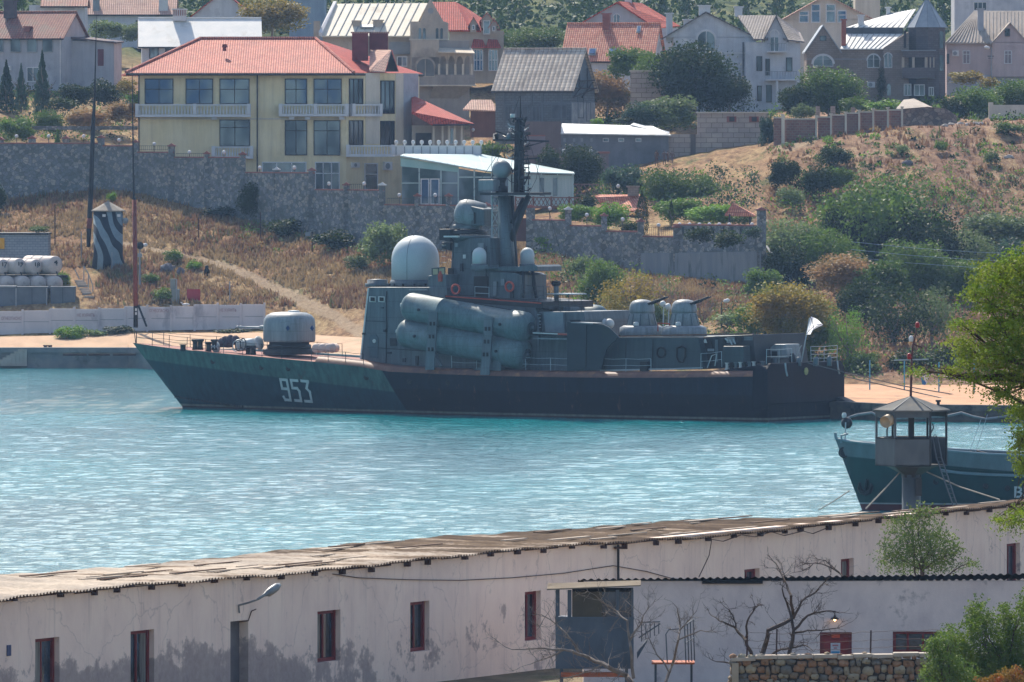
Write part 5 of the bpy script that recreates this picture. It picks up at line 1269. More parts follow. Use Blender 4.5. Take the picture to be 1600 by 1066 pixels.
# ================================================================ bare trees
bark = pm('dead_bark', '3b302b', '54473f', 4, .9); barkg = pm('grey_bark', '6b625b', '857c74', 4, .9)
def bare_tree(name, Y, limbs, seed, mat, label, group=None, tw_n=5, tl=.55, scale=1.0):
    rg = random.Random(seed); mb = MB(); base = W(limbs[0][0][0], limbs[0][0][1], Y)
    o = empty(name, tuple(base), label, 'tree', group); tws = MB()
    def twig(p, d, L, r, lev):
        q = p; pts = [q]; 
        for k in range(3):
            d = (d + rnd_unit(rg)*.35 + Vector((0,0,.08))).normalized(); q = q + d*L/3; pts.append(q)
        tws.tube(pts, [r, r*.8, r*.6, r*.3], 4, cap=False)
        if lev > 0:
            for k in range(rg.choice((2, 3))): twig(pts[rg.choice((1,2,3))], (d + rnd_unit(rg)*.9).normalized(), L*.6, r*.6, lev-1)
    for i, lb in enumerate(limbs):
        r0, r1 = lb[-1]; pts = [W(q_[0], q_[1], Y + ((j*7+i*3) % 5 - 2) * .12 * min(j, 3)) for j, q_ in enumerate(lb[:-1])]
        fine = []
        for a, b in zip(pts[:-1], pts[1:]):
            for k in range(3): fine.append(a.lerp(b, k/3) + (rnd_unit(rg)*.035 if k else Vector((0,0,0))))
        fine.append(pts[-1]); n = len(fine)
        mb.tube(fine, [r0 + (r1-r0)*j/(n-1) for j in range(n)], 7)
        for k in range(tw_n + n//2):
            j = rg.randrange(max(1, n//4), n-1); d = (fine[j+1]-fine[j]).normalized()
            twig(fine[j], (d*.7 + rnd_unit(rg)).normalized(), tl*rg.uniform(.5, 1.3), max(r1*.7, .012), 2)
        twig(fine[-1], (fine[-1]-fine[-2]).normalized(), tl, r1, 2)
    mb.build('trunk', mat, o); tws.build('branches', mat, o); return o
bare_tree('dead_tree', 300, [
    [(1180,1150),(1178,1066),(1195,1010),(1200,985),(1240,965),(1236,930),(1225,905),(1212,880),(.11,.02)],
    [(1215,1080),(1232,1030),(1240,985),(1232,950),(1222,920),(.1,.02)],
    [(1240,985),(1262,962),(1290,955),(1312,958),(.05,.014)], [(1240,965),(1252,940),(1275,925),(1295,903),(.05,.014)],
    [(1238,990),(1262,985),(1285,985),(1318,978),(.04,.012)], [(1195,1030),(1220,1015),(1255,1008),(1268,1015),(.05,.012)]], 4, bark,
    'bare dead tree with dark forked branches in front of the white shed', tl=.5)
bare_tree('dead_tree', 299, [
    [(1175,1150),(1172,1066),(1176,1030),(1165,1000),(1148,980),(1130,972),(1112,962),(.09,.015)],
    [(1165,1000),(1168,970),(1180,948),(1190,944),(.045,.012)], [(1150,982),(1145,962),(1132,948),(.03,.01)], [(1172,1060),(1155,1040),(1120,1034),(.05,.02)]], 9, bark,
    'leafless small tree leaning left at the end of the stone wall', tl=.42)
bare_tree('dry_tree', 305, [
    [(1000,1160),(990,1075),(978,1055),(950,1042),(920,1028),(895,1018),(850,1013),(800,1015),(.12,.02)],
    [(990,1060),(985,1010),(980,970),(955,950),(930,930),(.06,.014)], [(985,1000),(998,980),(1010,955),(.045,.012)], [(905,1020),(885,990),(868,975),(845,960),(.04,.012)],
    [(880,1016),(850,1030),(820,1040),(.03,.01)], [(940,1040),(915,1050),(880,1060),(.03,.01)]], 21, barkg,
    'leafless grey tree sprawling to the left in front of the guard booth', tw_n=9, tl=.75)
bare_tree('dry_tree', 306, [
    [(1030,1160),(1035,1080),(1050,1040),(1060,1000),(1062,975),(1058,950),(.07,.015)], [(1062,985),(1080,965),(1090,950),(.03,.01)], [(1060,1000),(1095,985),(1120,988),(.03,.01)], [(1045,1050),(1020,1010),(1005,975),(.03,.01)]], 33, barkg,
    'thin leafless tree growing up through the booth stair', tl=.5)
bare_tree('dry_shrub', 335, [
    [(1318,960),(1316,900),(1300,888),(1275,880),(1250,884),(.04,.012)], [(1312,895),(1290,876),(1270,872),(.02,.008)], [(1270,882),(1255,892),(1235,896),(.02,.008)], [(1226,950),(1226,905),(1222,885),(.025,.01)]], 55, bark,
    'reddish leafless shrub behind the shed roof against the barracks wall', tl=.4)
# ================================================================ leafy plants near the camera
lf_near = leafmat('leaf_bright', C(64,98,32), C(104,136,46), C(136,152,62), .42, 1.5); lf_rob = leafmat('leaf_robinia', C(66,98,30), C(108,140,44), C(142,144,62), .45, 2.5)
lf_dark = leafmat('leaf_olive', '2f4a1e', '55702c', '7f8a48', .35, 2)
def leafy(name, Y, clumps, n, size, mat, label, seed, trunk, asp=.5, D=.6, cat='tree', stems=None, group=None):
    """clumps: (u,v,ru,rv) ellipses in the photo, given depth D metres"""
    rg = random.Random(seed); s = s_at(Y); b = W(trunk[0], trunk[1], Y); o = empty(name, tuple(b), label, cat, group)
    mb = MB(); tot = sum(c[2]*c[3] for c in clumps); tk = MB()
    for i, (u, v, ru, rv) in enumerate(clumps):
        dy = rg.uniform(-.5, .5)*D; c0 = W(u, v, Y + dy); k = int(n * ru * rv / tot)
        c_end = c0
        for q in range(k // 9):      # sprays of leaves along short curved twigs, filling the clump
            d = rnd_unit(rg); kk = rg.uniform(0, 1) ** .45; p = c0 + Vector((d.x*ru/s*kk, d.y*D*kk, d.z*rv/s*kk)); dr = (d + rnd_unit(rg)*.8 + Vector((0,0,.15))).normalized(); Ls = size*rg.uniform(3, 6)
            for m_ in range(9):
                t_ = m_/8; pp = p + dr*Ls*(t_-.5) + Vector((0,0,-Ls*.35*t_*t_)) + rnd_unit(rg)*size*.45; leaf(mb, pp, size*rg.uniform(.7,1.25), rg, asp)
        root = b if trunk[2] == 0 else b.lerp(W(trunk[0] + trunk[3], trunk[1] + trunk[4], Y), rg.uniform(.3, .95))
        pts_ = limb(tk, root, c0, trunk[2]*.3 + .012, .012, rg, 5, .05, 5)
        for q in range(7): d = rnd_unit(rg); limb(tk, pts_[rg.choice((3,4,5))], c0 + Vector((d.x*ru/s*.9, d.y*D*.8, d.z*rv/s*.9)), .012, .004, rg, 4, .08, 4)
    limb(tk, b, W(trunk[0] + trunk[3], trunk[1] + trunk[4], Y), trunk[2] + .02, trunk[2]*.5 + .012, rg, 4, .03, 8)
    mb.build('crown', mat, o, uv=False); tk.build('trunk', bark, o); return o
leafy('green_tree', 337, [(1440,800,35,18),(1425,840,52,36),(1455,850,48,40),(1400,870,38,26),(1480,865,35,22),(1445,882,60,14),(1515,880,16,10),(1410,812,26,14)], 9000, .1, lf_dark, 'leafy green tree growing between the shed roof and the barracks wall', 5, (1440,960,.1,0,-90), D=.9)
leafy('yellow_green_bush', 272, [(1560,1010,44,60),(1595,1000,40,60),(1520,975,14,35),(1535,1050,40,24),(1598,950,12,30),(1570,960,12,24),(1500,1030,40,40),(1545,1040,50,30),(1470,1050,30,24),(1590,1050,40,30),(1490,1010,34,40),(1475,1045,30,24),(1530,960,18,34)], 30000, .085, lf_near, 'bright green bush with tall upright shoots at the lower right corner', 6, (1575,1110,.08,0,-60), D=1.0, cat='bush')
leafy('green_bush', 268, [(1470,1020,24,30),(1490,1050,40,26),(1455,1005,12,12),(1485,995,12,14),(1450,1050,14,18)], 8000, .075, leafmat('leaf_fresh',C(56,88,30),C(92,124,44),C(128,142,72),.4,2), 'low green bush growing over the right end of the stone wall', 7, (1480,1110,.06,0,-40), D=.8, cat='bush')
leafy('climbing_bush', 266, [(1585,1055,30,14),(1550,1064,26,10)], 2600, .075, leafmat('leaf_red','8a6a2a','a0502a','8c8a3a',.4,3), 'small bush with reddish orange leaf tips in the bottom right corner', 8, (1585,1110,.04,0,-20), D=.5, cat='bush')
# locust tree reaching in from the right
leafy('locust_tree', 150, [(1560,430,50,34),(1600,410,40,30),(1530,455,30,16),(1590,465,40,22),(1550,510,50,18),(1585,540,50,36),(1530,560,44,26),(1500,535,26,12),(1485,580,24,9),(1580,590,40,24),(1560,615,30,12),(1600,640,30,24),(1500,505,22,8),
      (1595,690,20,30),(1600,725,16,18),(1580,812,34,12),(1600,800,20,14),(1545,480,26,12),(1520,590,24,10),(1436,578,22,5),(1590,500,40,16)], 26000, .062, lf_rob, 'feathery yellow green locust tree reaching in from the right edge', 12, (1760,900,.12,-90,-380), asp=.38, D=1.1)
# ================================================================ town helpers
zz = Zat
def FRM(u, Y, d=(1, 0)): return Frame((Xat(u, Y), Y), d)
bglass = None
def refl_glass(name, c, metal=.75, rough=.12):
    if name in MATS: return MATS[name]
    g = NT(name); v = g.coord('Object'); g.col(g.ramp(g.noise(g.coord('Object', (1,1,.6)), .45, 2), [(.38, c), (.62, C(112,134,152))])); g.bump(g.noise(v, .5, 1), .12, .15)  # sky reflection partly put into the colour as paler blue patches
    MATS[name] = g.set(rough, metal, .6); return MATS[name]
bglass = refl_glass('sky_glass', C(52,84,126)); dgl = refl_glass('dark_sky_glass', '2e3d4a', .6)
class MM:
    pass
wht = pm('paint_white', 'c4c4c6', 'd2d1d0', 1, .7); brn = pm('frame_brown', '2c2a2e', '3a3638', 2, .6); gry = pm('paint_grey', '7e8488', '90959a', 1, .7)
def box(fr, name, mat, par, x0, x1, y0, y1, z0, z1, bevel=0):
    mb = MB(); fr.box(mb, x0, x1, y0, y1, z0, z1); return mb.build(name, mat, par, bevel=bevel)
def R_(fr, r):
    um = (r[0]+r[2])/2
    return fr.px(r[0], r[1])[0], fr.px(r[2], r[1])[0], fr.px(um, r[3])[1], fr.px(um, r[1])[1]
def win(fr, r, par, nx=2, ny=2, fm=None, gm=None, fw=.09, y=0.0, hsp=None, name='window', split=None):
    x0, x1, z0, z1 = R_(fr, r); fm = fm or brn; mb = MB()
    def b(a, b_, c, d): fr.box(mb, a, b_, y-.1, y+.05, c, d)
    b(x0, x0+fw, z0, z1); b(x1-fw, x1, z0, z1); b(x0+fw, x1-fw, z0, z0+fw); b(x0+fw, x1-fw, z1-fw, z1)
    for i in range(1, nx):
        xm = x0 + (x1-x0)*i/nx; fr.box(mb, xm-fw*.4, xm+fw*.4, y-.09, y+.05, z0+fw, z1-fw)
    for i in range(1, ny):
        f = split if split else i/ny; zm = z0 + (z1-z0)*f; fr.box(mb, x0+fw, x1-fw, y-.085, y+.05, zm-fw*.4, zm+fw*.4)
    w_ = mb.build(name, fm, par); mb = MB(); fr.box(mb, x0+fw*.5, x1-fw*.5, y-.04, y+.03, z0+fw*.5, z1-fw*.5); mb.build('pane', gm or dgl, w_); return w_
def arch_win(fr, r, par, fm=None, gm=None, y=0.0, trim=True, name='arched_window'):
    x0, x1, z0, z1 = R_(fr, r); rad = (x1-x0)/2; xm = (x0+x1)/2; zs = max(z1 - rad, z0 + .2); h = z1 - zs
    def arc(k, n=10): return [(xm + rad*k*math.cos(math.pi*i/n), zs + h*k*math.sin(math.pi*i/n)) for i in range(n+1)]
    w_ = par
    if trim:
        mb = MB(); out = arc(1.15); inn = arc(.93)
        for i in range(10):
            a, b_, c, d = out[i], out[i+1], inn[i+1], inn[i]; mb.prism([fr.P(p[0], y-.1, p[1]) for p in (a, b_, c, d)], fr.n*.12)
        fr.box(mb, x0, x1, y-.1, y+.02, z0-.08, z0); fr.box(mb, xm-.04, xm+.04, y-.08, y+.02, z0, z1); fr.box(mb, x0, x0+.07, y-.1, y+.02, z0, zs); fr.box(mb, x1-.07, x1, y-.1, y+.02, z0, zs)
        w_ = mb.build(name, fm or wht, par)
    mb = MB(); mb.prism([fr.P(x0, y-.04, z0), fr.P(x1, y-.04, z0)] + [fr.P(a, y-.04, b_) for a, b_ in arc(1)], fr.n*.06); mb.build('pane' if trim else name, gm or dgl, w_); return w_
def gable(fr, par, x0, x1, y0, y1, ze, zr, roofm, wallm, axis='x', ov=.35, th=.16, xr=None, seams=0, name='roof'):
    """pitched roof: ridge along the frame's x or y axis"""
    mb = MB()
    if axis == 'x':
        ym = (y0+y1)/2; k = (zr-ze)/(ym-y0); zo = ze - k*ov
        mb.slab(fr.P(x0-ov, y0-ov, zo), fr.P(x1+ov, y0-ov, zo), fr.P(x1+ov, ym, zr), fr.P(x0-ov, ym, zr), th)
        mb.slab(fr.P(x0-ov, y1+ov, zo), fr.P(x1+ov, y1+ov, zo), fr.P(x1+ov, ym+.002, zr), fr.P(x0-ov, ym+.002, zr), th)
        o = mb.build(name, roofm, par)
        for x, sx_ in ((x0, 1), (x1, -1)):
            mb = MB(); mb.prism([fr.P(x, y0+.02, ze-.05), fr.P(x, y1-.02, ze-.05), fr.P(x, ym, zr-th-.05)], fr.d*(.2*sx_)); mb.build('gable_wall', wallm, par)
        mb = MB(); mb.tube([fr.P(x0-ov, ym, zr+.02), fr.P(x1+ov, ym, zr+.02)], .12, 6); mb.build('ridge_cap', roofm, o)
        if seams:
            for i in range(seams+1):
                x = x0-ov + (x1-x0+2*ov)*i/seams; mb = MB(); mb.tube([fr.P(x, y0-ov, zo+.02), fr.P(x, ym, zr+.02)], .035, 4); mb.build('seam', gry, o)
        mb = MB(); fr.box(mb, x0-ov, x1+ov, y0-ov-.06, y0-ov, zo-th-.02, zo+.02-th*.3); mb.build('gutter', brn, o)
    else:
        xm = xr if xr is not None else (x0+x1)/2; kl = (zr-ze)/(xm-x0); kr = (zr-ze)/(x1-xm)
        mb.slab(fr.P(x0-ov, y0-ov, ze-kl*ov), fr.P(x0-ov, y1, ze-kl*ov), fr.P(xm, y1, zr), fr.P(xm, y0-ov, zr), th)
        mb.slab(fr.P(x1+ov, y0-ov, ze-kr*ov), fr.P(x1+ov, y1, ze-kr*ov), fr.P(xm+.002, y1, zr), fr.P(xm+.002, y0-ov, zr), th)
        o = mb.build(name, roofm, par)
        mb = MB(); mb.prism([fr.P(x0+.02, y0, ze-.05), fr.P(x1-.02, y0, ze-.05), fr.P(xm, y0, zr-th-.03)], fr.n*.2); mb.build('gable_wall', wallm, par)
    return o
def polyroof(pts_faces, mat, par, th=.14, name='roof'):
    mb = MB()
    for f in pts_faces: mb.prism(f, (0, 0, -th))
    return mb.build(name, mat, par)
def chim(fr, r, par, mat, y=0.0, d=.7, cap=True, capm=None, y_in=None):
    x0, x1, z0, z1 = R_(fr, r); c = box(fr, 'chimney', mat, par, x0, x1, y, y+d, z0, z1)
    if cap: box(fr, 'chimney_cap', capm or mat, c, x0-.12, x1+.12, y-.12, y+d+.12, z1, z1+.14)
    return c
def ac_unit(fr, r, par):
    x0, x1, z0, z1 = R_(fr, r); a = box(fr, 'air_conditioner', wht, par, x0, x1, -.35, 0, z0, z1)
    mb = MB(); xm = x0 + (x1-x0)*.4; zm = (z0+z1)/2; mb.lathe(fr.P(xm, -.35, zm), -fr.n, [((z1-z0)*.36, 0), ((z1-z0)*.36, .02)], 12); mb.build('fan_grille', gry, a)
t_red = tiles('tile_red', 'b46458', 'c9806c', '6d3a34'); t_red2 = tiles('tile_bright_red', 'b04438', 'bf5648', '6d2a26'); t_orange = tiles('tile_orange', 'c97860', 'e0a184', '8d4f40', stain=None)
t_old = tiles('tile_brown_red', '8d5a50', '9c6a5c', '5c3c36', .3, .4, stain='77655a'); t_grey = tiles('tile_grey_pale', 'b0a69c', 'cfc4b4', '5a524c', .5, .42, stain='857a70'); t_slate = tiles('tile_slate', '6e6a6a', '827c7a', '44403f', .3, .36)
t_pale = tiles('tile_pale_pink', 'c9a090', 'd8b4a0', '8d6a5c')
metal_w = pm('sheet_silver', 'c8cbc8', 'd9d8d2', .7, .45, .0, .5, c3='b5b2a8', stretch=(1,1,1)); metal_c = pm('sheet_cream', 'c9c2b0', 'd6cfbc', .8, .6, c3='b0a795')
metal_d = pm('sheet_zinc', '8d949a', '9fa5a9', 1, .45, .2)
asb = pm('asbestos_far', 'a0968c', 'b5aa9e', .8, .9, c3='8a8077')
def house(name, u, v, Y, label, cat='house', group=None, dy=4): return empty(name, (Xat(u, Y), Y+dy, zz(v, Y)), label, cat, group)
def wallm(name, c1, c2, c3=None): return pm(name, c1, c2, .5, .9, 0, .15, .15, 4, c3=c3, scale3=.3)
w_grey = wallm('wall_palegrey', '9da0a8', 'abacb2', '8d9098'); w_pink = wallm('wall_pinkish', 'b8a6a4', 'c4b2ae', 'a3928e'); w_white = wallm('wall_white', 'b8bac0', 'c6c7ca', 'a6a8ae')
w_beige = wallm('wall_beige', 'a69c90', 'b5aa9c', '8f8880'); w_cream = wallm('wall_cream', 'c2b8a8', 'cec5b6'); w_yel = wallm('wall_yellow', C(216,200,160), C(224,210,174), C(202,188,150))
w_stone = brick('wall_shellrock', '8c7f76', '9d8f84', '766b64', .5, .22, .015, stain='6e6560'); w_block = brick('wall_blocks', 'a3968e', 'b5a89d', '7a7069', 1.1, .5, .03, stain='8b8180'); w_conc = brick('wall_grey_block', '646d76', '737b82', '565e66', .5, .25, .02, stain='4c545c')
b_red = brick('brick_red', '8a4a42', '9c5a4e', '7a6058', .26, .09, .01)
# ---------------------------------------------------------------- left grey house
fr = FRM(97, 965, (.955, -.297)); Y = 965
h = house('tile_roofed_house', 50, 150, Y, 'pale grey house with faded brown red roof and four upper windows, far left')
zb, ze, zr = zz(165, Y), zz(57, Y), zz(18, Y) 
box(fr, 'wall', w_grey, h, -13, 0, 0, 8, zb, ze)
gable(fr, h, -13, 0, 0, 8, ze, zr, t_old, w_pink, 'x', .3)  # pink gable end: the lit side is put into the wall colour
for r in ((-8,61,6,82),(16,61,33,82),(42,61,58.5,82),(66,61,83,82)): win(fr, r, h, 1, 1, gry, dgl)
win(fr, (42,105,62,128), h, 2, 1, wht); chim(fr, (-7,2,9,28), h, pm('chimney_dark','4a4248','5a5054',2), 2.5, 1); chim(fr, (34,43,42,55), h, b_red, .8, .6)
mb = MB(); mb.tube([fr.P(-.15,-.1,ze), fr.P(-.15,-.1,zb)], .06, 6); mb.build('downpipe', wht, h); ac_unit(fr, (12,103,18,110), h)
fr2 = FRM(119, 968, (.99,-.12)); x1 = fr2.px(178, 80)[0]
box(fr2, 'side_wing', w_grey, h, -.5, x1, 0, 5, zz(160, 968), zz(64, 968)); win(fr2, (153,77,162,103), h, 1, 1, pm('shutter_red','5e3038','6e3a40',2), MATS['shutter_red'])
mb = MB(); mb.prism([fr2.P(-.6,-.4,zz(58,968)), fr2.P(x1+.3,-.4,zz(66,968)), fr2.P(x1+.3,5,zz(64,968)), fr2.P(-.6,5,zz(55,968))], (0,0,-.16)); mb.build('wing_roof', pm('roof_edge_dark','4a3c40','5a4a4c',2), h)
mb = MB(); fr2.box(mb, x1-.01, x1+.02, -.02, 5.0, zz(160, 968), zz(66, 968)); mb.build('lit_side_face', w_pink, h)  # thin pink overlay: lit side of the grey wing, painted in
# ---------------------------------------------------------------- houses behind, upper left
Y = 1045; fr = FRM(135, Y); h = house('white_walled_house', 200, 60, Y, 'white house with pale orange roof at the top edge above the camouflaged tower', dy=5)
x1 = fr.px(272, 20)[0]; box(fr, 'wall', w_white, h, 0, x1, 0, 8, zz(75, Y), zz(20, Y)); gable(fr, h, 0, x1, 0, 8, zz(20, Y), zz(-18, Y), t_pale, w_white, 'x', .3)
chim(fr, (145,-4,155,19), h, gry, .3, 1); chim(fr, (248,-6,262,17), h, wht, .3, 1); win(fr, (212,32,219,39), h, 1, 1)
Y = 1020; fr = FRM(46, Y); h = house('gabled_cottage', 90, 60, Y, 'small white cottage with dark red roof edge at the top left')
x1 = fr.px(133, 20)[0]; box(fr, 'wall', w_white, h, 0, x1, 0, 6, zz(70, Y), zz(8, Y)); gable(fr, h, 1.6, x1, -.2, 6, zz(8, Y), zz(-10, Y), t_old, w_white, 'x', .3)
Y = 1020; fr = FRM(345, Y); h = house('red_roofed_cottage', 380, 50, Y, 'cottage with a steep bright red roof slope behind the silver roof')
x0 = fr.px(297, 20)[0]; x1 = fr.px(400, 20)[0]; gable(fr, h, x0, x1, 0, 8, zz(26, Y), zz(-14, Y), t_red2, w_white, 'y', .3); box(fr, 'wall', w_white, h, x0, x1, .02, 8, zz(70, Y), zz(27, Y))
# silver roofed house
Y = 985; fr = FRM(222, Y, (.998,.05)); h = house('silver_roofed_house', 320, 90, Y, 'low white house with shining silver sheet roof behind the yellow building')
x1 = fr.px(404, 60)[0]; box(fr, 'wall', w_white, h, 0, x1, 0, 8, zz(120, Y), zz(69, Y)); gable(fr, h, 0, x1, 0, 8, zz(69, Y), zz(28, Y), metal_w, w_pink, 'x', .4, seams=0)
win(fr, (233,73,248,92), h, 2, 1); win(fr, (258,73,274,84), h, 2, 1)
c = chim(fr, (271,15,292,32), h, wht, 3.2, 1.3); mb = MB()
x0, x1_, z0, z1 = R_(fr, (271,15,292,24))
for k in range(6): fr.box(mb, x0+.05+k*(x1_-x0)/6, x0+.13+k*(x1_-x0)/6, 3.12, 3.2, z0, z1)
mb.build('chimney_slots', b_red, c)
# pale block at the top
Y = 1060; fr = FRM(452, Y); h = house('tall_pale_block', 480, 60, Y, 'plain pale blue grey block at the top edge beside a yellowish tree', 'building')
x1 = fr.px(508, 20)[0]; box(fr, 'wall', wallm('wall_blueish','8d98a8','99a3b0'), h, 0, x1, 0, 8, zz(70, Y), zz(-20, Y)); box(fr, 'roof', gry, h, -.3, x1+.3, -.3, 8.3, zz(-20, Y), zz(-23, Y))
# ---------------------------------------------------------------- the yellow building
Y = 900; fr = FRM(218, Y); s = s_at(Y)
yb = house('yellow_building', 420, 330, Y, 'large cream yellow building with red tiled roof, white balustraded balconies and blue windows', 'building', dy=8)
zg, zt = zz(345, Y), zz(114, Y)
ob = Frame((Xat(541, Y), Y), (.80, .60)); L2 = ob.px(630, 200)[0]; pe = ob.P(L2, 0, 0)
e2 = Frame((pe.x, pe.y), (.42, .90)); pf = e2.P(3.4, 0, 0)
mb = MB(); mb.foot([(Xat(218,Y),Y),(Xat(541,Y),Y),(pe.x,pe.y),(pf.x,pf.y),(pf.x,Y+22),(Xat(218,Y),Y+22)], zg, zt); mb.build('wall', w_yel, yb)
mb = MB(); mb.foot([(pe.x-.02,pe.y-.05),(pf.x+.06,pf.y-.02),(pf.x+.06,pf.y+.3),(pe.x,pe.y+.3)], zz(240,Y), zt-.02); mb.build('corner_facing', w_grey, yb)
mb = MB(); ob.box(mb, ob.px(571,200)[0], ob.px(593,200)[0], -.05, .1, zz(225,Y), zt-.03); ob.box(mb, ob.px(618,200)[0], L2, -.05, .1, zz(225,Y), zt-.03); mb.build('pale_pier', w_cream, yb)
A = W(197,114,Y-1.2); ze = A.z
def Q(u, Yq, z): return Vector((Xat(u, Yq), Yq, z))
Ar, Br, Cr, Dr, Er = Q(197,Y-1.2,ze), Q(553,Y-1.2,ze), Q(661,Y+16,ze), Q(640,Y+24,ze), Q(190,Y+24,ze)
zr = zz(61, Y+10); R1, R2 = Q(313,Y+10,zr), Q(493,Y+10,zr)
rf = polyroof([[Ar,Br,R2,R1],[Br,Cr,R2],[Cr,Dr,R2],[Dr,Er,R1,R2],[Er,Ar,R1]], t_red, yb, .2)
polyroof([[Br+Vector((0,0,.03)),Cr+Vector((0,0,.03)),R2+Vector((0,0,.03))]], t_red2, rf, .02, 'roof_side')
for a, b in ((R1,R2),(R2,Br),(Ar,R1)): mb = MB(); mb.tube([a+Vector((0,0,.08)), b+Vector((0,0,.08))], .16, 6); mb.build('ridge_tiles', t_red, rf)
mb = MB()
for a, b in ((Ar,Br),(Br,Cr)): mb.tube([a+Vector((0,-.05,-.15)), b+Vector((0,-.05,-.15))], .12, 6)
mb.build('gutter', brn, rf)
darkred = pm('chimney_oxblood','6a2c30','783638',1.5,.7)
chim(FRM(550,Y+6), (550,52,575,95), yb, darkred, 0, 1.6, capm=t_pale); chim(FRM(577,Y+7.5), (577,52,606,84), yb, darkred, 0, 1.4, capm=t_pale)
mb = MB(); mb.lathe(W(351,80,Y+4), (0,0,1), [(.18,0),(.18,.35),(.3,.4),(.22,.7)], 8); mb.build('roof_vent', darkred, rf)
# dormer
dm_ = polyroof([[W(577,110,Y+2),W(601,112,Y+1),W(611,78,Y+3),W(578,78,Y+7)]], t_pale, yb, .12, 'dormer_roof')
polyroof([[W(623,112,Y+6),W(613,78,Y+8),W(611,78,Y+3),W(622,110,Y+2)]], t_red2, dm_, .1, 'dormer_side')
mb = MB(); mb.prism([W(602,112,Y+1.5),W(623,112,Y+4),W(612,81,Y+3.4)], (0,1,0)); mb.build('dormer_gable', brn, dm_)
for r in ((226,123,271,163),(290,123,333,163),(343,123,390,163),(445,123,480,163),(490,123,534,163)): win(fr, r, yb, 2, 2, brn, bglass, .1, split=.58)
for r in ((343,187,391,229),(445,188,480,243),(490,188,532,243)): win(fr, r, yb, 2, 2, brn, refl_glass('mid_glass','42566a'), .1, split=.7)
for r in ((545,123,567,163),(594,126,616,178),(545,188,567,228),(594,189,616,229)): win(ob, r, yb, 3, 1, brn, dgl, .12)
win(fr, (409,253,479,271), yb, 3, 1, wht, refl_glass('mid_glass','42566a'), .1); win(fr, (492,253,531,298), yb, 3, 2, wht, MATS['mid_glass'], .1, split=.6); win(ob, (569,255,590,299), yb, 1, 2, wht, MATS['mid_glass'], .1, split=.6)
for r in ((548,254,559,262),(598,253,610,266)): ac_unit(ob, r, yb)
for u in (402, 217): mb = MB(); mb.tube([W(u,116,Y-.15),W(u,270,Y-.15)], .07, 6); mb.build('downpipe', brn, yb)
mb = MB(); fr.box(mb, 0, fr.px(541,180)[0], -.06, 0, zz(187,Y), zz(184.5,Y)); mb.build('string_course', w_cream, yb)
balw = pm('balustrade_white', 'bfc0c4', 'cccccd', 1, .8)
def balcony(frm, u0, u1, v0, v1, out, par, n, slab=4, name='balcony'):
    xa, xb = frm.px(u0, v1)[0], frm.px(u1, v1)[0]; zt_, zb_ = frm.px(u0, v0)[1], frm.px(u0, v1)[1]; sl_ = slab / s_at(900)
    b = box(frm, name, balw, par, xa, xb, -out, 0, zb_-sl_, zb_)
    box(frm, 'top_rail', balw, b, xa, xb, -out-.03, -out+.2, zt_-.14, zt_)
    for x in (xa, (xa+xb)/2 if u1-u0 > 100 else None, xb-.35):
        if x is not None: box(frm, 'post', balw, b, x, x+.35, -out-.05, -out+.25, zb_, zt_+.05)
    mb = MB()
    for i in range(n):
        x = xa + .45 + (xb-xa-.9)*i/(n-1); h_ = zt_-zb_-.14
        mb.lathe(frm.P(x, -out+.08, zb_), (0,0,1), [(.06,0),(.09,h_*.3),(.04,h_*.6),(.05,h_)], 5)
    mb.build('balusters', balw, b)
    for x in (xa, xb-.15): box(frm, 'side_rail', balw, b, x, x+.15, -out+.2, 0, zb_, zt_)
    return b
balcony(fr, 212, 392, 163, 179, 1.1, yb, 34); balcony(fr, 436, 545, 163, 178, 1.1, yb, 22); balcony(fr, 331, 396, 229, 244, .9, yb, 13)
balcony(ob, 545, 592, 163, 178, .6, yb, 9); balcony(fr, 541, 617, 227, 241, .9, yb, 15)
for u in (331, 452, 477, 530): mb = MB(); fr.box(mb, fr.px(u,183)[0], fr.px(u+8,183)[0], -.9, 0, zz(187,Y), zz(182.5,Y)); mb.build('corbel', balw, yb)
# lower terrace parapet with globe lamps
Yt = 886; frt = FRM(617, Yt); tp = empty('terrace_parapet', (Xat(680,Yt), Yt, zz(243,Yt)), 'white panelled terrace parapet topped with white globes above the glass annex', 'parapet')
xa = frt.px(752, 235)[0]; box(frt, 'parapet', balw, tp, 0, xa, 0, .25, zz(243,Yt), zz(229,Yt)); box(frt, 'top_rail', wht, tp, 0, xa, -.05, .3, zz(229,Yt), zz(227.5,Yt))
for k in range(11):
    u = 618 + k*13.3; mb = MB(); frt.box(mb, frt.px(u,230)[0], frt.px(u+1.6,230)[0], -.06, 0, zz(242,Yt), zz(229,Yt)); mb.build('panel_post', gry, tp)
    mb = MB(); mb.smooth = True; c0 = W(u+1, 227.4, Yt+.1); mb.lathe(c0, (0,0,1), [(.06,0),(.08,.1),(.17,.2),(.2,.33),(.15,.48),(.02,.54)], 10); mb.build('globe', wht, tp)
mb = MB(); frt.box(mb, -.2, xa, .25, 12, zz(244.5,Yt), zz(243,Yt)); mb.build('terrace_floor', balw, tp)
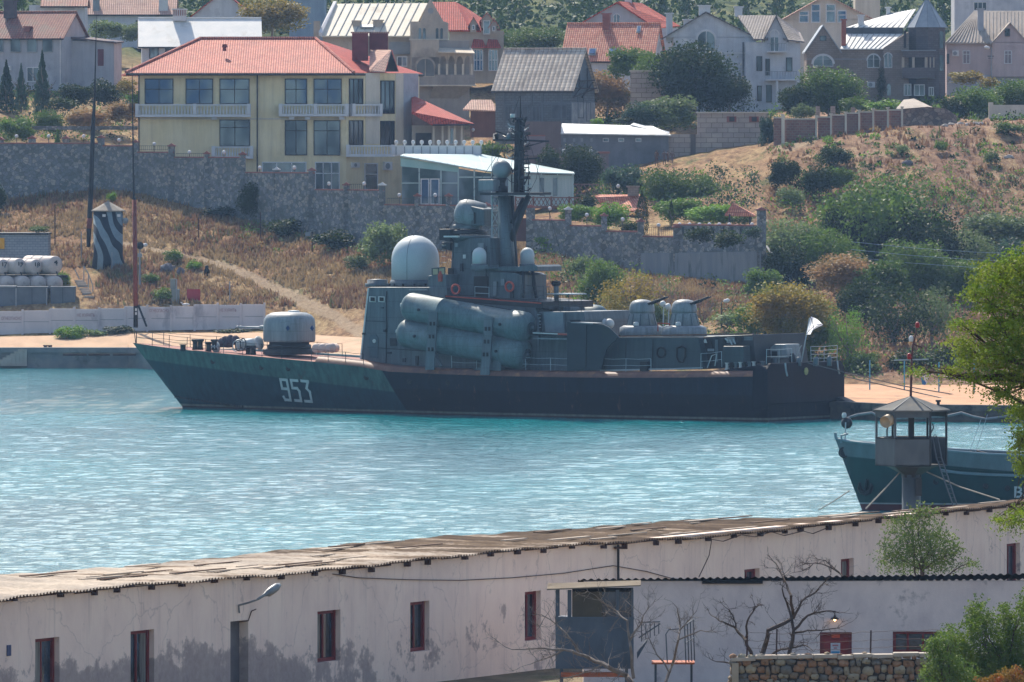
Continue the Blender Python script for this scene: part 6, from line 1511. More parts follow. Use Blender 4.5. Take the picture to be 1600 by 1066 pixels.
# red roofed porch wing
Yp = 902; frp = FRM(643, Yp); pw = house('porch_wing', 690, 228, Yp, 'small wing with a bright red sloping roof and open porch right of the yellow building', 'building', dy=3)
mb = MB(); frp.box(mb, 0, frp.px(725,200)[0], 2.2, 8, zz(245,Yp), zz(196,Yp)); mb.build('wall', w_beige, pw)
for u in (676, 690, 700, 709, 720): mb = MB(); frp.box(mb, frp.px(u,200)[0], frp.px(u+3,200)[0], 0, .25, zz(240,Yp), zz(195,Yp)); mb.build('column', w_cream, pw)
mb = MB(); frp.box(mb, frp.px(649,200)[0], frp.px(674,200)[0], 2.1, 2.3, zz(232,Yp), zz(208,Yp)); mb.build('doorway', brn, pw); win(frp, (702,200,709,226), pw, 1, 1, wht, dgl, y=2.2)
polyroof([[W(643,175,Yp-1),W(676,194,Yp-1.4),W(741,193.5,Yp-1.4),W(643,148,Yp+5)],[W(741,193.5,Yp-1.4),W(741,193.5,Yp+9),W(643,148,Yp+5)]], t_red2, pw, .18)
mb = MB(); mb.prism([W(643,177,Yp-.8),W(676,196,Yp-1.1),W(643,196,Yp-.8)], (0,.2,0)); mb.build('porch_gable', pm('wood_brown','5a4640','6a544c',2), pw)
mb = MB(); mb.tube([W(676,195.5,Yp-1.5),W(741,195,Yp-1.5)], .08, 5); mb.build('gutter', brn, pw)
# glass annex
Ya = 874; fra = FRM(627, Ya); ga = house('glass_annex', 760, 322, Ya, 'glazed restaurant annex with pale green sloping roof and white framed doors', 'building', dy=4)
gf = pm('annex_frame', 'a9bfbe', 'b8cac8', 1, .6); gg = refl_glass('annex_glass', C(24,64,76), .3); gl2 = pm('annex_curtain', '9fb3b0', 'b9c4c0', 1.2, .4, stretch=(5,5,.3))
def topv(u): return 245 + (u-627)*(23/133) if u < 760 else 268 + (u-760)*(3/136)
us_ = [627,655,689,716,741,768,795,821,846,871,895]
for a, b in zip(us_[:-1], us_[1:]):
    m_ = gg if b <= 800 else gl2
    mb = MB(); mb.prism([W(a+1,322,Ya),W(b-1,322,Ya),W(b-1,topv(b)+3,Ya),W(a+1,topv(a)+3,Ya)], (0,.1,0)); mb.build('glazing', m_, ga)
    mb = MB(); mb.prism([W(b-1,322,Ya-.1),W(b+1,322,Ya-.1),W(b+1,topv(b)+1,Ya-.1),W(b-1,topv(b)+1,Ya-.1)], (0,.25,0)); mb.build('mullion', gf, ga)
mb = MB(); mb.prism([W(626,topv(627)+1,Ya-.12),W(626,topv(627)+15,Ya-.12),W(716,topv(716)+9,Ya-.12),W(716,topv(716),Ya-.12)][::-1], (0,.1,0)); mb.build('fascia', pm('fascia_green','8fb8b4','a0c2be',1,.5), ga)
mb = MB(); mb.pbox(716,276,895,278,Ya-.1,.2); mb.pbox(627,285.5,716,287,Ya-.1,.2); mb.build('transom_bar', gf, ga)
for r in ((657,279,671,320),(672,279,687,320)): win(fra, r, ga, 1, 1, wht, bglass, .12, y=-.12, name='glass_door')
for u in (843, 864): mb = MB(); mb.pbox(u,278,u+7,306,Ya-.12,.1); mb.build('dark_curtain', dgl, ga)
mb = MB(); text_on(mb, 'РЕСТОРАН', 640, 274.5, 5.5, Ya-.15, width=32); mb.build('sign_lettering', pm('sign_dark','1e3a40','28464c',2), ga)
polyroof([[W(625,243,Ya-.4),W(762,267,Ya-.4),W(753,241,Ya+13),W(632,240,Ya+13)],[W(762,267,Ya-.4),W(898,271,Ya-.4),W(896,268.5,Ya+10),W(753,241,Ya+13)]], pm('annex_roof','a3b9b8','b5c6c4',.8,.4,c3='98aeb0'), ga, .12)
for k in range(12):
    t = (k+.5)/12; a = W(625,243,Ya-.4).lerp(W(762,267,Ya-.4), t) + Vector((0,0,.04)); b = W(632,240,Ya+13).lerp(W(753,241,Ya+13), t) + Vector((0,0,.04)); mb = MB(); mb.tube([a, b], .04, 4); mb.build('roof_seam', gf, ga)
mb = MB(); mb.box(tuple(W(895,322,Ya)), tuple(W(895,271,Ya+9) + Vector((.05,0,0)))); mb.build('side_wall', gl2, ga)
# ---------------------------------------------------------------- arcaded house
Y = 960; fr = FRM(504, Y); h = house('arcaded_house', 640, 130, Y, 'beige house with silver seamed roof, arched windows and an arcaded balcony', dy=6)
box(fr, 'wall', w_beige, h, 0, fr.px(643,60)[0], .6, 8, zz(160,Y), zz(57,Y))
mb = MB(); fr.box(mb, fr.px(608,60)[0], fr.px(643,60)[0], .3, .6, zz(85,Y), zz(66,Y)); mb.build('wall_panel', gry, h)
rfm = polyroof([[W(502,56,Y-.2),W(642,56,Y-.2),W(668,5,Y+6),W(527,6,Y+6)]], metal_c, h, .15)
polyroof([[W(527,6,Y+6),W(668,5,Y+6),W(668,30,Y+12),W(527,30,Y+12)]], metal_c, rfm, .15, 'roof_back')
for k in range(1, 11):
    a = W(502,56,Y-.2).lerp(W(642,56,Y-.2), k/11) + Vector((0,0,.05)); b = W(527,6,Y+6).lerp(W(668,5,Y+6), k/11) + Vector((0,0,.05)); mb = MB(); mb.tube([a, b], .05, 4); mb.build('roof_seam', gry, rfm)
polyroof([[W(498,50,Y-.5),W(503,52,Y-.5),W(526,2,Y+6),W(521,2,Y+6)]], wht, h, .4, 'verge'); box(fr, 'side_turret', w_beige, h, fr.px(490,40)[0], fr.px(500,40)[0], 0, 1, zz(70,Y), zz(33,Y))
chim(FRM(551,Y+1.5), (551,34,562,46), h, w_beige, 0, .8); chim(FRM(583,Y+1.5), (583,33,598,46), h, w_beige, 0, .8)
polyroof([[W(562,42,Y+1),W(583,42,Y+1),W(583,34,Y+3),W(566,34,Y+3)]], metal_d, rfm, .1, 'skylight')
frw = FRM(641, Y-1.5); x1 = frw.px(700,60)[0]; mb = MB(); mb.prism([frw.P(0,0,zz(250,Y)), frw.P(x1,0,zz(250,Y)), frw.P(x1,0,zz(36,Y)), frw.P(frw.px(693,40)[0],0,zz(34,Y)), frw.P(frw.px(672,0)[0],0,zz(-2,Y)), frw.P(frw.px(656,34)[0],0,zz(34,Y)), frw.P(0,0,zz(34,Y))], (0,6,0)); mb.build('front_wing', w_beige, h)
for u in (654,661,681,688): arch_win(frw, (u,44,u+4,61), h, trim=False)
mb = MB(); mb.lathe(W(673,17,Y-1.5), (0,-1,0), [(.32,0),(.32,.05)], 12); mb.build('oval_window', gry, h)
box(frw, 'ledge', w_cream, h, -.1, x1+.1, -.35, 0, zz(63,Y), zz(61,Y))
fro = FRM(643, Y-3.5); x1 = fro.px(742,60)[0]; xm = fro.px(686,60)[0]
lower = wallm('wall_shadow_beige','8d8884','9a948e','7c7876')  # darker beige: the shadow on these walls is put into the colour
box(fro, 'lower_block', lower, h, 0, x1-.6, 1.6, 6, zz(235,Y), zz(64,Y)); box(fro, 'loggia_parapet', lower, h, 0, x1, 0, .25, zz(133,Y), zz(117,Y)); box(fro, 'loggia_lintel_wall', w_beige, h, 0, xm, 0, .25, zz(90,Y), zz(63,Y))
box(fro, 'loggia_floor', w_cream, h, -.1, x1+.1, -.1, 1.6, zz(135,Y), zz(133,Y))
arch_win(fro, (650,91,679,119), h, trim=True, fm=w_beige, gm=pm('loggia_dark','5d6264','6d7072',1,.9), y=.02)
for u in (686,698.5,711.5,723.5,737): mb = MB(); mb.tube([W(u,117,Y-3.4),W(u,100,Y-3.4)], .13, 8); mb.build('loggia_column', w_cream, h)
for u in (687,700,713,725.5):
    xa, xb = fro.px(u,90)[0], fro.px(u+11,90)[0]; xc = (xa+xb)/2; zs = zz(100,Y); mb = MB(); pts = [(xc + (xb-xa)/2*math.cos(math.pi*i/8), zs + (zz(88,Y)-zs)*math.sin(math.pi*i/8)) for i in range(9)]
    mb.prism([fro.P(xb+.05,0,zz(82,Y)), fro.P(xa-.05,0,zz(82,Y)), fro.P(xa-.05,0,zs)] + [fro.P(p[0],0,p[1]) for p in pts[::-1]] + [fro.P(xb+.05,0,zs)], (0,.25,0)); mb.build('loggia_arch', w_beige, h)
polyroof([[W(684,81,Y-4.2),W(742,83,Y-4.2),W(735,74,Y-1),W(687,72,Y-1)]], pm('roof_sand','b0a492','c0b4a2',.8), h, .12, 'loggia_roof')
mb = MB(); mb.prism([fro.P(xm-.6,.3,zz(135,Y)), fro.P(x1-.3,.3,zz(135,Y)), fro.P(x1-2.2,2,zz(160,Y)), fro.P(xm-1.2,2,zz(160,Y))], (0,.6,0)); mb.build('balcony_bracket', lower, h)
win(fro, (620,88,636,104), h, 2, 1, wht, dgl, y=2)
# ---------------------------------------------------------------- red roofed house with dormers
Y = 985; fr = FRM(676, Y); h = house('dormer_house', 740, 100, Y, 'beige house with red hipped roof, two dormers and tall bay windows', dy=5)
x1 = fr.px(787,60)[0]; box(fr, 'wall', w_beige, h, fr.px(702,60)[0], x1, 0, 9, zz(130,Y), zz(48,Y))
polyroof([[W(668,47,Y-.5),W(734,47,Y-.5),W(712,3,Y+5),W(674,3,Y+5)],[W(734,47,Y-.5),W(788,51,Y+1),W(728,12,Y+5),W(712,3,Y+5)]], t_red2, h, .18)
for u, v in ((733,29),(765,31),(751,22)):
    w_ = 14 if u != 751 else 20; f_ = FRM(u, Y-.6); mb = MB(); f_.box(mb, f_.px(u,v)[0]+.1, f_.px(u+w_*.8,v)[0], 0, 2.5, zz(v+22,Y), zz(v+9,Y)); mb.build('dormer_wall', w_beige, h)
    gable(f_, h, 0, f_.px(u+w_,v)[0], -.1, 3, zz(v+9,Y), zz(v-3,Y), t_red, w_beige, 'y', .15, name='dormer_roof'); win(f_, (u+4,v+10,u+w_-5,v+ (32 if u == 751 else 18)), h, 1, 1, wht, dgl, y=-.1)
for u in (740, 763): win(FRM(u,Y-.9), (u,77,u+15,111), h, 3, 2, wht, bglass, name='bay_window'); polyroof([[W(u-4,74,Y-1.5),W(u+20,74,Y-1.5),W(u+14,62,Y),W(u,61,Y)]], t_red2, h, .1, 'bay_roof')
# ---------------------------------------------------------------- grey unfinished house
Y = 925; fr = FRM(893, Y, (.957,-.29)); h = house('unfinished_house', 840, 195, Y, 'unfinished grey block house with pale weathered tile roof and timber gable', dy=3)
xl = fr.px(774,140)[0]; box(fr, 'wall', w_conc, h, xl, 0, 0, 8.5, zz(225,Y), zz(137,Y)); o_ = gable(fr, h, xl, 0, 0, 8.5, zz(137,Y), zz(76,Y), t_grey, pm('gable_boards','5c646c','707880',2), 'x', .35)
for u in (786,803,829,846,876): mb = MB(); fr.box(mb, fr.px(u,150)[0], fr.px(u+3,150)[0], -.08, 0, zz(200,Y), zz(140,Y)); mb.build('wall_pier', pm('concrete_pier','59626b','67707a',1), h)
mb = MB(); fr.box(mb, xl, 0, -.05, 0, zz(163,Y), zz(160,Y)); mb.build('ring_beam', MATS['concrete_pier'], h)
for r in ((789,165,800,190),(832,165,844,190),(862,163,886,187),(806,165,826,190)): win(fr, r, h, 2, 1, MATS['concrete_pier'], pm('blocked_opening','4c555e','5c656e',1), .12)
f2 = Frame((fr.P(0,0,0).x, fr.P(0,0,0).y), (.29,.957)); mb = MB()
for (x0, z0, x1, z1) in ((.3,138,8,138),(1,127,7.5,125),(.4,150,4,128),(3,152,7,128),(0,152,8.4,137),(2,138,2,110),(5,138,5,106)): mb.tube([f2.P(x0,-.25,zz(z0,Y)), f2.P(x1,-.25,zz(z1,Y))], .08, 5)
mb.build('scaffold_timber', brn, h)
win(f2, (902,150,911,185), h, 1, 1, MATS['concrete_pier'], MATS['blocked_opening']); win(f2, (915,160,922,190), h, 1, 1, MATS['concrete_pier'], MATS['blocked_opening'])
mb = MB(); f2.box(mb, 0, 8.5, -.06, 0, zz(225,Y), zz(160,Y)); mb.build('side_plaster', pm('plaster_patchy','7a828a','8f959a',1.2,.9,c3='a0a5a8'), h)
Y = 938; fr = FRM(735, Y); h = house('tiled_hut', 750, 200, Y, 'tiny brown hut with pale pink tiled hip roof left of the unfinished house', 'hut', dy=2)
x1 = fr.px(774,180)[0]; box(fr, 'wall', wallm('wall_redbrown','6a4e4c','7a5a56'), h, 0, x1, 0, 3, zz(215,Y), zz(172,Y)); polyroof([[W(723,171,Y-.6),W(777,173,Y-.6),W(768,156,Y+1.5),W(736,156,Y+1.5)],[W(777,173,Y-.6),W(777,171,Y+3.5),W(768,156,Y+1.5)]], t_pale, h, .14)
# ---------------------------------------------------------------- long shed with white roof, block wall beside
Y = 902; fr = FRM(820, Y); h = house('white_roofed_shed', 950, 262, Y, 'long grey block shed with white lean-to roof behind the three people', 'shed', dy=3)
x1 = fr.px(1045,220)[0]; xa = fr.px(877,220)[0]; box(fr, 'wall', wallm('wall_shed','6c7076','7a7d82','62666c'), h, xa, x1, 0, 4.5, zz(310,Y), zz(209,Y))
polyroof([[W(876,208,Y-.4),W(1049,211,Y-.4),W(1020,197,Y+5.5),W(878,193,Y+5.5)]], metal_w, h, .12)
polyroof([[W(1046,210,Y+1),W(1046,206,Y+5.8),W(990,192,Y+5.8),W(985,195,Y+5)]], metal_d, h, .1, 'roof_flap')
for u in (942,966,993): win(fr, (u,216,u+9,222), h, 1, 1, wht, dgl, .06)
for u in (880,895,907,922): mb = MB(); fr.box(mb, fr.px(u,217)[0], fr.px(u+4,217)[0], -.05, 0, zz(222,Y), zz(216,Y)); mb.build('vent_block', MATS['paint_grey'], h)
box(fr, 'lower_wing', wallm('wall_brownish','6e605e','7a6a66'), h, 0, xa-.02, 0, 4, zz(330,Y), zz(190,Y))
bw_ = empty('block_wall', (Xat(1120,Y+2), Y+2, zz(262,Y)), 'tall pale limestone block wall with two square openings, right of the white roofed shed', 'wall')
box(fr, 'lower_wall', w_block, bw_, x1+.02, fr.px(1195,220)[0], .3, .8, zz(275,Y), zz(210,Y)); box(fr, 'upper_wall', w_block, bw_, fr.px(1090,220)[0], fr.px(1200,220)[0], 1.2, 1.7, zz(215,Y), zz(177,Y)); box(fr, 'coping', w_cream, bw_, fr.px(1088,220)[0], fr.px(1202,220)[0], 1.0, 1.9, zz(177,Y), zz(175,Y))
for u in (1136,1171): mb = MB(); fr.box(mb, fr.px(u,185)[0], fr.px(u+15,185)[0], 1.1, 1.2, zz(191,Y), zz(182,Y)); q = mb.build('brick_infill', b_red, bw_); mb = MB(); fr.box(mb, fr.px(u+4,185)[0], fr.px(u+12,185)[0], 1.05, 1.1, zz(190,Y), zz(183,Y)); mb.build('opening', brn, q)
mb = MB(); fr.box(mb, fr.px(1079,220)[0], fr.px(1087,220)[0], .15, .3, zz(262,Y), zz(210,Y)); mb.build('buttress', pm('buttress_dark','5c5450','6c625c',1), bw_)
# upper garden wall behind
Y = 938; fr = FRM(985, Y); gw = empty('upper_garden_wall', (Xat(1035,Y), Y, zz(190,Y)), 'pale stone garden wall among the trees below the white gabled house', 'wall')
box(fr, 'wall', w_block, gw, 0, fr.px(1080,150)[0], 0, .5, zz(215,Y), zz(130,Y)+1.2); box(fr, 'coping', w_cream, gw, -.1, fr.px(1081,150)[0], -.1, .6, zz(130,Y)+1.2, zz(130,Y)+1.35)
# ---------------------------------------------------------------- orange roofed house and the gabled one behind
Y = 975; fr = FRM(1018, Y, (.985,-.17)); h = house('orange_roofed_house', 950, 90, Y, 'house with a large salmon orange tiled roof, red chimney and three skylights', dy=5)
xl = fr.px(880,90)[0]; gable(fr, h, xl, 0, 0, 9, zz(92,Y), zz(36,Y), t_orange, w_white, 'x', .3); box(fr, 'wall', w_white, h, xl, 0, 0, 9, zz(160,Y), zz(92,Y))
for r in ((994,43,1002,52),(919,77,932,89),(950,77,963,90)):
    yy = (92 - (r[1]+r[3])/2) / 56 * 4.5; x0, x1, z0, z1 = R_(fr, r); x0, z0 = fr.px(r[0], r[3], yy - .35); x1, z1 = fr.px(r[2], r[1], yy + .35)
    mb = MB(); k_ = (zz(36,Y)-zz(92,Y))/4.5; zs0, zs1 = zz(92,Y) + k_*(yy-.4) + .1, zz(92,Y) + k_*(yy+.4) + .1; mb.prism([fr.P(x0,yy-.4,zs0), fr.P(x1,yy-.4,zs0), fr.P(x1,yy+.4,zs1), fr.P(x0,yy+.4,zs1)], (0,0,.1)); q = mb.build('skylight', gry, h)
    mb = MB(); mb.prism([fr.P(x0+.1,yy-.32,zs0+.2), fr.P(x1-.1,yy-.32,zs0+.2), fr.P(x1-.1,yy+.32,zs1), fr.P(x0+.1,yy+.32,zs1)], (0,0,.04)); mb.build('pane', bglass, q)
chim(fr, (933,22,944,46), h, b_red, 3.6, .8)
Y = 1003; fr = FRM(907, Y); h = house('pale_gabled_house', 970, 60, Y, 'pale grey gable with arched attic window and orange red roof running right', dy=6)
x1 = fr.px(1014,36)[0]; box(fr, 'wall', w_grey, h, 0, x1, 0, 8, zz(90,Y), zz(36,Y)); gable(fr, h, 0, x1, 0, 10, zz(36,Y), zz(3,Y), t_red2, w_grey, 'y', .4, xr=fr.px(964,3)[0]); arch_win(fr, (958,22,969,35), h)
polyroof([[W(966,2,Y+2),W(1003,5,Y+8),W(1062,40,Y+8),W(1012,46,Y+1)]], tiles('tile_orange_red','bc5844','c96a54','7d3a30'), h, .15, 'long_roof'); chim(fr, (977,-3,988,10), h, wht, 5, .8)
mb = MB(); fr.box(mb, fr.px(1020,50)[0], fr.px(1060,50)[0], 2, 7, zz(90,Y), zz(44,Y)); mb.build('side_wall', w_white, h)
# ---------------------------------------------------------------- white gabled house
Y = 950; fr = FRM(1052, Y); h = house('white_gabled_house', 1150, 165, Y, 'tall white house with big arched attic window, slate roofs and ornate balconies', dy=6)
x1 = fr.px(1181,60)[0]; box(fr, 'wall', w_white, h, 0, x1, 0, 9, zz(185,Y), zz(58,Y)); gable(fr, h, -1.0, x1+.1, 0, 11, zz(58,Y), zz(18,Y), t_slate, w_white, 'y', .3, xr=fr.px(1103,18)[0])
arch_win(fr, (1089,48,1118,80), h); box(fr, 'string_course', wht, h, 0, x1, -.08, 0, zz(84,Y), zz(82,Y)); chim(fr, (1041,22,1051,66), h, w_white, .5, .8)
mb = MB(); mb.tube([fr.P(fr.px(1161,66)[0],-.12,zz(66,Y)), fr.P(fr.px(1161,66)[0],-.12,zz(130,Y))], .06, 5); mb.build('downpipe', brn, h)
x2 = fr.px(1250,60)[0]; xs_ = fr.px(1164,60)[0]; box(fr, 'bay_wall', w_white, h, xs_, x2, -1.2, 4, zz(185,Y), zz(66,Y))
fb2 = Frame((fr.P(xs_,-1.2,0).x, fr.P(xs_,-1.2,0).y), (1,0))
gable(fb2, h, fb2.px(1195,60)[0], fb2.px(1229,60)[0], -.05, 5, zz(58,Y), zz(25,Y), t_slate, w_white, 'y', .25); mb = MB(); fb2.box(mb, fb2.px(1195,60)[0], fb2.px(1229,60)[0], -.02, 3, zz(66,Y), zz(57.5,Y)); mb.build('gable_base', w_white, h)
polyroof([[W(1178,61,Y-1.6),W(1200,61,Y-1.6),W(1212,24,Y+4),W(1152,24,Y+5)],[W(1224,61,Y-1.6),W(1257,65,Y-1.6),W(1250,50,Y+4),W(1214,24,Y+4)]], t_slate, h, .15, 'side_roof')
for u, v in ((1092,10),(1148,12),(1068,32)): chim(FRM(u,Y+7), (u,v,u+ (18 if u==1092 else 12),v+14), h, wht, 0, .8)
arch_win(fb2, (1203,47,1217,80), h); 
for r in ((1182,88,1191,111),(1228,90,1238,112),(1196,92,1203,118),(1197,133,1206,160),(1183,134,1190,158)): win(fb2, r, h, 1, 1, brn, dgl)
for r in ((1198,68,1228,80),(1196,112,1245,124)):
    x0, xb, z0, z1 = R_(fb2, r); b = box(fb2, 'balcony', wht, h, x0, xb, -1.0, 0, z0-.15, z0); mb = MB()
    n = int((xb-x0)/.14)
    for k in range(n+1): mb.tube([fb2.P(x0+(xb-x0)*k/n,-.95,z0), fb2.P(x0+(xb-x0)*(k+.4*(-1)**k)/n,-.95,z1)], .015, 3)
    mb.tube([fb2.P(x0,-.95,z1), fb2.P(xb,-.95,z1)], .035, 4); mb.build('iron_railing', gry, b)
for u in (1214,1246): mb = MB(); mb.tube([W(u,165,Y-2.1),W(u,127,Y-2.1)], .14, 8); mb.build('column', wht, h)
# ---------------------------------------------------------------- beige gable behind
Y = 992; fr = FRM(1222, Y); h = house('beige_gabled_house', 1290, 90, Y, 'wide cream gable with four large attic windows behind the grey stone house', dy=5)
x1 = fr.px(1366,30)[0]; box(fr, 'wall', w_cream, h, 0, x1, 0, 8, zz(120,Y), zz(30,Y)); gable(fr, h, 0, x1, 0, 9, zz(30,Y), zz(-8,Y), t_pale, w_cream, 'y', .5, xr=fr.px(1290,0)[0])
for r in ((1248,17,1264,36),(1267,6,1282,36),(1290,6,1306,36),(1308,16,1323,36)): win(fr, r, h, 1, 2, wht, bglass, .12, split=.62)
Y = 1015; fr = FRM(1336, Y); h = house('cream_block', 1355, 40, Y, 'plain cream block at the top edge right of the attic windows', 'building')
box(fr, 'wall', w_cream, h, 0, fr.px(1375,20)[0], 0, 6, zz(60,Y), zz(-12,Y)); box(fr, 'roof', gry, h, -.2, fr.px(1375,20)[0]+.2, -.2, 6.2, zz(-12,Y), zz(-14,Y))
# ---------------------------------------------------------------- grey stone house with turret
Y = 955; fr = FRM(1260, Y); h = house('turreted_stone_house', 1380, 160, Y, 'brown grey stone house with silver roofs and a round turret with cone roof', dy=6)
x1 = fr.px(1382,80)[0]; box(fr, 'wall', w_stone, h, 0, x1, 0, 8, zz(180,Y), zz(77,Y)); gable(fr, h, 0, fr.px(1312,60)[0], 0, 9, zz(77,Y), zz(39,Y), metal_d, w_stone, 'y', .2)
box(fr, 'string_course', gry, h, 0, x1, -.06, 0, zz(93,Y)+.0, zz(92,Y)); win(fr, (1281,56,1291,64), h, 1, 1, brn, dgl, .06); arch_win(fr, (1270,86,1302,103), h); arch_win(fr, (1355,85,1375,105), h); ac_unit(fr, (1355,128,1367,137), h)
polyroof([[W(1313,76,Y-.4),W(1380,76,Y-.4),W(1410,53,Y+3),W(1323,53,Y+3)]], metal_w, h, .12, 'lower_roof'); rfm = polyroof([[W(1322,43,Y+3.5),W(1412,43,Y+3.5),W(1431,14,Y+8),W(1388,22,Y+8)]], metal_w, h, .12, 'upper_roof')
for k in range(1, 10):
    for a, b, c_, d_ in (((1313,76,Y-.4),(1380,76,Y-.4),(1323,53,Y+3),(1410,53,Y+3)), ((1322,43,Y+3.5),(1412,43,Y+3.5),(1388,22,Y+8),(1431,14,Y+8))):
        mb = MB(); mb.tube([W(*a).lerp(W(*b), k/10) + Vector((0,0,.04)), W(*c_).lerp(W(*d_), k/10) + Vector((0,0,.04))], .04, 4); mb.build('roof_seam', gry, rfm)
mb = MB(); mb.box(tuple(W(1322,53,Y+3.2)), tuple(W(1411,43,Y+3.2) + Vector((0,4,0)))); mb.build('attic_wall', pm('attic_dark','454a52','545a60',1), h)
chim(FRM(1315,Y+.2), (1315,32,1322,73), h, brick('brick_orange','a0503c','b0604a','8d6a5c',.26,.09,.01), 0, .6)
chim(FRM(1341,Y+4), (1341,25,1350,40), h, wht, 0, .7); chim(FRM(1385,Y+8), (1385,13,1391,24), h, wht, 0, .7)
fm = FRM(1380, Y-.8); mb = MB(); mb.prism([fm.P(0,0,zz(180,Y)), fm.P(fm.px(1420,80)[0],0,zz(180,Y)), fm.P(fm.px(1420,80)[0],0,zz(50,Y)), fm.P(0,0,zz(75,Y))], (0,7,0)); mb.build('middle_wall', w_stone, h)
arch_win(fm, (1381,83,1394,105), h); arch_win(fm, (1386,131,1392,150), h, trim=False); mb = MB(); fm.box(mb, fm.px(1412,60)[0], fm.px(1416,60)[0], -.06, 0, zz(75,Y), zz(48,Y)); mb.build('slit_window', brn, h)
tcx = W(1449, 43, Y); rr = 30/s_at(Y); mb = MB(); n = 10; ctr = (tcx.x, Y+1.2)
mb.foot([(ctr[0]+rr*math.cos(2*math.pi*(k+.5)/n), ctr[1]+rr*math.sin(2*math.pi*(k+.5)/n)) for k in range(n)], zz(180,Y), zz(43,Y)); mb.build('turret_wall', brick('turret_stone','5e5a5c','6c6668','504c50',.5,.22,.015,stain='4c4a50'), h)
mb = MB(); zc_ = zz(43,Y); apx = Vector((ctr[0], ctr[1], zz(-4,Y))); ring = [Vector((ctr[0]+(rr+.25)*math.cos(2*math.pi*(k+.5)/n), ctr[1]+(rr+.25)*math.sin(2*math.pi*(k+.5)/n), zc_)) for k in range(n)]
mb.add([apx] + ring, [(0, k+1, (k+1) % n + 1) for k in range(n)] + [tuple(range(n, 0, -1))]); cr = mb.build('turret_roof', metal_d, h)
for k in range(n): mb = MB(); mb.tube([apx, ring[k]], .05, 4); mb.build('roof_seam', gry, cr)
ft = FRM(1410, Y-2.2); x1 = ft.px(1461,90)[0]
box(ft, 'loggia_parapet', MATS['turret_stone'], h, 0, x1, 0, .3, zz(122,Y), zz(106,Y)); box(ft, 'loggia_lintel', MATS['turret_stone'], h, 0, x1, 0, .3, zz(90,Y), zz(80,Y)); box(ft, 'loggia_roof', gry, h, -.1, x1+.1, -.1, 1.5, zz(80,Y), zz(78.5,Y)); box(ft, 'loggia_floor', gry, h, 0, x1, .3, 1.5, zz(123,Y), zz(121,Y))
for u in (1411,1427,1447,1453.5,1459): mb = MB(); mb.tube([W(u,106,Y-2.05),W(u,89,Y-2.05)], .16 if u < 1450 else .08, 7); mb.build('loggia_column', w_beige, h)
for r in ((1468,49,1474,76),(1468,86,1474,111)): arch_win(FRM(1468,Y-.5), r, h, trim=False)
for r in ((1412,131,1424,150),(1428,132,1445,150),(1451,136,1459,150)): win(FRM(1410,Y-.9), r, h, 2, 1, wht, dgl)
# ---------------------------------------------------------------- right house
Y = 965; fr = FRM(1479, Y); h = house('corrugated_roof_house', 1540, 115, Y, 'pinkish house with pale corrugated roof, tall chimney and small cross gable at right', dy=5)
x1 = fr.px(1700,80)[0]; box(fr, 'wall', w_pink, h, 0, x1, 0, 9, zz(150,Y), zz(66,Y)); polyroof([[W(1476,67,Y-.4),W(1710,67,Y-.4),W(1710,17,Y+5),W(1523,17,Y+5)],[W(1476,67,Y-.4),W(1523,17,Y+5),W(1476,67,Y+10)]], asb, h, .12)
mb = MB()
for k in range(40):
    u = 1478 + k*5.6; mb.tube([W(u,66.6,Y-.45), W(max(u,1523)+ (0 if u > 1523 else (u-1478)*.1),17.6 if u > 1523 else 17.6+(1523-u)*.0,Y+4.9)], .07, 4)
rb = mb.build('corrugation', asb, h)
gable(FRM(1550,Y-.6), h, 0, FRM(1550,Y-.6).px(1606,60)[0], 0, 5, zz(66,Y), zz(35,Y), asb, w_pink, 'y', .2); f6 = FRM(1550,Y-.6); mb = MB(); f6.box(mb, 0, f6.px(1606,60)[0], 0, .6, zz(120,Y), zz(66,Y)); mb.build('gable_base', w_pink, h)
win(f6, (1570,45,1578,57), h, 1, 1); win(f6, (1569,79,1581,100), h, 2, 2, wht, pm('curtained_pane','7a6e72','8d8084',2,.3), split=.72); win(fr, (1504,79,1516,100), h, 2, 2, wht, MATS['curtained_pane'], split=.72); win(fr, (1479,84,1483,100), h, 1, 1)
ac_unit(fr, (1488,79,1498,88), h); chim(FRM(1528,Y+1.6), (1528,15,1537,55), h, w_grey, 0, .8); box(fr, 'plinth', w_grey, h, 0, x1, -.1, 0, zz(150,Y), zz(117,Y))
Y = 1012; fr = FRM(1491, Y); h = house('white_upper_block', 1550, 40, Y, 'white block with a dark double window at the top right edge', 'building')
box(fr, 'wall', w_white, h, 0, fr.px(1700,20)[0], 0, 8, zz(60,Y), zz(-25,Y)); win(fr, (1521,3,1542,17), h, 3, 1, wht, dgl); box(fr, 'roof', gry, h, -.3, fr.px(1700,20)[0], -.3, 8, zz(-25,Y), zz(-28,Y))
# ---------------------------------------------------------------- small garden roofs
Y = 858; fr = FRM(930, Y); h = house('garden_pavilion', 965, 330, Y, 'garden pavilion with salmon tiled roof half hidden in shrubs', 'pavilion', dy=2)
polyroof([[W(930,306,Y),W(948,329,Y-.5),W(1012,329,Y-.5),W(1004,304,Y+3),W(936,304,Y+3)]], t_orange, h, .12); chim(FRM(981,Y+2), (981,293,998,306), h, w_stone, 0, .9)
for u in (950, 1006): mb = MB(); mb.tube([W(u,370,Y),W(u,328,Y)], .12, 6); mb.build('post', brn, h)
Y = 832; h = house('tiled_gazebo', 1158, 350, Y, 'small gazebo with pinkish tiled pyramid roof at the end of the right garden wall', 'gazebo', dy=1)
polyroof([[W(1132,336,Y+1),W(1180,337,Y-1),W(1145,317,Y+1)],[W(1180,337,Y-1),W(1180,335,Y+3),W(1145,317,Y+1)]], t_orange, h, .1)
for u in (1140, 1172): mb = MB(); mb.tube([W(u,365,Y),W(u,335,Y)], .1, 6); mb.build('post', brn, h)
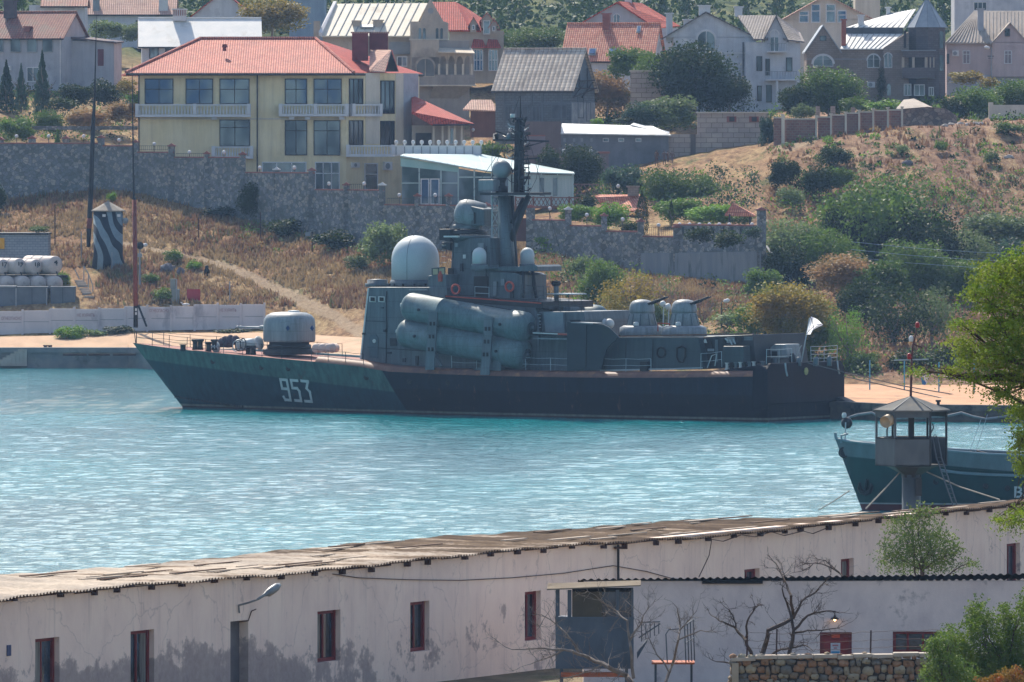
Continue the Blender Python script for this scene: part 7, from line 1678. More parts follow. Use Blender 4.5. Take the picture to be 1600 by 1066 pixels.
# lattice fence by the annex
Y = 862; lf = empty('lattice_fence', (Xat(865,Y), Y, zz(325,Y)), 'brown wooden lattice fence with crossed slats in front of the glass annex', 'fence'); 
mb = MB()
for k in range(17):
    u = 806 + k*6.6; mb.tube([W(u,323,Y),W(u+6.6,310,Y)], .05, 4); mb.tube([W(u+6.6,323,Y+.02),W(u,310,Y+.02)], .05, 4)
mb.build('lattice', pm('fence_wood','6d5048','84655a',2), lf); mb = MB(); mb.pbox(804,308,920,310,Y-.05,.15); mb.pbox(804,322,930,326,Y-.05,.3); mb.build('rails', MATS['fence_wood'], lf)
for k in range(5): mb = MB(); mb.pbox(804+k*28,307,807+k*28,328,Y-.08,.2); mb.build('post', MATS['fence_wood'], lf)
mb = MB(); mb.prism([W(914,307,Y),W(918,306,Y),W(926,316,Y),W(922,317,Y)], (0,.2,0)); mb.build('brace', MATS['fence_wood'], lf)
for k, r in enumerate(((898,287,930,303),)):
    mb = MB()
    for j in range(3): mb.tube([W(900+j*12,302,Y+12),W(910+j*12,289,Y+12)], .06, 4); mb.tube([W(910+j*12,302,Y+12),W(900+j*12,289,Y+12)], .06, 4)
    mb.tube([W(896,288,Y+12),W(935,288,Y+12)], .07, 4); mb.tube([W(896,303,Y+12),W(935,303,Y+12)], .07, 4); mb.build('porch_lattice', MATS['fence_wood'], None, 'dark wooden porch lattice at the right corner of the glass annex', 'fence')
# ================================================================ stone retaining walls along the terrace
rub = rubble('rubble_grey', [C(118,123,125), C(134,136,138), C(156,155,151), C(113,115,114), C(165,158,149), C(127,129,133)], C(99,104,106), 2.5, stain=C(86,91,86))
cop_r = pm('coping_red', '8a5550', '9a6a62', 1.5, .8); concl = pm('wall_concrete_low', '7a8086', '8a8e90', .5, .9, c3='5c6468', stretch=(2,2,.4), scale3=.5)
def wallY(u): return col_at(u)[5, 0]
def wall_run(name, label, segs, piers, mat=rub, cop=cop_r, dy=-.5, th=1.0):
    u0, u1 = segs[0][0], segs[-1][1]; um = (u0+u1)/2; Y = wallY(um)
    o = empty(name, (Xat(um, Y), Y, gz(um, Y-1)), label, 'wall')
    for a, b, v in segs:
        Ya, Yb = wallY(a)+dy, wallY(b)+dy; za = (zz(v, Ya)+zz(v, Yb))/2; zb_ = min(col_at(a)[5,1], col_at(b)[5,1]) - 1.5
        xa, xb = Xat(a, Ya), Xat(b, Yb)
        mb = MB(); mb.hexa([(xa,Ya,zb_),(xb,Yb,zb_),(xb,Yb+th,zb_),(xa,Ya+th,zb_),(xa,Ya,za),(xb,Yb,za),(xb,Yb+th,za),(xa,Ya+th,za)]); mb.build('wall_panel', mat, o)
        mb = MB(); mb.hexa([(xa,Ya-.08,za),(xb,Yb-.08,za),(xb,Yb+th,za),(xa,Ya+th,za),(xa,Ya-.08,za+.13),(xb,Yb-.08,za+.13),(xb,Yb+th,za+.13),(xa,Ya+th,za+.13)]); mb.build('coping', cop, o)
    for u, v, w_ in piers:
        Yp = wallY(u)+dy-.25; x = Xat(u, Yp); hw = w_/2/s_at(Yp); zt_ = zz(v, Yp); mb = MB(); mb.box((x-hw, Yp, col_at(u)[5,1]-1), (x+hw, Yp+1.2, zt_)); p_ = mb.build('pier', mat, o)
        mb = MB(); mb.box((x-hw-.12, Yp-.12, zt_), (x+hw+.12, Yp+1.3, zt_+.12)); mb.prism([(x-hw, Yp, zt_+.12),(x+hw, Yp, zt_+.12),(x, Yp, zt_+.32)], (0,1.2,0)); mb.build('pier_cap', wht if (int(u) % 3 == 0) else cop, p_)
    return o
wall_run('retaining_wall', 'tall grey rubble retaining wall stepping down to the right below the yellow building', [(-400,160,225),(160,213,229),(213,272,239),(272,383,247),(383,492,271),(492,600,298)],
    [(1,219,9),(50,217,11),(103,217,9),(158,216,10),(212,223,8),(268,229,10),(323,241,8),(379,242,9),(432,266,8),(487,267,10),(541,290,9)])
wall_run('retaining_wall', 'grey rubble retaining wall under the glass annex, ending at the brown iron gate', [(600,803,322)], [(597,290,10),(652,307,9),(701,307,9),(760,321,9)])
wall_run('retaining_wall', 'stepped rubble garden wall right of the brown iron gate, behind the mast', [(822,886,345),(886,943,354),(943,1000,363),(1000,1056,371)], [(829,325,14),(888,328,10),(944,338,9),(1001,347,10)])
o_ = wall_run('retaining_wall', 'long terrace wall with overhanging creepers and globes at the right end', [(1052,1192,353)], [(1058,356,12),(1190,329,14)])
mb = MB(); Ya, Yb = wallY(1001)-.95, wallY(1189)-.95; mb.prism([W(1001,470,Ya),W(1189,470,Yb),W(1189,393,Yb),W(1001,396,Ya)], (0,.45,0)); mb.build('concrete_base', concl, o_)
for k in range(8): u = 1066+k*15; mb = MB(); Yw = wallY(u)-.65; mb.pbox(u, 355, u+5, 366 + (k*5) % 4, Yw, .12); mb.build('dark_recess', pm('recess','2e3638','3a4242',1), o_)
mb = MB(); Yg = wallY(812); mb.pbox(803,341,822,377,Yg-.3,.15); mb.build('gate', pm('gate_brown','5c3a38','6a4642',1.5,.6), None, 'brown iron gate between two stretches of the rubble garden wall', 'gate')
# railings with globe lamps
iron = pm('iron_dark', '23282c', '30363a', 3, .6)
def globe_lamp(u, v, Y, lab, grp='white globe lamps along the garden walls', h=1.1):
    o = empty('globe_lamp', tuple(W(u, v, Y) - Vector((0,0,h))), lab, 'lamp', grp)
    mb = MB(); mb.tube([W(u,v,Y) - Vector((0,0,h)), W(u,v,Y) - Vector((0,0,.15))], .035, 5); mb.build('post', iron, o)
    mb = MB(); mb.smooth = True; c0 = W(u, v, Y); mb.lathe(c0 - Vector((0,0,.19)), (0,0,1), [(.19*math.sin(R(a)), .19-.19*math.cos(R(a))) for a in range(10, 181, 17)], 12); mb.build('globe', wht, o)
gl = [(26,213,'left of the bright columnar bush'),(76,213,'directly above the columnar bush'),(131,213,'left of the black mast foot'),(186,219,'just left of the thin second mast'),(241,225,'left corner of the yellow building'),(296,238,'first on the railing below the yellow facade'),(350,238,'under the small lower balcony'),(406,262,'beside the downpipe of the yellow facade'),(460,262,'before the three-part ground window'),(514,287,'before the white framed garden door'),(569,287,'right of the air conditioner'),(624,305,'at the left corner of the glass annex'),(680,305,'before the annex doors'),(859,326,'right of the tall pier at the gate'),(917,336,'in the shrubs of the second wall step'),(973,343,'in the shrubs of the third wall step'),(1029,352,'above the dark gap of the lowest wall step'),
      (966,291,'left of the pavilion chimney'),(838,203,'on the brown wall behind the mast'),(881,236,'above the conifer behind the mast'),(923,236,'left of the pinkish pier'),(739,203,'right of the porch roof'),(797,203,'left of the masthead')]
for u, v, l_ in gl:
    Y = wallY(u) if v > 205 and u < 1100 else 905
    if v in (291,): Y = 868
    if u in (881, 923): Y = 893
    if u < 605 and v < 300: Y = wallY(u)
    globe_lamp(u, v, Y, 'white globe lamp ' + l_)
for k in range(8):
    u = 1062 + k*15.5; globe_lamp(u if k < 6 else u+20, 351, wallY(u)+.2, 'one of the close row of white globes on the creeper-covered end wall', 'row of globes on the creeper-covered wall', h=.3)
for (a, b, v0, v1) in ((218,262,228,235),(275,318,240,247),(540,590,288,298),(605,648,310,321),(655,697,308,321),(700,750,308,321),(1006,1052,355,370)):
    Y = (wallY(a)+wallY(b))/2 - .3; mb = MB(); n = int((b-a)/3)
    for k in range(n+1): u = a+(b-a)*k/n; mb.tube([W(u,v1,Y),W(u,v0,Y)], .014, 3)
    mb.tube([W(a,v0,Y),W(b,v0,Y)], .025, 4); mb.tube([W(a,v1-1,Y),W(b,v1-1,Y)], .02, 4)
    mb.build('iron_railing', iron, None, {218:'thin iron railing at the left corner of the yellow building',275:'thin iron railing below the blank yellow wall part',540:'thin iron railing before the garden door of the yellow building',605:'iron railing at the left corner of the glass annex',655:'iron railing in front of the annex doors',700:'iron railing below the right annex windows',1006:'dark railing over the gap of the lowest wall step'}[a], 'railing')
mb = MB(); mb.pbox(50,197,215,203,918,.5); mb.build('garden_terrace_wall', rub, None, 'low grey stone garden wall half hidden behind flowering shrubs at left', 'wall')
wp = empty('pinkish_pier', tuple(W(944,300,895)), 'tall pinkish gate pier right of the conifer behind the mast', 'pier'); mb = MB(); mb.pbox(937,240,951,330,895,.9); mb.build('shaft', wallm('pier_pink','7c7074','8a7c7e'), wp); mb = MB(); mb.pbox(935,237,953,240,894.8,1.3); mb.build('cap', cop_r, wp)
for k,(a, b, v) in enumerate(((875,906,246),(908,936,246),(820,852,213))):
    mb = MB(); mb.pbox(a,v,b,v+(26 if k<2 else 30),895.5 if k<2 else 904-6,.4); o = mb.build('low_wall', MATS['pier_pink'], None, ['low pinkish wall left part behind the conifer','low pinkish wall joining the pinkish gate pier','low wall with pale cap behind the ship masthead'][k], 'wall'); mb = MB(); mb.pbox(a,v-2,b,v,895.4 if k<2 else 904-6.1,.6); mb.build('coping', cop_r, o)
# ================================================================ brick fence on the crest, rubble wall
bf = [(1209,1221,183,228),(1226,1274,185,224),(1278,1297,182,220),(1299,1320,179,214),(1321,1341,176,212),(1343,1363,174,210),(1365,1386,172,208),(1389,1408,171,204)]
fo = empty('brick_fence', tuple(W(1310,212,884)), 'red brick and stone fence panels between pale posts on the crest of the slope', 'fence'); pn = brick('panel_brick', '7d5850', '946c60', '8d7a70', .45, .25, .03, stain='7d6a62')
for k, (a, b, v0, v1) in enumerate(bf):
    Y = 884 + k*.6; mb = MB(); mb.pbox(a, v0+2, b, v1+14, Y, .3); mb.build('panel', pn, fo); mb = MB(); mb.pbox(a-.5, v0, b+.5, v0+2, Y-.08, .5); mb.build('coping', w_cream, fo)
    mb = MB(); mb.pbox(b, v0-2.5, b+(5 if k == 0 else 3), v1+14, Y-.15, .6); p_ = mb.build('post', w_cream, fo); mb = MB(); mb.pbox(b-1, v0-4.5, b+4.5, v0-2.5, Y-.25, .8); mb.build('post_cap', w_cream, p_)
mb = MB(); mb.prism([W(1411,220,890),W(1500,215,893),W(1494,180,893),W(1478,170,892),W(1450,167,891),W(1411,170,890)], (0,.6,0)); mb.build('rubble_wall', rubble('rubble_brown', ['7a6a62','8c7a70','6a5e5a','95857a'], '5c524e', 1.8), None, 'brownish rubble stone wall right of the brick fence', 'wall')
mb = MB(); mb.prism([W(1400,170,896),W(1462,170,896),W(1428,154,900),W(1412,156,900)], (0,0,-.15)); mb.build('shed_roof', asb, None, 'pale corrugated low roof peeping over the rubble wall', 'roof')
ew = empty('pale_end_wall', tuple(W(1575,190,905)), 'pale wall with posts behind the tree at the right edge', 'wall'); mb = MB(); mb.pbox(1548,164,1680,205,905,.4); mb.build('panel', w_cream, ew); mb = MB(); mb.pbox(1545,160,1552,205,904.8,.6); mb.build('post', w_cream, ew)
for k,(u, v, w_, h_) in enumerate(((1298,166,7,14),(1275,166,6,14),(1330,168,6,6))): mb = MB(); mb.pbox(u,v,u+w_,v+h_+10,893+k,.5); mb.build('gate_post', w_stone, None, ['stone post above the second fence panel', 'stone post under the round tree', 'low stone post behind the brick fence'][k], 'post')
# street lamps
def lamp_pole(u, v0, v1, Y, lab, arm=-1, r=.09, mat=None):
    o = empty('street_lamp', tuple(W(u, v1, Y)), lab, 'street lamp'); mb = MB(); mb.tube([W(u,v1+3,Y),W(u,v0+2,Y)], [r, r*.6], 7); mb.build('pole', mat or gry, o)
    mb = MB(); mb.tube([W(u,v0+3,Y),W(u,v0,Y),W(u+arm*3,v0-1,Y)], r*.4, 5); mb.build('arm', mat or gry, o); mb = MB(); mb.smooth = True; A = W(u+arm*2.5,v0-.5,Y); mb.lathe(A, (arm,0,.25), [(.05,0),(.16,.1),(.18,.45),(.05,.6)], 10); mb.build('lamp_head', wht, o); return o
o_ = lamp_pole(1549, 76, 140, 940, 'grey concrete street lamp pole before the corrugated roof house'); mb = MB()
mb.tube([W(1543,88,940),W(1553,88,940)], .06, 4); mb.tube([W(1544,91,940),W(1552,91,940)], .05, 4); mb.build('cross_arm', iron, o_)
lamp_pole(1127.5, 472, 510, 775, 'small floodlight pole on the grassy bank right of the aft gun turrets', 1, .07, iron)
# ================================================================ left shore: masts, tower, tanks, fence
ox = pm('mast_black', '14171c', '1e2228', 2, .6); mred = pm('mast_redbrown', '6e3228', '7d3c30', 2, .6)
def tall_mast(pts, Y, lab, reds):
    o = empty('radio_mast', tuple(W(pts[0][0], pts[0][1], Y)), lab, 'mast')
    P = [W(u, v, Y) for u, v, r in pts]; mb = MB(); mb.smooth = True; mb.tube(P, [r/s_at(Y) for u, v, r in pts], 10); mb.build('pole', ox, o)
    for a, b in reds:
        def at_v(v):
            for (u0,v0,r0),(u1,v1,r1) in zip(pts[:-1], pts[1:]):
                if v1 <= v <= v0: t = (v-v0)/(v1-v0+1e-9); return (u0+(u1-u0)*t, (r0+(r1-r0)*t))
        ua, ra = at_v(a); ub, rb = at_v(b); mb = MB(); mb.smooth = True; mb.tube([W(ua,a,Y),W(ub,b,Y)], [(ra)/s_at(Y)+.012, (rb)/s_at(Y)+.012], 10); mb.build('red_band', mred, o)
    return o
tall_mast([(138,386,3.2),(140,340,4.0),(142,300,3.8),(145,205,3.5),(148,150,1.6),(150,60,.7),(151,25,.3)], 872, 'tall tapering black mast behind the camouflaged tower', [(357,341)])
m_ = tall_mast([(212,512,3.6),(212,450,3.3),(211,380,3.3),(210,312,3.2),(209,305,1.6),(208,240,1.2),(207,140,.7),(206.5,100,.3)], 846, 'tall mast with red brown and black bands right of the camouflaged tower', [(478,312)])
mb = MB(); mb.tube([W(216,477,846),W(229,510,845)], .1, 6); mb.build('brace', ox, m_)
for v in (482, 488): mb = MB(); mb.pbox(211,v,214,v+4,845.6,.1); mb.build('white_mark', wht, m_)
# camouflage tower
Y = 867; g = NT('camouflage'); v_ = g.coord('Object', (1, 1, .45), (0, R(38), 0)); wv_ = g.n('TexWave', wave_type='BANDS', bands_direction='DIAGONAL'); wv_.inputs['Scale'].default_value = .27; wv_.inputs['Distortion'].default_value = 12; wv_.inputs['Detail'].default_value = 1.5; wv_.inputs['Detail Scale'].default_value = .7; g.l(g.coord('Object', (1.6, .2, .75)), wv_.inputs['Vector']); c = g.ramp(wv_.outputs['Fac'], [(.47, '1c2833'), (.5, '77888f')]); c = g.mix(1.0, c, g.ramp(g.noise(g.coord('Object'), 2, 5, .6), [(.3, (.8,.8,.8)), (.7, (1.15,1.15,1.15))]), 'MULTIPLY'); g.col(c); g.set(.8, 0, .2)
ct = empty('camouflaged_tower', tuple(W(168,412,Y)), 'round guard tower painted in dark and light grey camouflage with a conical roof', 'tower'); r_ = 23/s_at(Y); c0 = W(169,412,Y); mb = MB(); mb.smooth = True
H_ = zz(329,Y)-c0.z; mb.lathe(c0 - Vector((0,0,1.2)), (0,0,1), [(r_*1.12,0),(r_*1.08,1.4),(r_,2.0),(r_,H_+1.2)], 24); mb.build('shaft', g.m, ct)
mb = MB(); mb.lathe(c0 + Vector((0,0,H_)), (0,0,1), [(r_*1.14,-.1),(r_*1.16,0),(r_*.6,.45),(.12,.85),(.1,1.0)], 8); mb.build('roof', pm('cone_roof','7d766c','908a80',1,.9,c3='5c5a58'), ct)
for u in (160, 183): mb = MB(); mb.pbox(u,335,u+5,339,Y-r_-.05,.3); mb.build('lamp', wht, ct)
mb = MB(); mb.smooth = True; mb.lathe(W(194,345,Y), (.5,-.6,0), [(.1,-.2),(.28,0),(.3,.3)], 10); mb.build('searchlight', gry, ct)
# white wall of panels along the track
fw = empty('panel_wall', tuple(W(206,520,848)), 'long low whitewashed concrete panel wall with faded red lettering beside the track', 'wall'); pw_ = pm('whitewash', C(200,194,196), C(212,205,206), .6, .9, c3=C(168,164,170), scale3=.5, stretch=(1,1,.5))
edges = [-70,-36,35,78,116,155,195,230,267,304,340,376,413]
def wtop(u): return 487 - (u/413)*12 if u > 0 else 487
def wY(u): return col_at(u)[2, 0] + .2
for k, (a, b) in enumerate(zip(edges[:-1], edges[1:])):
    Ya, Yb = wY(a), wY(b); vt = (wtop(a)+wtop(b))/2 - (2 if k % 3 == 0 else 0); zt_ = zz(vt, (Ya+Yb)/2); zb_ = min(gz(a,Ya), gz(b,Yb)) - .6
    mb = MB(); xa, xb = Xat(a,Ya), Xat(b,Yb); mb.hexa([(xa,Ya,zb_),(xb,Yb,zb_),(xb,Yb+.25,zb_),(xa,Ya+.25,zb_),(xa,Ya,zt_),(xb,Yb,zt_),(xb,Yb+.25,zt_),(xa,Ya+.25,zt_)]); mb.build('panel', pw_, fw)
    mb = MB(); mb.box((xb-.1, Yb-.12, zb_), (xb+.1, Yb+.3, zt_+.15)); mb.build('post', pw_, fw)
    zm = (zt_+zb_+.6)/2; mb = MB(); mb.prism([(xa+.12,Ya-.02,zm),(xb-.12,Yb-.02,zm),(xb-.12,Yb-.02,zm+.05),(xa+.12,Ya-.02,zm+.05)], (0,.05,0)); mb.build('panel_joint', gry, fw)
pr = pm('faded_red', '8d6a70', '9c7a7e', 3, .9)
for s__, u, v, w_ in (('ОГНЕОПАСНО',2,500,31),('НЕ КУРИТЬ',120,495,28),('ОГНЕОПАСНО',233,488,30),('НЕ КУРИТЬ',343,487,26)):
    mb = MB(); text_on(mb, s__, u, v, 5, min(wY(u), wY(u+w_)) - .06, width=w_); mb.build('wall_lettering', pr, fw)
mb = MB(); mb.smooth = True; c0 = W(290,476,wY(290)+.1)
mb.lathe(c0, (1,.1,.05), [(.02,-.35),(.12,-.2),(.14,.05),(.08,.3),(.02,.42)], 8); mb.tube([c0+Vector((-.25,0,.05)), c0+Vector((-.4,0,.18)), c0+Vector((-.5,0,.2))], [.08,.06,.02], 6); mb.build('seagull', wht, None, 'white seagull resting on the whitewashed wall', 'bird')
# storage tanks
tk_m = pm('tank_white', 'b5aaa4', 'c4b9b2', 1.2, .6, c3='8d847e', scale3=.6); Y = 858
def tank(u, v, r, L, lab, num, dx=-.75):
    o = empty('storage_tank', tuple(W(u, v+r, Y)), lab, 'tank', 'white fuel tanks behind the concrete wall'); rr = r/s_at(Y); ax = Vector((dx, .9, 0)).normalized(); c0 = W(u, v, Y)
    mb = MB(); mb.smooth = True; mb.lathe(c0, ax, [(.02,-.14),(rr*.6,-.1),(rr*.93,-.02),(rr,.08),(rr,L),(rr*.9,L+.15)], 24); mb.build('tank_shell', tk_m, o)
    mb = MB(); mb.lathe(c0 - ax*.14, -ax, [(.1,0),(.1,.06)], 8); mb.build('hatch', gry, o)
    mb = MB(); mb.tube([c0 - ax*.15 - Vector((0,0,rr*.75)), c0 - ax*.3 - Vector((0,0,rr*1.2)), c0 - ax*.3 - Vector((.2,0,rr*1.9))], .07, 5); mb.build('hose', black, o)
    for f in (.35, .7):
        q = c0 + ax*L*f; mb = MB(); mb.lathe(q, ax, [(rr+.03,0),(rr+.03,.12)], 20); mb.build('tank_band', gry, o)
    if num: mb = MB(); text_on(mb, num, u-4, v-1, 6, Y-.26, width=8, off=.03); mb.build('tank_number', iron, o)
    return o
for u, v, r, num, l_ in ((-18,417,12.5,'15','partly outside the left edge'),(6,417,12,'17','leftmost fully seen'),(31,416,12.5,'19','second from the left'),(57,417,12,'18','third from the left')):
    tank(u, v, r, 3.2, f'white cylindrical fuel tank in the upper row, {l_}', num)
tank(87, 414, 14, 4.4, 'largest white fuel tank at the right end of the upper row', '4')
Y = 857
for k in range(5): mb = MB(); u = -12 + k*25; mb.smooth = True; mb.lathe(W(u,443,Y), (-.4,.9,0), [(.5,-.05),(.72,.1),(.74,3)], 18); mb.build('storage_tank', tk_m, None, ['lower row white tank at the left edge behind the grey container','lower row white tank with two hoses, second from left','lower row white tank in the middle','lower row white tank under the big tank','lower row white tank at the right end near the concrete steps'][k], 'tank', 'lower row of white tanks')
mb = MB(); mb.prism([W(-60,434,859),W(105,434,859),W(105,430,859),W(-60,430,859)], (0,3,0)); mb.build('tank_rack', iron, None, 'dark steel rack carrying the upper row of fuel tanks', 'rack')
# containers in front
cg = pm('container_grey', '4e5862', '5c6670', .8, .6, c3='454c52')
for k,(a, b, v0, v1, l_) in enumerate(((-40,24,449,474,'grey box container with pale lid at the left edge below the tanks'),(26,74,450,477,'middle dark grey container below the fuel tanks'),(79,117,450,477,'right dark grey container below the fuel tanks'))):
    o = empty('storage_container', tuple(W((a+b)/2,v1,854.5)), l_, 'container'); mb = MB(); mb.pbox(a,v0,b,v1+8,854,2.2); mb.build('body', cg, o); mb = MB(); mb.pbox(a-.5,v0-2,b+.5,v0,853.9,2.4); mb.build('lid', gry if k == 0 else cg, o)
    mb = MB(); mb.pbox((a+b)/2-.4,v0,(a+b)/2+.4,v1,853.95,.05); mb.build('door_seam', iron, o)
for u in (25, 73): mb = MB(); mb.tube([W(u,492,853.6),W(u,450,853.6)], .06, 6); mb.build('pipe_post', gry, None, 'thin pale post between the first two containers' if u < 50 else 'thin pale post left of the right container', 'post')
o = empty('pump_house', tuple(W(35,410,866)), 'small white-painted brick building with flat roof and yellow sign at the left edge', 'building'); mb = MB(); mb.pbox(-60,367,75,420,866,5); mb.build('wall', brick('brick_whitewashed','8d959e','9ca3aa','78818a',.5,.25,.03,stain='6f7982'), o)
mb = MB(); mb.pbox(-62,364,76,367,865.8,5.6); mb.build('roof', iron, o); mb = MB(); mb.pbox(-6,372,7,389,865.8,.15); mb.build('yellow_sign', pm('sign_yellow','c9922a','d8a238',2,.6), o)
# steps down the bank
o = empty('concrete_steps', tuple(W(132,470,855)), 'flight of pale concrete steps with pipe handrails right of the tanks', 'steps'); 
for k in range(9): mb = MB(); u = 117+k*1.8; mb.pbox(u, 438+k*3.1, u+15, 440.9+k*3.1, gpt(u, 442+k*3.1, 850, 900).y-.7, .9); mb.build('step', pm('step_concrete','a89c90','b8aca0',1,.9), o)
for pts in (((117,422),(124,436)),((131,416),(138,428),(145,446)),((131,416),(131,438)),((138,430),(138,450)),((145,446),(145,474))): mb = MB(); mb.tube([W(u,v,857) for u, v in pts], .05, 5); mb.build('handrail', gry, o)
# steps in the quay wall at the far left
o = empty('quay_steps', tuple(W(15,560,836)), 'stone steps cut into the quay edge at the far left', 'steps')
for k in range(8): mb = MB(); mb.pbox(28-k*6, 546+k*3.2, 42-k*6, 572, 836.3-k*.12, .5); mb.build('step', MATS['step_concrete'], o)
for u in (71, 78): mb = MB(); mb.lathe(W(u,546,838), (0,0,1), [(.16,-.1),(.14,.25),(.22,.3),(.22,.4)], 8); mb.build('mooring_bollard', pm('bollard_rust','3a2c2c','4a3836',3), None, 'left rusty mooring bollard on the quay edge' if u < 75 else 'right rusty mooring bollard on the quay edge', 'bollard')
for k,(a, b) in enumerate(((98,135),(138,172),(176,212))): mb = MB(); mb.pbox(a,553,b,556,834.8,.4); mb.build('timber_fender', dwood, None, ['left','middle','right'][k] + ' long dark timber fender hung below the left quay edge', 'fender')
# searchlight pole, posts, red board, boulders
o = lamp_pole(218.5, 385, 442, 858, 'grey pole with round floodlight right of the banded mast', 1, .12); mb = MB(); mb.smooth = True; mb.lathe(W(219,384,857.5), (0,-1,0), [(.2,-.25),(.34,0),(.36,.3)], 14); mb.build('floodlight', iron, o); mb = MB(); mb.pbox(215,396,222,402,857.8,.3); mb.build('control_box', gry, o)
mb = MB(); mb.pbox(292,452,313,470,852,.12); o = mb.build('red_board', pm('board_red','8a2a34','983640',1,.6), None, 'plain dark red board on posts above the whitewashed wall', 'board'); mb = MB(); mb.tube([W(303,478,852.1),W(303,452,852.1)], .06, 5); mb.build('post', gry, o)
for k,(u, v0, v1, l_) in enumerate(((86,320,388,'thin leaning post left of the tall black mast'),(127,362,408,'short grey post just left of the tall black mast'),(310,340,376,'lone dark post in the dry grass above the path'),(407,331,376,'dark post in the grass below the stone wall'),(488,362,400,'thin post with small sign near the radome'),(175,394,425,'pale post in front of the camouflaged tower'),(276,436,475,'thin fence post beside the pale lean-to'),(359,440,475,'thin fence post right of the red board'),(437,467,484,'short rusty post above the gun turret'))):
    p = gpt(u, v1, 850, 920, 0); mb = MB(); mb.tube([p - Vector((0,0,.3)), W(u, v0, p.y)], .06, 5); o = mb.build('post', [dwood, gry][k in (1, 5, 6, 7)], None, l_, 'post', 'posts on the left hillside')
    if k == 4: mb = MB(); q = W(480, 365, p.y); mb.pbox(477,363,485,369,p.y,.05); mb.build('sign_plate', gry, o)
rock = rubble('boulder_grey', ['6e6a70','7d7a7c','8c8886'], '5a575a', 1.0, edge=.02)
def boulder(u, v, w_, h_, Y0, lab, mat=rock, seed=1, grp=None):
    rg = random.Random(seed); p = gpt(u, v, Y0, Y0+120, 0); s = s_at(p.y); mb = MB(); mb.smooth = False; vs = []; n, m = 6, 9
    for i in range(n+1):
        for j in range(m):
            ph, th = math.pi*i/n, 2*math.pi*j/m; k = rg.uniform(.82, 1.15); vs.append(p + Vector((math.cos(th)*math.sin(ph)*w_/2/s*k, math.sin(th)*math.sin(ph)*w_/3/s*k, math.cos(ph)*h_/2/s*k + h_*.3/s)))
    mb.add(vs, [(i*m+j, (i+1)*m+j, (i+1)*m+(j+1)%m, i*m+(j+1)%m) for i in range(n) for j in range(m)]); return mb.build('boulder', mat, None, lab, 'boulder', grp)
boulder(262,428,26,18,848,'grey boulder with reddish brick remains on the bank behind the red board'); boulder(282,430,14,14,848,'smaller pale boulder beside the brick remains', seed=2)
boulder(1418,262,18,10,855,'bluish grey rock on the brown slope above the big tree', seed=3); boulder(1576,252,16,9,855,'pale slab lying on the upper right slope', pm('rock_pale','a59c94','b5aca4',1), 4)
for k,(u, v) in enumerate(((1486,197),(1500,196),(1512,197),(1524,195),(1532,196),(1476,199))): boulder(u, v, 12, 6, 880, ['flat white stone on the crest, second from the left','white stone at the middle of the crest row','small white stone right of the crest middle','broad white slab near the right end of the crest','rightmost white stone of the crest row','leftmost white stone of the crest row'][k], MATS['rock_pale'], 10+k, 'white stones along the crest')
mb = MB(); mb.smooth = True; p = gpt(323,432,850,900,0); mb.lathe(p, (0,0,1), [(.2,0),(.3,.3),(.28,.6),(.16,.75),(.2,.9),(.1,1.05)], 9); mb.build('black_shape', ox, None, 'short black upright shape on the grass right of the red board', 'stump')  # unidentified small black shape, built as a rounded upright form
mb = MB(); mb.pbox(268,452,280,480,852,1.4); mb.pbox(266,436,274,452,852.3,1.0); mb.build('rendered_kiosk', pm('kiosk_grey','727a78','828a86',1), None, 'narrow pale grey block standing on the bank left of the red board', 'kiosk')
# ================================================================ people on the terrace
def person(u, v, h, Y, face, shirt, trous, lab, arm=0.0):
    s = s_at(Y); b = W(u, v, Y); H = h/s; o = empty('person', tuple(b), lab, 'person', None, face)
    V = [(0,0,.52),(0,0,.62),(0,0,.74),(0,.0,.82),(0,0,.86),(0,-.01,.92),(0,-.005,.985), (.055,0,.5),(.06,-.015*3,.28),(.062,.01,.04),(.062,-.07,.015), (-.055,0,.5),(-.06,.0,.28),(-.07,.04,.04),(-.07,-.03,.015),
         (.115,0,.8),(.15,.02,.63),(.14,-.08*(1+arm),.52+.12*arm),(.135,-.11*(1+arm),.47+.15*arm), (-.115,0,.8),(-.145,.02,.63),(-.14,-.05,.49),(-.138,-.07,.44)]
    E = [(0,1),(1,2),(2,3),(3,4),(4,5),(5,6),(0,7),(7,8),(8,9),(9,10),(0,11),(11,12),(12,13),(13,14),(3,15),(15,16),(16,17),(17,18),(3,19),(19,20),(20,21),(21,22)]
    rad = [.075,.07,.085,.07,.03,.052,.04,.05,.035,.024,.02,.05,.035,.024,.02,.036,.028,.02,.016,.036,.028,.02,.016]
    me = bpy.data.meshes.new('body'); me.from_pydata([(x*H, y*H, z_*H) for x, y, z_ in V], E, []); me.update(); ob = bpy.data.objects.new('body', me); COL.objects.link(ob); ob.parent = o
    sk = ob.modifiers.new('skin', 'SKIN'); sb = ob.modifiers.new('sub', 'SUBSURF'); sb.levels = sb.render_levels = 1
    for i, r_ in enumerate(rad): me.skin_vertices[0].data[i].radius = (r_*H, r_*H*.85)
    me.skin_vertices[0].data[0].use_root = True
    g = NT('clothes'); sx = g.n('SeparateXYZ'); g.l(g.coord('Object'), sx.inputs[0]); z_ = sx.outputs[2]
    c = g.mix(step(z_, .52*H, .01), trous, shirt); c = g.mix(step(z_, .845*H, .01), c, 'a57a62'); c = g.mix(step(z_, .945*H, .01), c, '2a2220'); g.col(c); g.set(.8); me.materials.append(g.m)
person(1026, 259, 25, 897, .6, '3a3638', '4a423e', 'person in dark brown clothes leaning on the wall, leftmost of the four', .6)
person(1038, 260.5, 26, 896, .2, '8d97a8', '2e3848', 'person in a grey blue top and dark trousers, second of the standing group', .2)
person(1043.5, 259, 24, 898, 1.2, '5c6a80', '28303c', 'person in a blue top half hidden between two others')
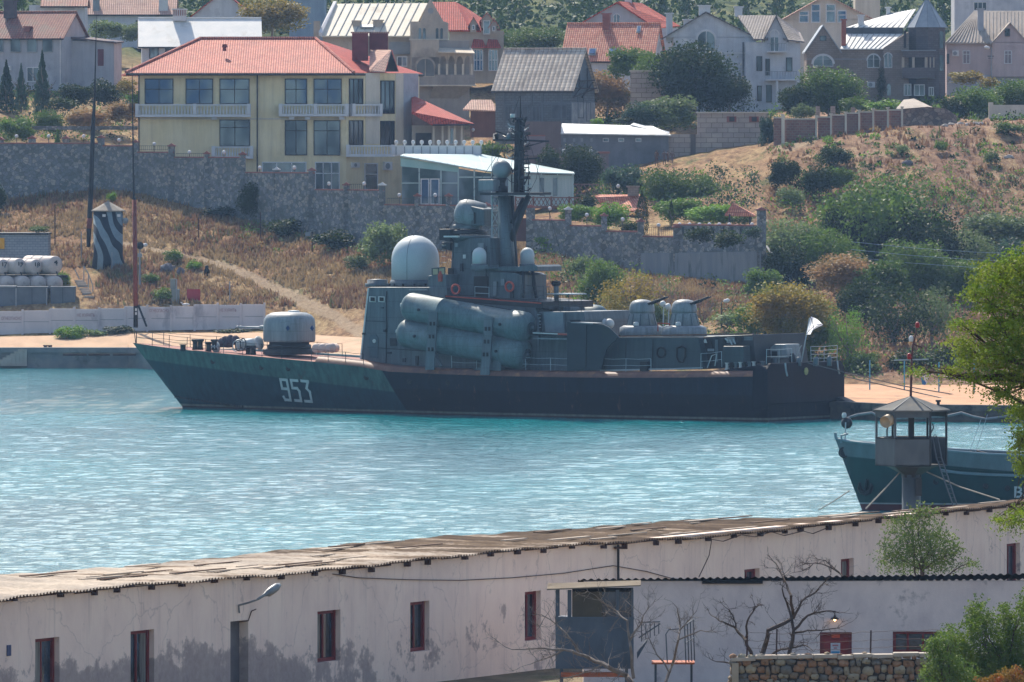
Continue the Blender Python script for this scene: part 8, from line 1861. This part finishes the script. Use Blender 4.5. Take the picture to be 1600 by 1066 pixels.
person(1050, 261.5, 27, 896, -.4, 'a7adb8', '4a5566', 'person in a pale shirt and jeans, rightmost of the group', .3)
# ================================================================ right shore: posts, ropes, hose
bp = pm('post_lightblue', '3f86a8', '4c94b4', 2, .6)
for k,(u, v0, v1) in enumerate(((1359,563,610),(1413,564,611),(1467,566,613),(1522,568,615),(1577,570,617))):
    p = gpt(u, v1, 690, 760, 0); mb = MB(); mb.tube([W(u,v1+1,p.y),W(u,v0,p.y)], .055, 6); mb.build('blue_post', bp, None, ['leftmost light blue post on the sand, near the stern','light blue post just left of the signal mast','light blue post right of the signal mast','light blue post behind the locust branches','light blue post nearest the right edge'][k], 'post', 'light blue posts on the sandy quay')
mb = MB(); mb.smooth = True; mb.tube([W(u,v,678.6) for u, v in ((1318,655),(1340,648),(1362,645),(1372,650),(1390,654),(1440,652),(1480,650),(1502,645),(1520,651),(1540,655),(1556,653),(1590,648),(1640,650))], .1, 6); mb.build('hose', pm('hose_grey','77777a','88888a',3,.8), None, 'thick grey hose sagging along the face of the right quay', 'hose')
for pts, l_ in ((((1262,567,676.5),(1320,582,681),(1410,603,700),(1516,621,715)),'upper mooring rope from the corvette stern to the quay'), (((1318,588,688),(1426,612,704),(1500,628,700)),'lower mooring rope from the corvette stern to the quay')):
    mb = MB(); mb.tube([W(*p) for p in pts], .045, 5); mb.build('mooring_rope', rail_m, None, l_, 'rope')
fg_ = empty('beach_pennant', tuple(W(1446,604,735)), 'folded white and blue pennant on the sand behind the guard tower roof', 'flag')
mb = MB(); mb.prism([W(1439,589,735),W(1447,598,735),W(1446,602,735),W(1441,601,735)], (0,.05,0)); mb.build('blue_part', pm('pennant_blue','2a68a0','3a78ae',2), fg_); mb = MB(); mb.prism([W(1441,588,735),W(1453,585,735),W(1448,600,735)], (0,.05,0)); mb.build('white_part', wht, fg_)
mb = MB(); mb.pbox(1478,589,1560,600,742,3); mb.build('low_shed', wallm('lowshed','8a8084','988e90'), None, 'low grey pink hut wall behind the locust branches on the right shore', 'shed')
mb = MB(); mb.prism([W(1196,385,822),W(1199,384,822),W(1250,455,815),W(1247,456,815)], (0,.3,0)); mb.build('leaning_pole', gry, None, 'long grey pole leaning from the end of the terrace wall', 'pole')
for dv in (0, 12, 24): mb = MB(); mb.tube([W(1330,378+dv,800),W(1420,387+dv,795),W(1520,394+dv,792),W(1640,398+dv,790)], .02, 3); mb.build('overhead_wire', rail_l, None, ['highest','middle','lowest'][dv//12] + ' of three overhead wires crossing in front of the big dark tree', 'wire')
# ================================================================ vegetation of the far shore
def lobed(seed, n_lobes, n, size, flat=1.0, gap=.0):
    rg = random.Random(seed); mb = MB(); per = n // n_lobes
    for i in range(n_lobes):
        d = rnd_unit(rg); k = rg.uniform(.3, .78); c0 = Vector((d.x*k*.5, d.y*k*.5, .5 + d.z*k*.52*flat - .06)); r_ = rg.uniform(.15, .26)
        for _ in range(per):
            q = rnd_unit(rg); kk = rg.uniform(.45, 1.12); p = c0 + Vector((q.x, q.y, q.z*.85))*r_*kk
            if p.z < .02: p.z = .02 + rg.random()*.05
            leaf(mb, p, size*rg.uniform(.6, 1.4), rg, .6)
    return mb
def spire(seed, n, size, taper=1.0, ragged=.15):
    rg = random.Random(seed); mb = MB()
    for _ in range(n):
        h = rg.random()**.85; a = rg.uniform(0, 6.283); r_ = .5*((1-h)**taper if taper > .6 else (1-h**3)*(.55+.45*min(1, h*6)))*(1 + ragged*math.sin(h*40 + a*2)) * rg.uniform(.55, 1.05)
        leaf(mb, Vector((math.cos(a)*r_, math.sin(a)*r_, h)), size*rg.uniform(.6,1.3), rg, .5)
    return mb
def twiggy(seed, n, size=.0, r0=.006):
    rg = random.Random(seed); mb = MB()
    def grow(p, d, L, r_, lev):
        pts = [p]
        for k in range(3): d = (d + rnd_unit(rg)*.3 + Vector((0,0,.05))).normalized(); p = p + d*L/3; pts.append(p)
        mb.tube(pts, [r_, r_*.8, r_*.6, r_*.4], 3, cap=False)
        if lev:
            for k in range(3): grow(pts[rg.choice((1,2,3))], (d + rnd_unit(rg)*.9).normalized(), L*.62, r_*.6, lev-1)
    for k in range(n): a = rg.uniform(0, 6.283); grow(Vector((0,0,.0)), Vector((math.cos(a)*.55, math.sin(a)*.55, 1)).normalized(), .42, r0, 3)
    return mb
PROTO = {}
def proto(k):
    if k in PROTO: return PROTO[k]
    m = leafmat('leaf_far', '33491f', '4c6430', '5d7040')
    mb = {'big': lambda: lobed(1, 36, 13000, .038), 'big2': lambda: lobed(2, 32, 11000, .04, .9), 'mid': lambda: lobed(3, 22, 5600, .056), 'mid2': lambda: lobed(4, 20, 5000, .058, .85), 'open': lambda: lobed(5, 26, 3000, .042, 1.0), 'small': lambda: lobed(6, 12, 1300, .085, .8), 'small2': lambda: lobed(7, 10, 1100, .09, .8),
          'spruce': lambda: spire(8, 3500, .08, 1.0, .22), 'cypress': lambda: spire(9, 2200, .07, .5, .05), 'bare': lambda: twiggy(10, 16), 'trunk': lambda: None}[k]()
    if k == 'trunk':
        rg = random.Random(3); mb = MB(); limb(mb, (0,0,0), (.02,.01,.5), .035, .02, rg, 4, .03, 7)
        for a in range(7): an = a*.9; limb(mb, (.015,.01,.3+.03*a), (math.cos(an)*.3, math.sin(an)*.3, .62+.05*a), .016, .004, rg, 4, .06, 5)
    me_o = mb.build('proto_'+k, m, uv=False); me = me_o.data
    # keep vertices relative to (0,0,0)
    off = me_o.location.copy(); me.transform(Matrix.Translation(off)); COL.objects.unlink(me_o); bpy.data.objects.remove(me_o)
    PROTO[k] = me; return me
G1 = leafmat('leaf_dark', C(26,40,18), C(42,60,26), C(58,74,34)); G2 = leafmat('leaf_mid', C(54,80,30), C(80,110,44), C(108,132,58)); G3 = leafmat('leaf_pale', C(78,98,58), C(100,120,76), C(124,140,92)); G4 = leafmat('leaf_yellow', C(100,108,44), C(132,132,56), C(158,124,58), .4)
G5 = leafmat('leaf_autumn', '8a7a30', 'a8702e', '6d7a34', .45); G6 = leafmat('leaf_blue', C(40,61,41), C(59,81,64), C(74,99,79)); G7 = leafmat('leaf_fresh_far', C(70,104,34), C(96,136,46), C(124,156,62), .4); G8 = pm('twig_purple', '6a5a58', '80706c', 3, .9); G9 = leafmat('leaf_flower', '6a6a3c', '8a7a50', 'a87c5c', .4)
def plant(u, vt, vb, w_, kind, mat, label, Y=None, cat=None, group=None, trunk=0, name=None, rz=None, gy=None):
    """crown spanning photo rows vt..vb, width w_ px"""
    if Y is None: p = gpt(u, vb, (gy or (0, 0))[0], (gy or (0, 3000))[1], .1)
    else: p = W(u, vb, Y)
    s = s_at(p.y); H = (vb-vt)/s; Wd = w_/s; tree = trunk > 0 or kind in ('big','big2','spruce','cypress'); nm = name or {'spruce':'spruce_tree','cypress':'cypress_tree','bare':'bare_shrub'}.get(kind, 'tree' if tree else 'bush')
    o = bpy.data.objects.new(nm, None); COL.objects.link(o); o.location = p; o.rotation_euler = (0,0,rz if rz is not None else (u*.37) % 6.28)
    tag(o, label, cat or ('tree' if tree else 'bush'), group)
    c = bpy.data.objects.new('crown', proto(kind)); COL.objects.link(c); c.parent = o; lift = trunk
    c.location = (0, 0, H*lift); c.scale = (Wd*1.22, Wd*1.05, H*(1-lift)*1.1)
    c.material_slots[0].link = 'OBJECT'; c.material_slots[0].material = mat
    if tree or trunk:
        t = bpy.data.objects.new('trunk', proto('trunk')); COL.objects.link(t); t.parent = o; t.scale = (H*.8, H*.8, H*.95); t.location = (0,0,-.2)
        t.material_slots[0].link = 'OBJECT'; t.material_slots[0].material = barkg
    return o
A = 'big'; 
SP = [
 # upper left garden
 (10,103,178,34,'spruce',G6,'dark spruce at the left edge before the grey house',945),(33,107,172,22,'spruce',G6,'slim spruce between two larger spruces',942),(66,90,180,32,'spruce',G6,'tallest spruce with a pointed tip before the four upper windows',940),
 (118,130,170,52,'mid',G1,'dark bush under the side wing of the grey house',942),(165,124,168,58,'mid2',G1,'dark round bush left of the yellow building roof corner',940),(196,122,152,34,'small',G4,'yellow green bush touching the left end of the red roof',938),
 (190,158,196,60,'mid',G9,'flowering shrub with orange blossoms beside the yellow building',920),(135,168,204,64,'mid2',G9,'reddish flowering shrub left of the orange one',921),(28,180,228,62,'mid',G2,'green bush above the retaining wall at the left edge',917),(78,172,210,46,'mid2',G2,'light bush behind the globe lamps at left',922),(100,150,180,44,'small',G1,'dark low shrub under the grey house wall',935),(212,140,165,24,'small2',G7,'small fresh green bush at the yellow building corner',912),
 (168,30,66,58,'mid',G3,'pale green bush behind the side wing, left one',1000),(208,36,66,48,'mid2',G3,'pale green bush before the white walled house, right one',998),(22,-14,18,48,'mid',G2,'tree top at the upper left corner',1030),(425,-8,64,104,'big2',G4,'loose yellowish tree behind the silver roofed house',1010,.2),(370,-12,30,50,'mid',G3,'pale tree top behind the red roofed cottage',1040),
 (90,212,292,34,'spruce',G7,'bright green columnar bush against the retaining wall'),(45,262,290,46,'small',G3,'low shrub at the wall foot left of the columnar bush'),(118,258,290,34,'small2',G9,'shrub with pinkish blossoms right of the columnar bush'),(0,288,336,22,'small',G1,'dark bush cut by the left edge in the dry grass'),
 (395,284,350,48,'mid',G1,'dark bush at the foot of the stone wall below the downpipe'),(445,338,372,60,'small',G1,'low dark weeds along the wall base left part'),(520,352,392,70,'small2',G1,'low dark weeds along the wall base right part'),(345,322,342,50,'small',G1,'low dark weeds under the left end of the yellow facade'),(175,297,318,16,'small',G7,'tiny green shrub above the camouflaged tower'),
 (598,352,432,78,'mid',G3,'greyish green olive bush left of the radome'),(560,395,425,40,'small',G3,'small grey green bush left of the olive bush'),(650,325,372,20,'open',G3,'thin young tree in front of the annex wall'),
 # centre gardens
 (756,222,262,56,'mid',G2,'green bush right of the white terrace parapet',890),(862,228,288,44,'mid2',G1,'dark conifer-like bush right of the masthead',888),(905,224,300,66,'big',G1,'dark pine tree behind the glass annex corner',889),(978,256,318,70,'mid',G6,'blue green bush above the pavilion',878),(1040,262,345,84,'big',G2,'tall light green tree group left part, behind the end wall',868),(1092,268,345,84,'big2',G2,'light green tree right of the tall garden tree',866),(1060,308,352,70,'mid',G7,'fresh green shrub below the garden trees',846),
 (900,318,352,54,'mid',G7,'bright shrub over the first garden wall step',848),(952,316,360,56,'mid2',G7,'bright shrub over the second garden wall step',846),(1003,306,366,20,'cypress',G1,'small dark cypress above the lowest wall step',842),(1049,316,352,9,'cypress',G1,'very thin dark cypress before the light green shrubs',840),(985,345,372,34,'small',G1,'dark shrub behind the third wall step',843),(1110,318,356,76,'mid',G7,'light green shrub above the creeper wall',838),(1158,330,356,52,'small',G2,'shrub under the tiled gazebo',836),(920,298,330,34,'small2',G1,'dark bush left of the pavilion roof',856),
 (1092,352,384,44,'small',G1,'dark creeper hanging over the end wall, left clump',816),(1140,354,392,56,'small2',G1,'dark creeper hanging over the end wall, right clump',814),(1176,352,376,30,'small',G6,'creeper at the right pier of the end wall',813),
 # between the houses
 (845,40,84,92,'big',G2,'green tree left of the orange roofed house',985),(790,45,80,50,'mid',G2,'green tree behind the pale grey tile roof',1000),(948,104,185,88,'big2',G9,'olive brown tree in front of the orange roofed house',948),(905,118,178,50,'mid',G1,'dark tree beside the timber gable',946),(985,72,130,70,'mid',G2,'green tree below the three skylights',944),(1030,76,150,74,'big',G2,'leafy tree left of the arched attic window wall',940),(1086,60,178,108,'big',G1,'largest dark green tree before the white gabled house',936),(1140,112,176,66,'big2',G1,'dark tree right of the largest one against the white wall',934),
 (1044,148,210,86,'mid',G3,'pale green round bush above the block wall',918),(1000,160,206,56,'mid2',G6,'blue green bush left of the pale round bush',917),(975,182,196,40,'small',G1,'low dark shrub above the white roofed shed',915),(934,184,200,22,'small',G7,'tiny bright shrub at the foot of the unfinished house',915),(1200,178,240,28,'mid',G6,'narrow dark bush at the left end of the brick fence',896),(1213,78,125,26,'mid',G7,'bright green tree sliver between the white and the stone house',985),
 (1295,102,182,100,'big',G2,'large round green tree before the brown grey stone house',925),(1246,128,190,58,'mid',G1,'dark tree left of the round tree',920),(1340,150,182,50,'small',G2,'bush right of the round tree behind the fence',918),(1385,152,178,64,'small2',G7,'light creeper on top of the brick fence',900),(1256,158,190,36,'small2',G3,'pale bush behind the left fence panels',905),(1378,100,158,16,'open',G1,'dark ivy climbing the stone house corner',953),
 (1526,130,200,86,'big2',G2,'green tree at the right end of the rubble wall',915),(1585,122,186,80,'big',G2,'green tree cut by the right edge behind the slope',920),(1490,152,192,50,'mid',G1,'dark bush left of the crest tree',912),(1512,110,136,66,'small',G4,'bright yellow bush before the corrugated roof house',942),(1548,118,140,40,'small2',G5,'orange tinted bush below the street lamp',940),(1575,190,215,50,'small',G2,'low bush on the crest at the right edge'),
 # the slope at right
 (1224,248,300,52,'mid',G1,'dark bush on the slope, leftmost of the group below the fence'),(1238,290,334,44,'small',G3,'pale olive bush below the leftmost slope bush'),(1274,258,312,44,'mid2',G1,'dark bush on the slope, second from the left'),(1308,262,304,48,'mid',G2,'round bush on the slope touching the big tree'),(1304,226,264,56,'mid',G1,'dark green bush on the slope nearest to the fence'),(1470,218,238,26,'small',G2,'small scrub on the upper slope'),(1550,232,262,28,'small2',G3,'grey green scrub near the pale slab'),(1410,228,244,24,'small',G3,'small scrub left of the bluish rock'),
 (1372,272,440,170,'big',G2,'big dark green tree on the slope behind the flag'),(1325,320,440,80,'big2',G1,'dark left neighbour of the big slope tree'),(1440,318,448,130,'big',G1,'dark right neighbour of the big slope tree'),(1240,335,440,100,'big2',G3,'pale olive bush mass left of the big slope tree'),(1190,416,470,60,'mid',G2,'green bush at the end of the terrace wall'),(1495,352,440,100,'big',G3,'pale grey green tree behind the locust branches'),(1560,332,400,120,'mid',G3,'grey green thicket at the right edge of the slope'),(1590,372,440,90,'mid2',G6,'blue green thicket below the right edge of the slope'),
 (1322,392,480,112,'big2',G9,'tree with brownish orange leaf tips before the big tree',792,.25),(1380,402,500,90,'mid',G2,'green tree right of the brownish one',788,.2),(1400,436,570,100,'open',G1,'loose dark tree with visible trunk behind the signal mast',765,.35),(1455,440,560,80,'open',G3,'twiggy grey green tree right of the signal mast',767,.35),(1228,438,548,118,'big',G4,'yellow green tree with orange leaves behind the flag',752,.2),(1196,455,492,50,'small',G5,'orange branch of the autumn tree behind the stern',750),(1322,478,590,56,'open',G7,'thin yellow green young tree right of the flag',748,.4),
 (1500,430,476,90,'small',G3,'low green scrub at the bottom of the slope behind the locust'),(1270,545,582,60,'small',G1,'dark scrub right of the stern shelter',748),(1345,548,590,66,'mid',G2,'green shrub behind the leftmost blue post',746),(1425,546,592,74,'mid2',G1,'dark shrub behind the blue posts',748),(1150,488,515,80,'small',G3,'low green ground shrubs below the small floodlight',775),(1220,520,560,70,'mid',G1,'dark undergrowth below the autumn tree',750),(1480,540,596,80,'mid',G1,'dark undergrowth behind the locust branches',752),
 (1290,352,450,96,'big',G2,'green tree filling the gap left of the big slope tree',822),(1235,372,462,80,'big2',G1,'dark tree between the terrace wall end and the slope trees',818),(1430,372,470,110,'big',G2,'bright leafy tree below the right side of the big slope tree',812),(1350,430,520,80,'big2',G1,'dark tree behind the young yellow green tree',785),(1500,400,470,90,'big2',G2,'green tree in the hollow behind the locust branches',812),(1275,470,560,64,'mid2',G2,'green bush right under the flag',755),(1180,470,540,60,'mid',G2,'green bush left of the autumn tree',765),
 # behind the ship
 (938,398,482,76,'big2',G2,'green bush on the bank above the aft gun turrets',None),(905,395,440,44,'small',G3,'pale bush left of the green bank bush'),(985,420,520,88,'open',G4,'yellow green half bare tree above the side screen',762,.25),(955,458,512,50,'open',G4,'yellow shrub beside the starboard missile tube',760),(858,370,396,36,'small2',G7,'small light bush at the foot of the gate'),(1030,470,520,40,'small',G3,'low shrub between the aft gun turrets',760),(1120,520,550,60,'small',G1,'shrub behind the aft shelter',752),
 # left bank
 (112,508,540,48,'mid',G7,'fresh green bush on the sandy track below the whitewashed wall',844),(150,514,530,44,'small',G2,'low bush at the foot of the whitewashed wall, left',845),(188,508,526,54,'small',G1,'dark low shrub against the whitewashed wall',846),(365,512,524,50,'small2',G1,'flat dark weeds at the foot of the whitewashed wall, right',843),(272,391,416,32,'small',G2,'round green bush above the grey boulder'),(303,402,424,26,'small2',G7,'light spiky bush right of the boulder'),(237,428,448,30,'small',G2,'low green weeds right of the banded mast'),(258,446,472,44,'small2',G2,'green weeds on the bank left of the narrow kiosk'),(100,424,452,20,'small',G7,'green weeds between tanks and concrete steps'),(60,352,366,34,'small',G2,'weeds on the roof line of the small brick building',868),
]
for e in SP:
    u, vt, vb, w_, kd, m, lab = e[:7]; Y = e[7] if len(e) > 7 else None; tr = e[8]*.7 if len(e) > 8 else (.02 if kd in ('big','big2') else 0)
    g_ = 'trees on the far shore' if (tr > 0 or kd in ('spruce','cypress')) else 'bushes on the far shore'
    if Y is None and u < 700 and vb > 300: gy = (850, 930)
    else: gy = None
    plant(u, vt, vb, w_, kd, m, lab, Y, group=g_, trunk=tr, gy=gy)
for u, vt, vb, w_, lab in ((1046,418,515,96,'purplish grey leafless shrub behind the aft gun turrets'),(1098,440,505,60,'smaller leafless shrub right of the big bare one'),(1005,400,500,60,'leafless shrub above the yellow green tree')):
    plant(u, vt, vb, w_, 'bare', G8, lab, 765, cat='bush', group='bare shrubs behind the corvette')
for k, (u, vt, w_) in enumerate(((1072,-8,17),(1035,-6,14),(1022,8,9),(921,8,8),(1160,-4,14),(1214,-6,16),(1236,-4,15),(1168,6,8),(1378,-10,12),(1474,8,10),(1566,-8,10))):
    plant(u, vt, 40, w_, 'cypress', G6, ['tallest dark cypress at the top behind the white chimney','dark cypress left of the tallest one at the top','short cypress at the top right of the gabled roof','tiny cypress at the top centre','cypress at the top behind the slate roofs','dark cypress above the ornate balcony gable, left','dark cypress above the ornate balcony gable, right','small pointed cypress at the top behind the slate ridge','thin cypress right of the cream block','cypress just right of the cone roof','cypress by the white upper block'][k], 1085 + k*3, group='cypresses along the top')
# far wood on the hill
rg = random.Random(77); mb = MB()
for k in range(420):
    u = rg.uniform(-250, 1850); Yk = rg.uniform(1060, 1300); z0 = gz(u, Yk); w_ = rg.uniform(3, 7); h = rg.uniform(3, 6.5); x = Xat(u, Yk)
    for _ in range(70):
        d = rnd_unit(rg); q = rg.uniform(.6, 1.05); leaf(mb, Vector((x + d.x*w_*.5*q, Yk + d.y*w_*.5*q, z0 + h*.5 + d.z*h*.5*q)), rg.uniform(.5, 1.0), rg, .6)
mb.build('far_wood', leafmat('leaf_wood', C(37,57,28), C(56,79,39), C(73,94,51), .3, .12), kind='stuff', uv=False)
# dense undergrowth in the gardens and at the foot of the slopes
def thicket(name, lab, regs, mats, seed, n):
    rg = random.Random(seed); mb = MB()
    tot = sum((r[1]-r[0])*(r[3]-r[2]) for r in regs)
    for (u0, u1, v0, v1, y0, y1, hh) in regs:
        for k in range(int(n*(u1-u0)*(v1-v0)/tot)):
            p = gpt(rg.uniform(u0, u1), rg.uniform(v0, v1), y0, y1, .1); r_ = rg.uniform(.4, 1.15)*hh; mb.cur = rg.randrange(len(mats)); c0 = p + Vector((0,0,r_*.6))
            for _ in range(34):
                d = rnd_unit(rg); q = rg.uniform(.5, 1.1); leaf(mb, c0 + Vector((d.x*r_*1.1*q, d.y*r_*q, d.z*r_*.8*q)), rg.uniform(.18,.36), rg, .6)
    return mb.build(name, mats, kind='stuff', uv=False, label=lab)
thicket('garden_greenery', 'dense mixed garden greenery between the houses', [(0,210,140,225,914,962,1.0),(930,1190,272,345,838,892,1.1),(935,1060,120,205,906,948,1.0),(1060,1250,160,190,900,946,.9),(1255,1480,150,180,894,950,.8),(1440,1620,140,205,896,955,.9),(880,950,262,330,850,895,1.0),(740,800,215,262,875,935,.9)], [G1, G2, G7, G6], 31, 620)
thicket('scrub', 'green and brown scrub along the foot of the slope and bank', [(1200,1620,430,600,742,840,1.5),(830,1200,385,560,740,842,1.0),(1200,1620,330,440,826,864,1.6),(1240,1560,280,340,850,874,1.1),(380,600,335,400,860,884,.7),(1210,1620,205,330,858,884,.55)], [G1, G2, G3, G9, G2, G7], 32, 1150)
# dry grass tufts over the slopes
rg = random.Random(5); mb = MB()
for k in range(26000):
    u = rg.uniform(-120, 1720); c = col_at(u); 
    if u < 1200: r0, r1 = c[3, 0] + .5, c[5, 0] - 1
    else: r0, r1 = c[1, 0] + 7, c[7, 0] + 3
    Yk = rg.uniform(r0, r1); v_ = gv(u, Yk)
    if u < 560 and abs(v_ - np.interp(u, PU, PV)) < PW(u): continue
    if u < 155 and v_ > 418: continue
    x = Xat(u, Yk); z0 = float(np.interp(Yk, c[:,0], c[:,1])); k_ = hnoise(x*.2, Yk*.2, 9) + rg.uniform(-.5,.5); h = rg.uniform(.25, .6) * (1.35 if k_ > .5 else 1)
    if u > 1200 and Yk > 838 and rg.random() < .62: continue
    if u > 1200: k_ = abs(k_)*.6 + .12
    mb.cur = 0 if k_ < .1 else 1 if k_ < .75 else 2
    for b in range(3):
        a = rg.uniform(0, 6.283); w_ = rg.uniform(.08, .2); lx, ly = math.cos(a)*w_, math.sin(a)*w_; ox_, oy_ = rg.uniform(-.35,.35), rg.uniform(-.35,.35)
        mb.add([(x+ox_-lx, Yk+oy_-ly, z0-.1), (x+ox_+lx, Yk+oy_+ly, z0-.1), (x+ox_+rg.uniform(-.25,.25), Yk+oy_, z0+h)], [(0,1,2)])
mb.build('dry_grass', [leafmat('grass_tan',C(140,118,84),C(160,138,102),C(176,154,118),.35,.3), leafmat('grass_rust',C(118,88,66),C(138,106,82),C(154,122,94),.35,.3), leafmat('grass_olive',C(88,90,54),C(108,108,70),C(126,122,84),.35,.3)], kind='stuff', uv=False)
# ================================================================ the air
hm = bpy.data.materials.new('haze_air'); hm.use_nodes = True; ht = hm.node_tree
for n_ in list(ht.nodes):
    if n_.type == 'BSDF_PRINCIPLED': ht.nodes.remove(n_)
vol = ht.nodes.new('ShaderNodeVolumePrincipled'); vol.inputs['Color'].default_value = (.38, .62, 1, 1); vol.inputs['Density'].default_value = HAZE
vol.inputs['Anisotropy'].default_value = .3
ht.links.new(vol.outputs[0], ht.nodes['Material Output'].inputs['Volume'])
mb = MB(); mb.box((-1450, -90, -6), (1450, 2550, 72)); mb.build('haze', hm, kind='stuff', uv=False)
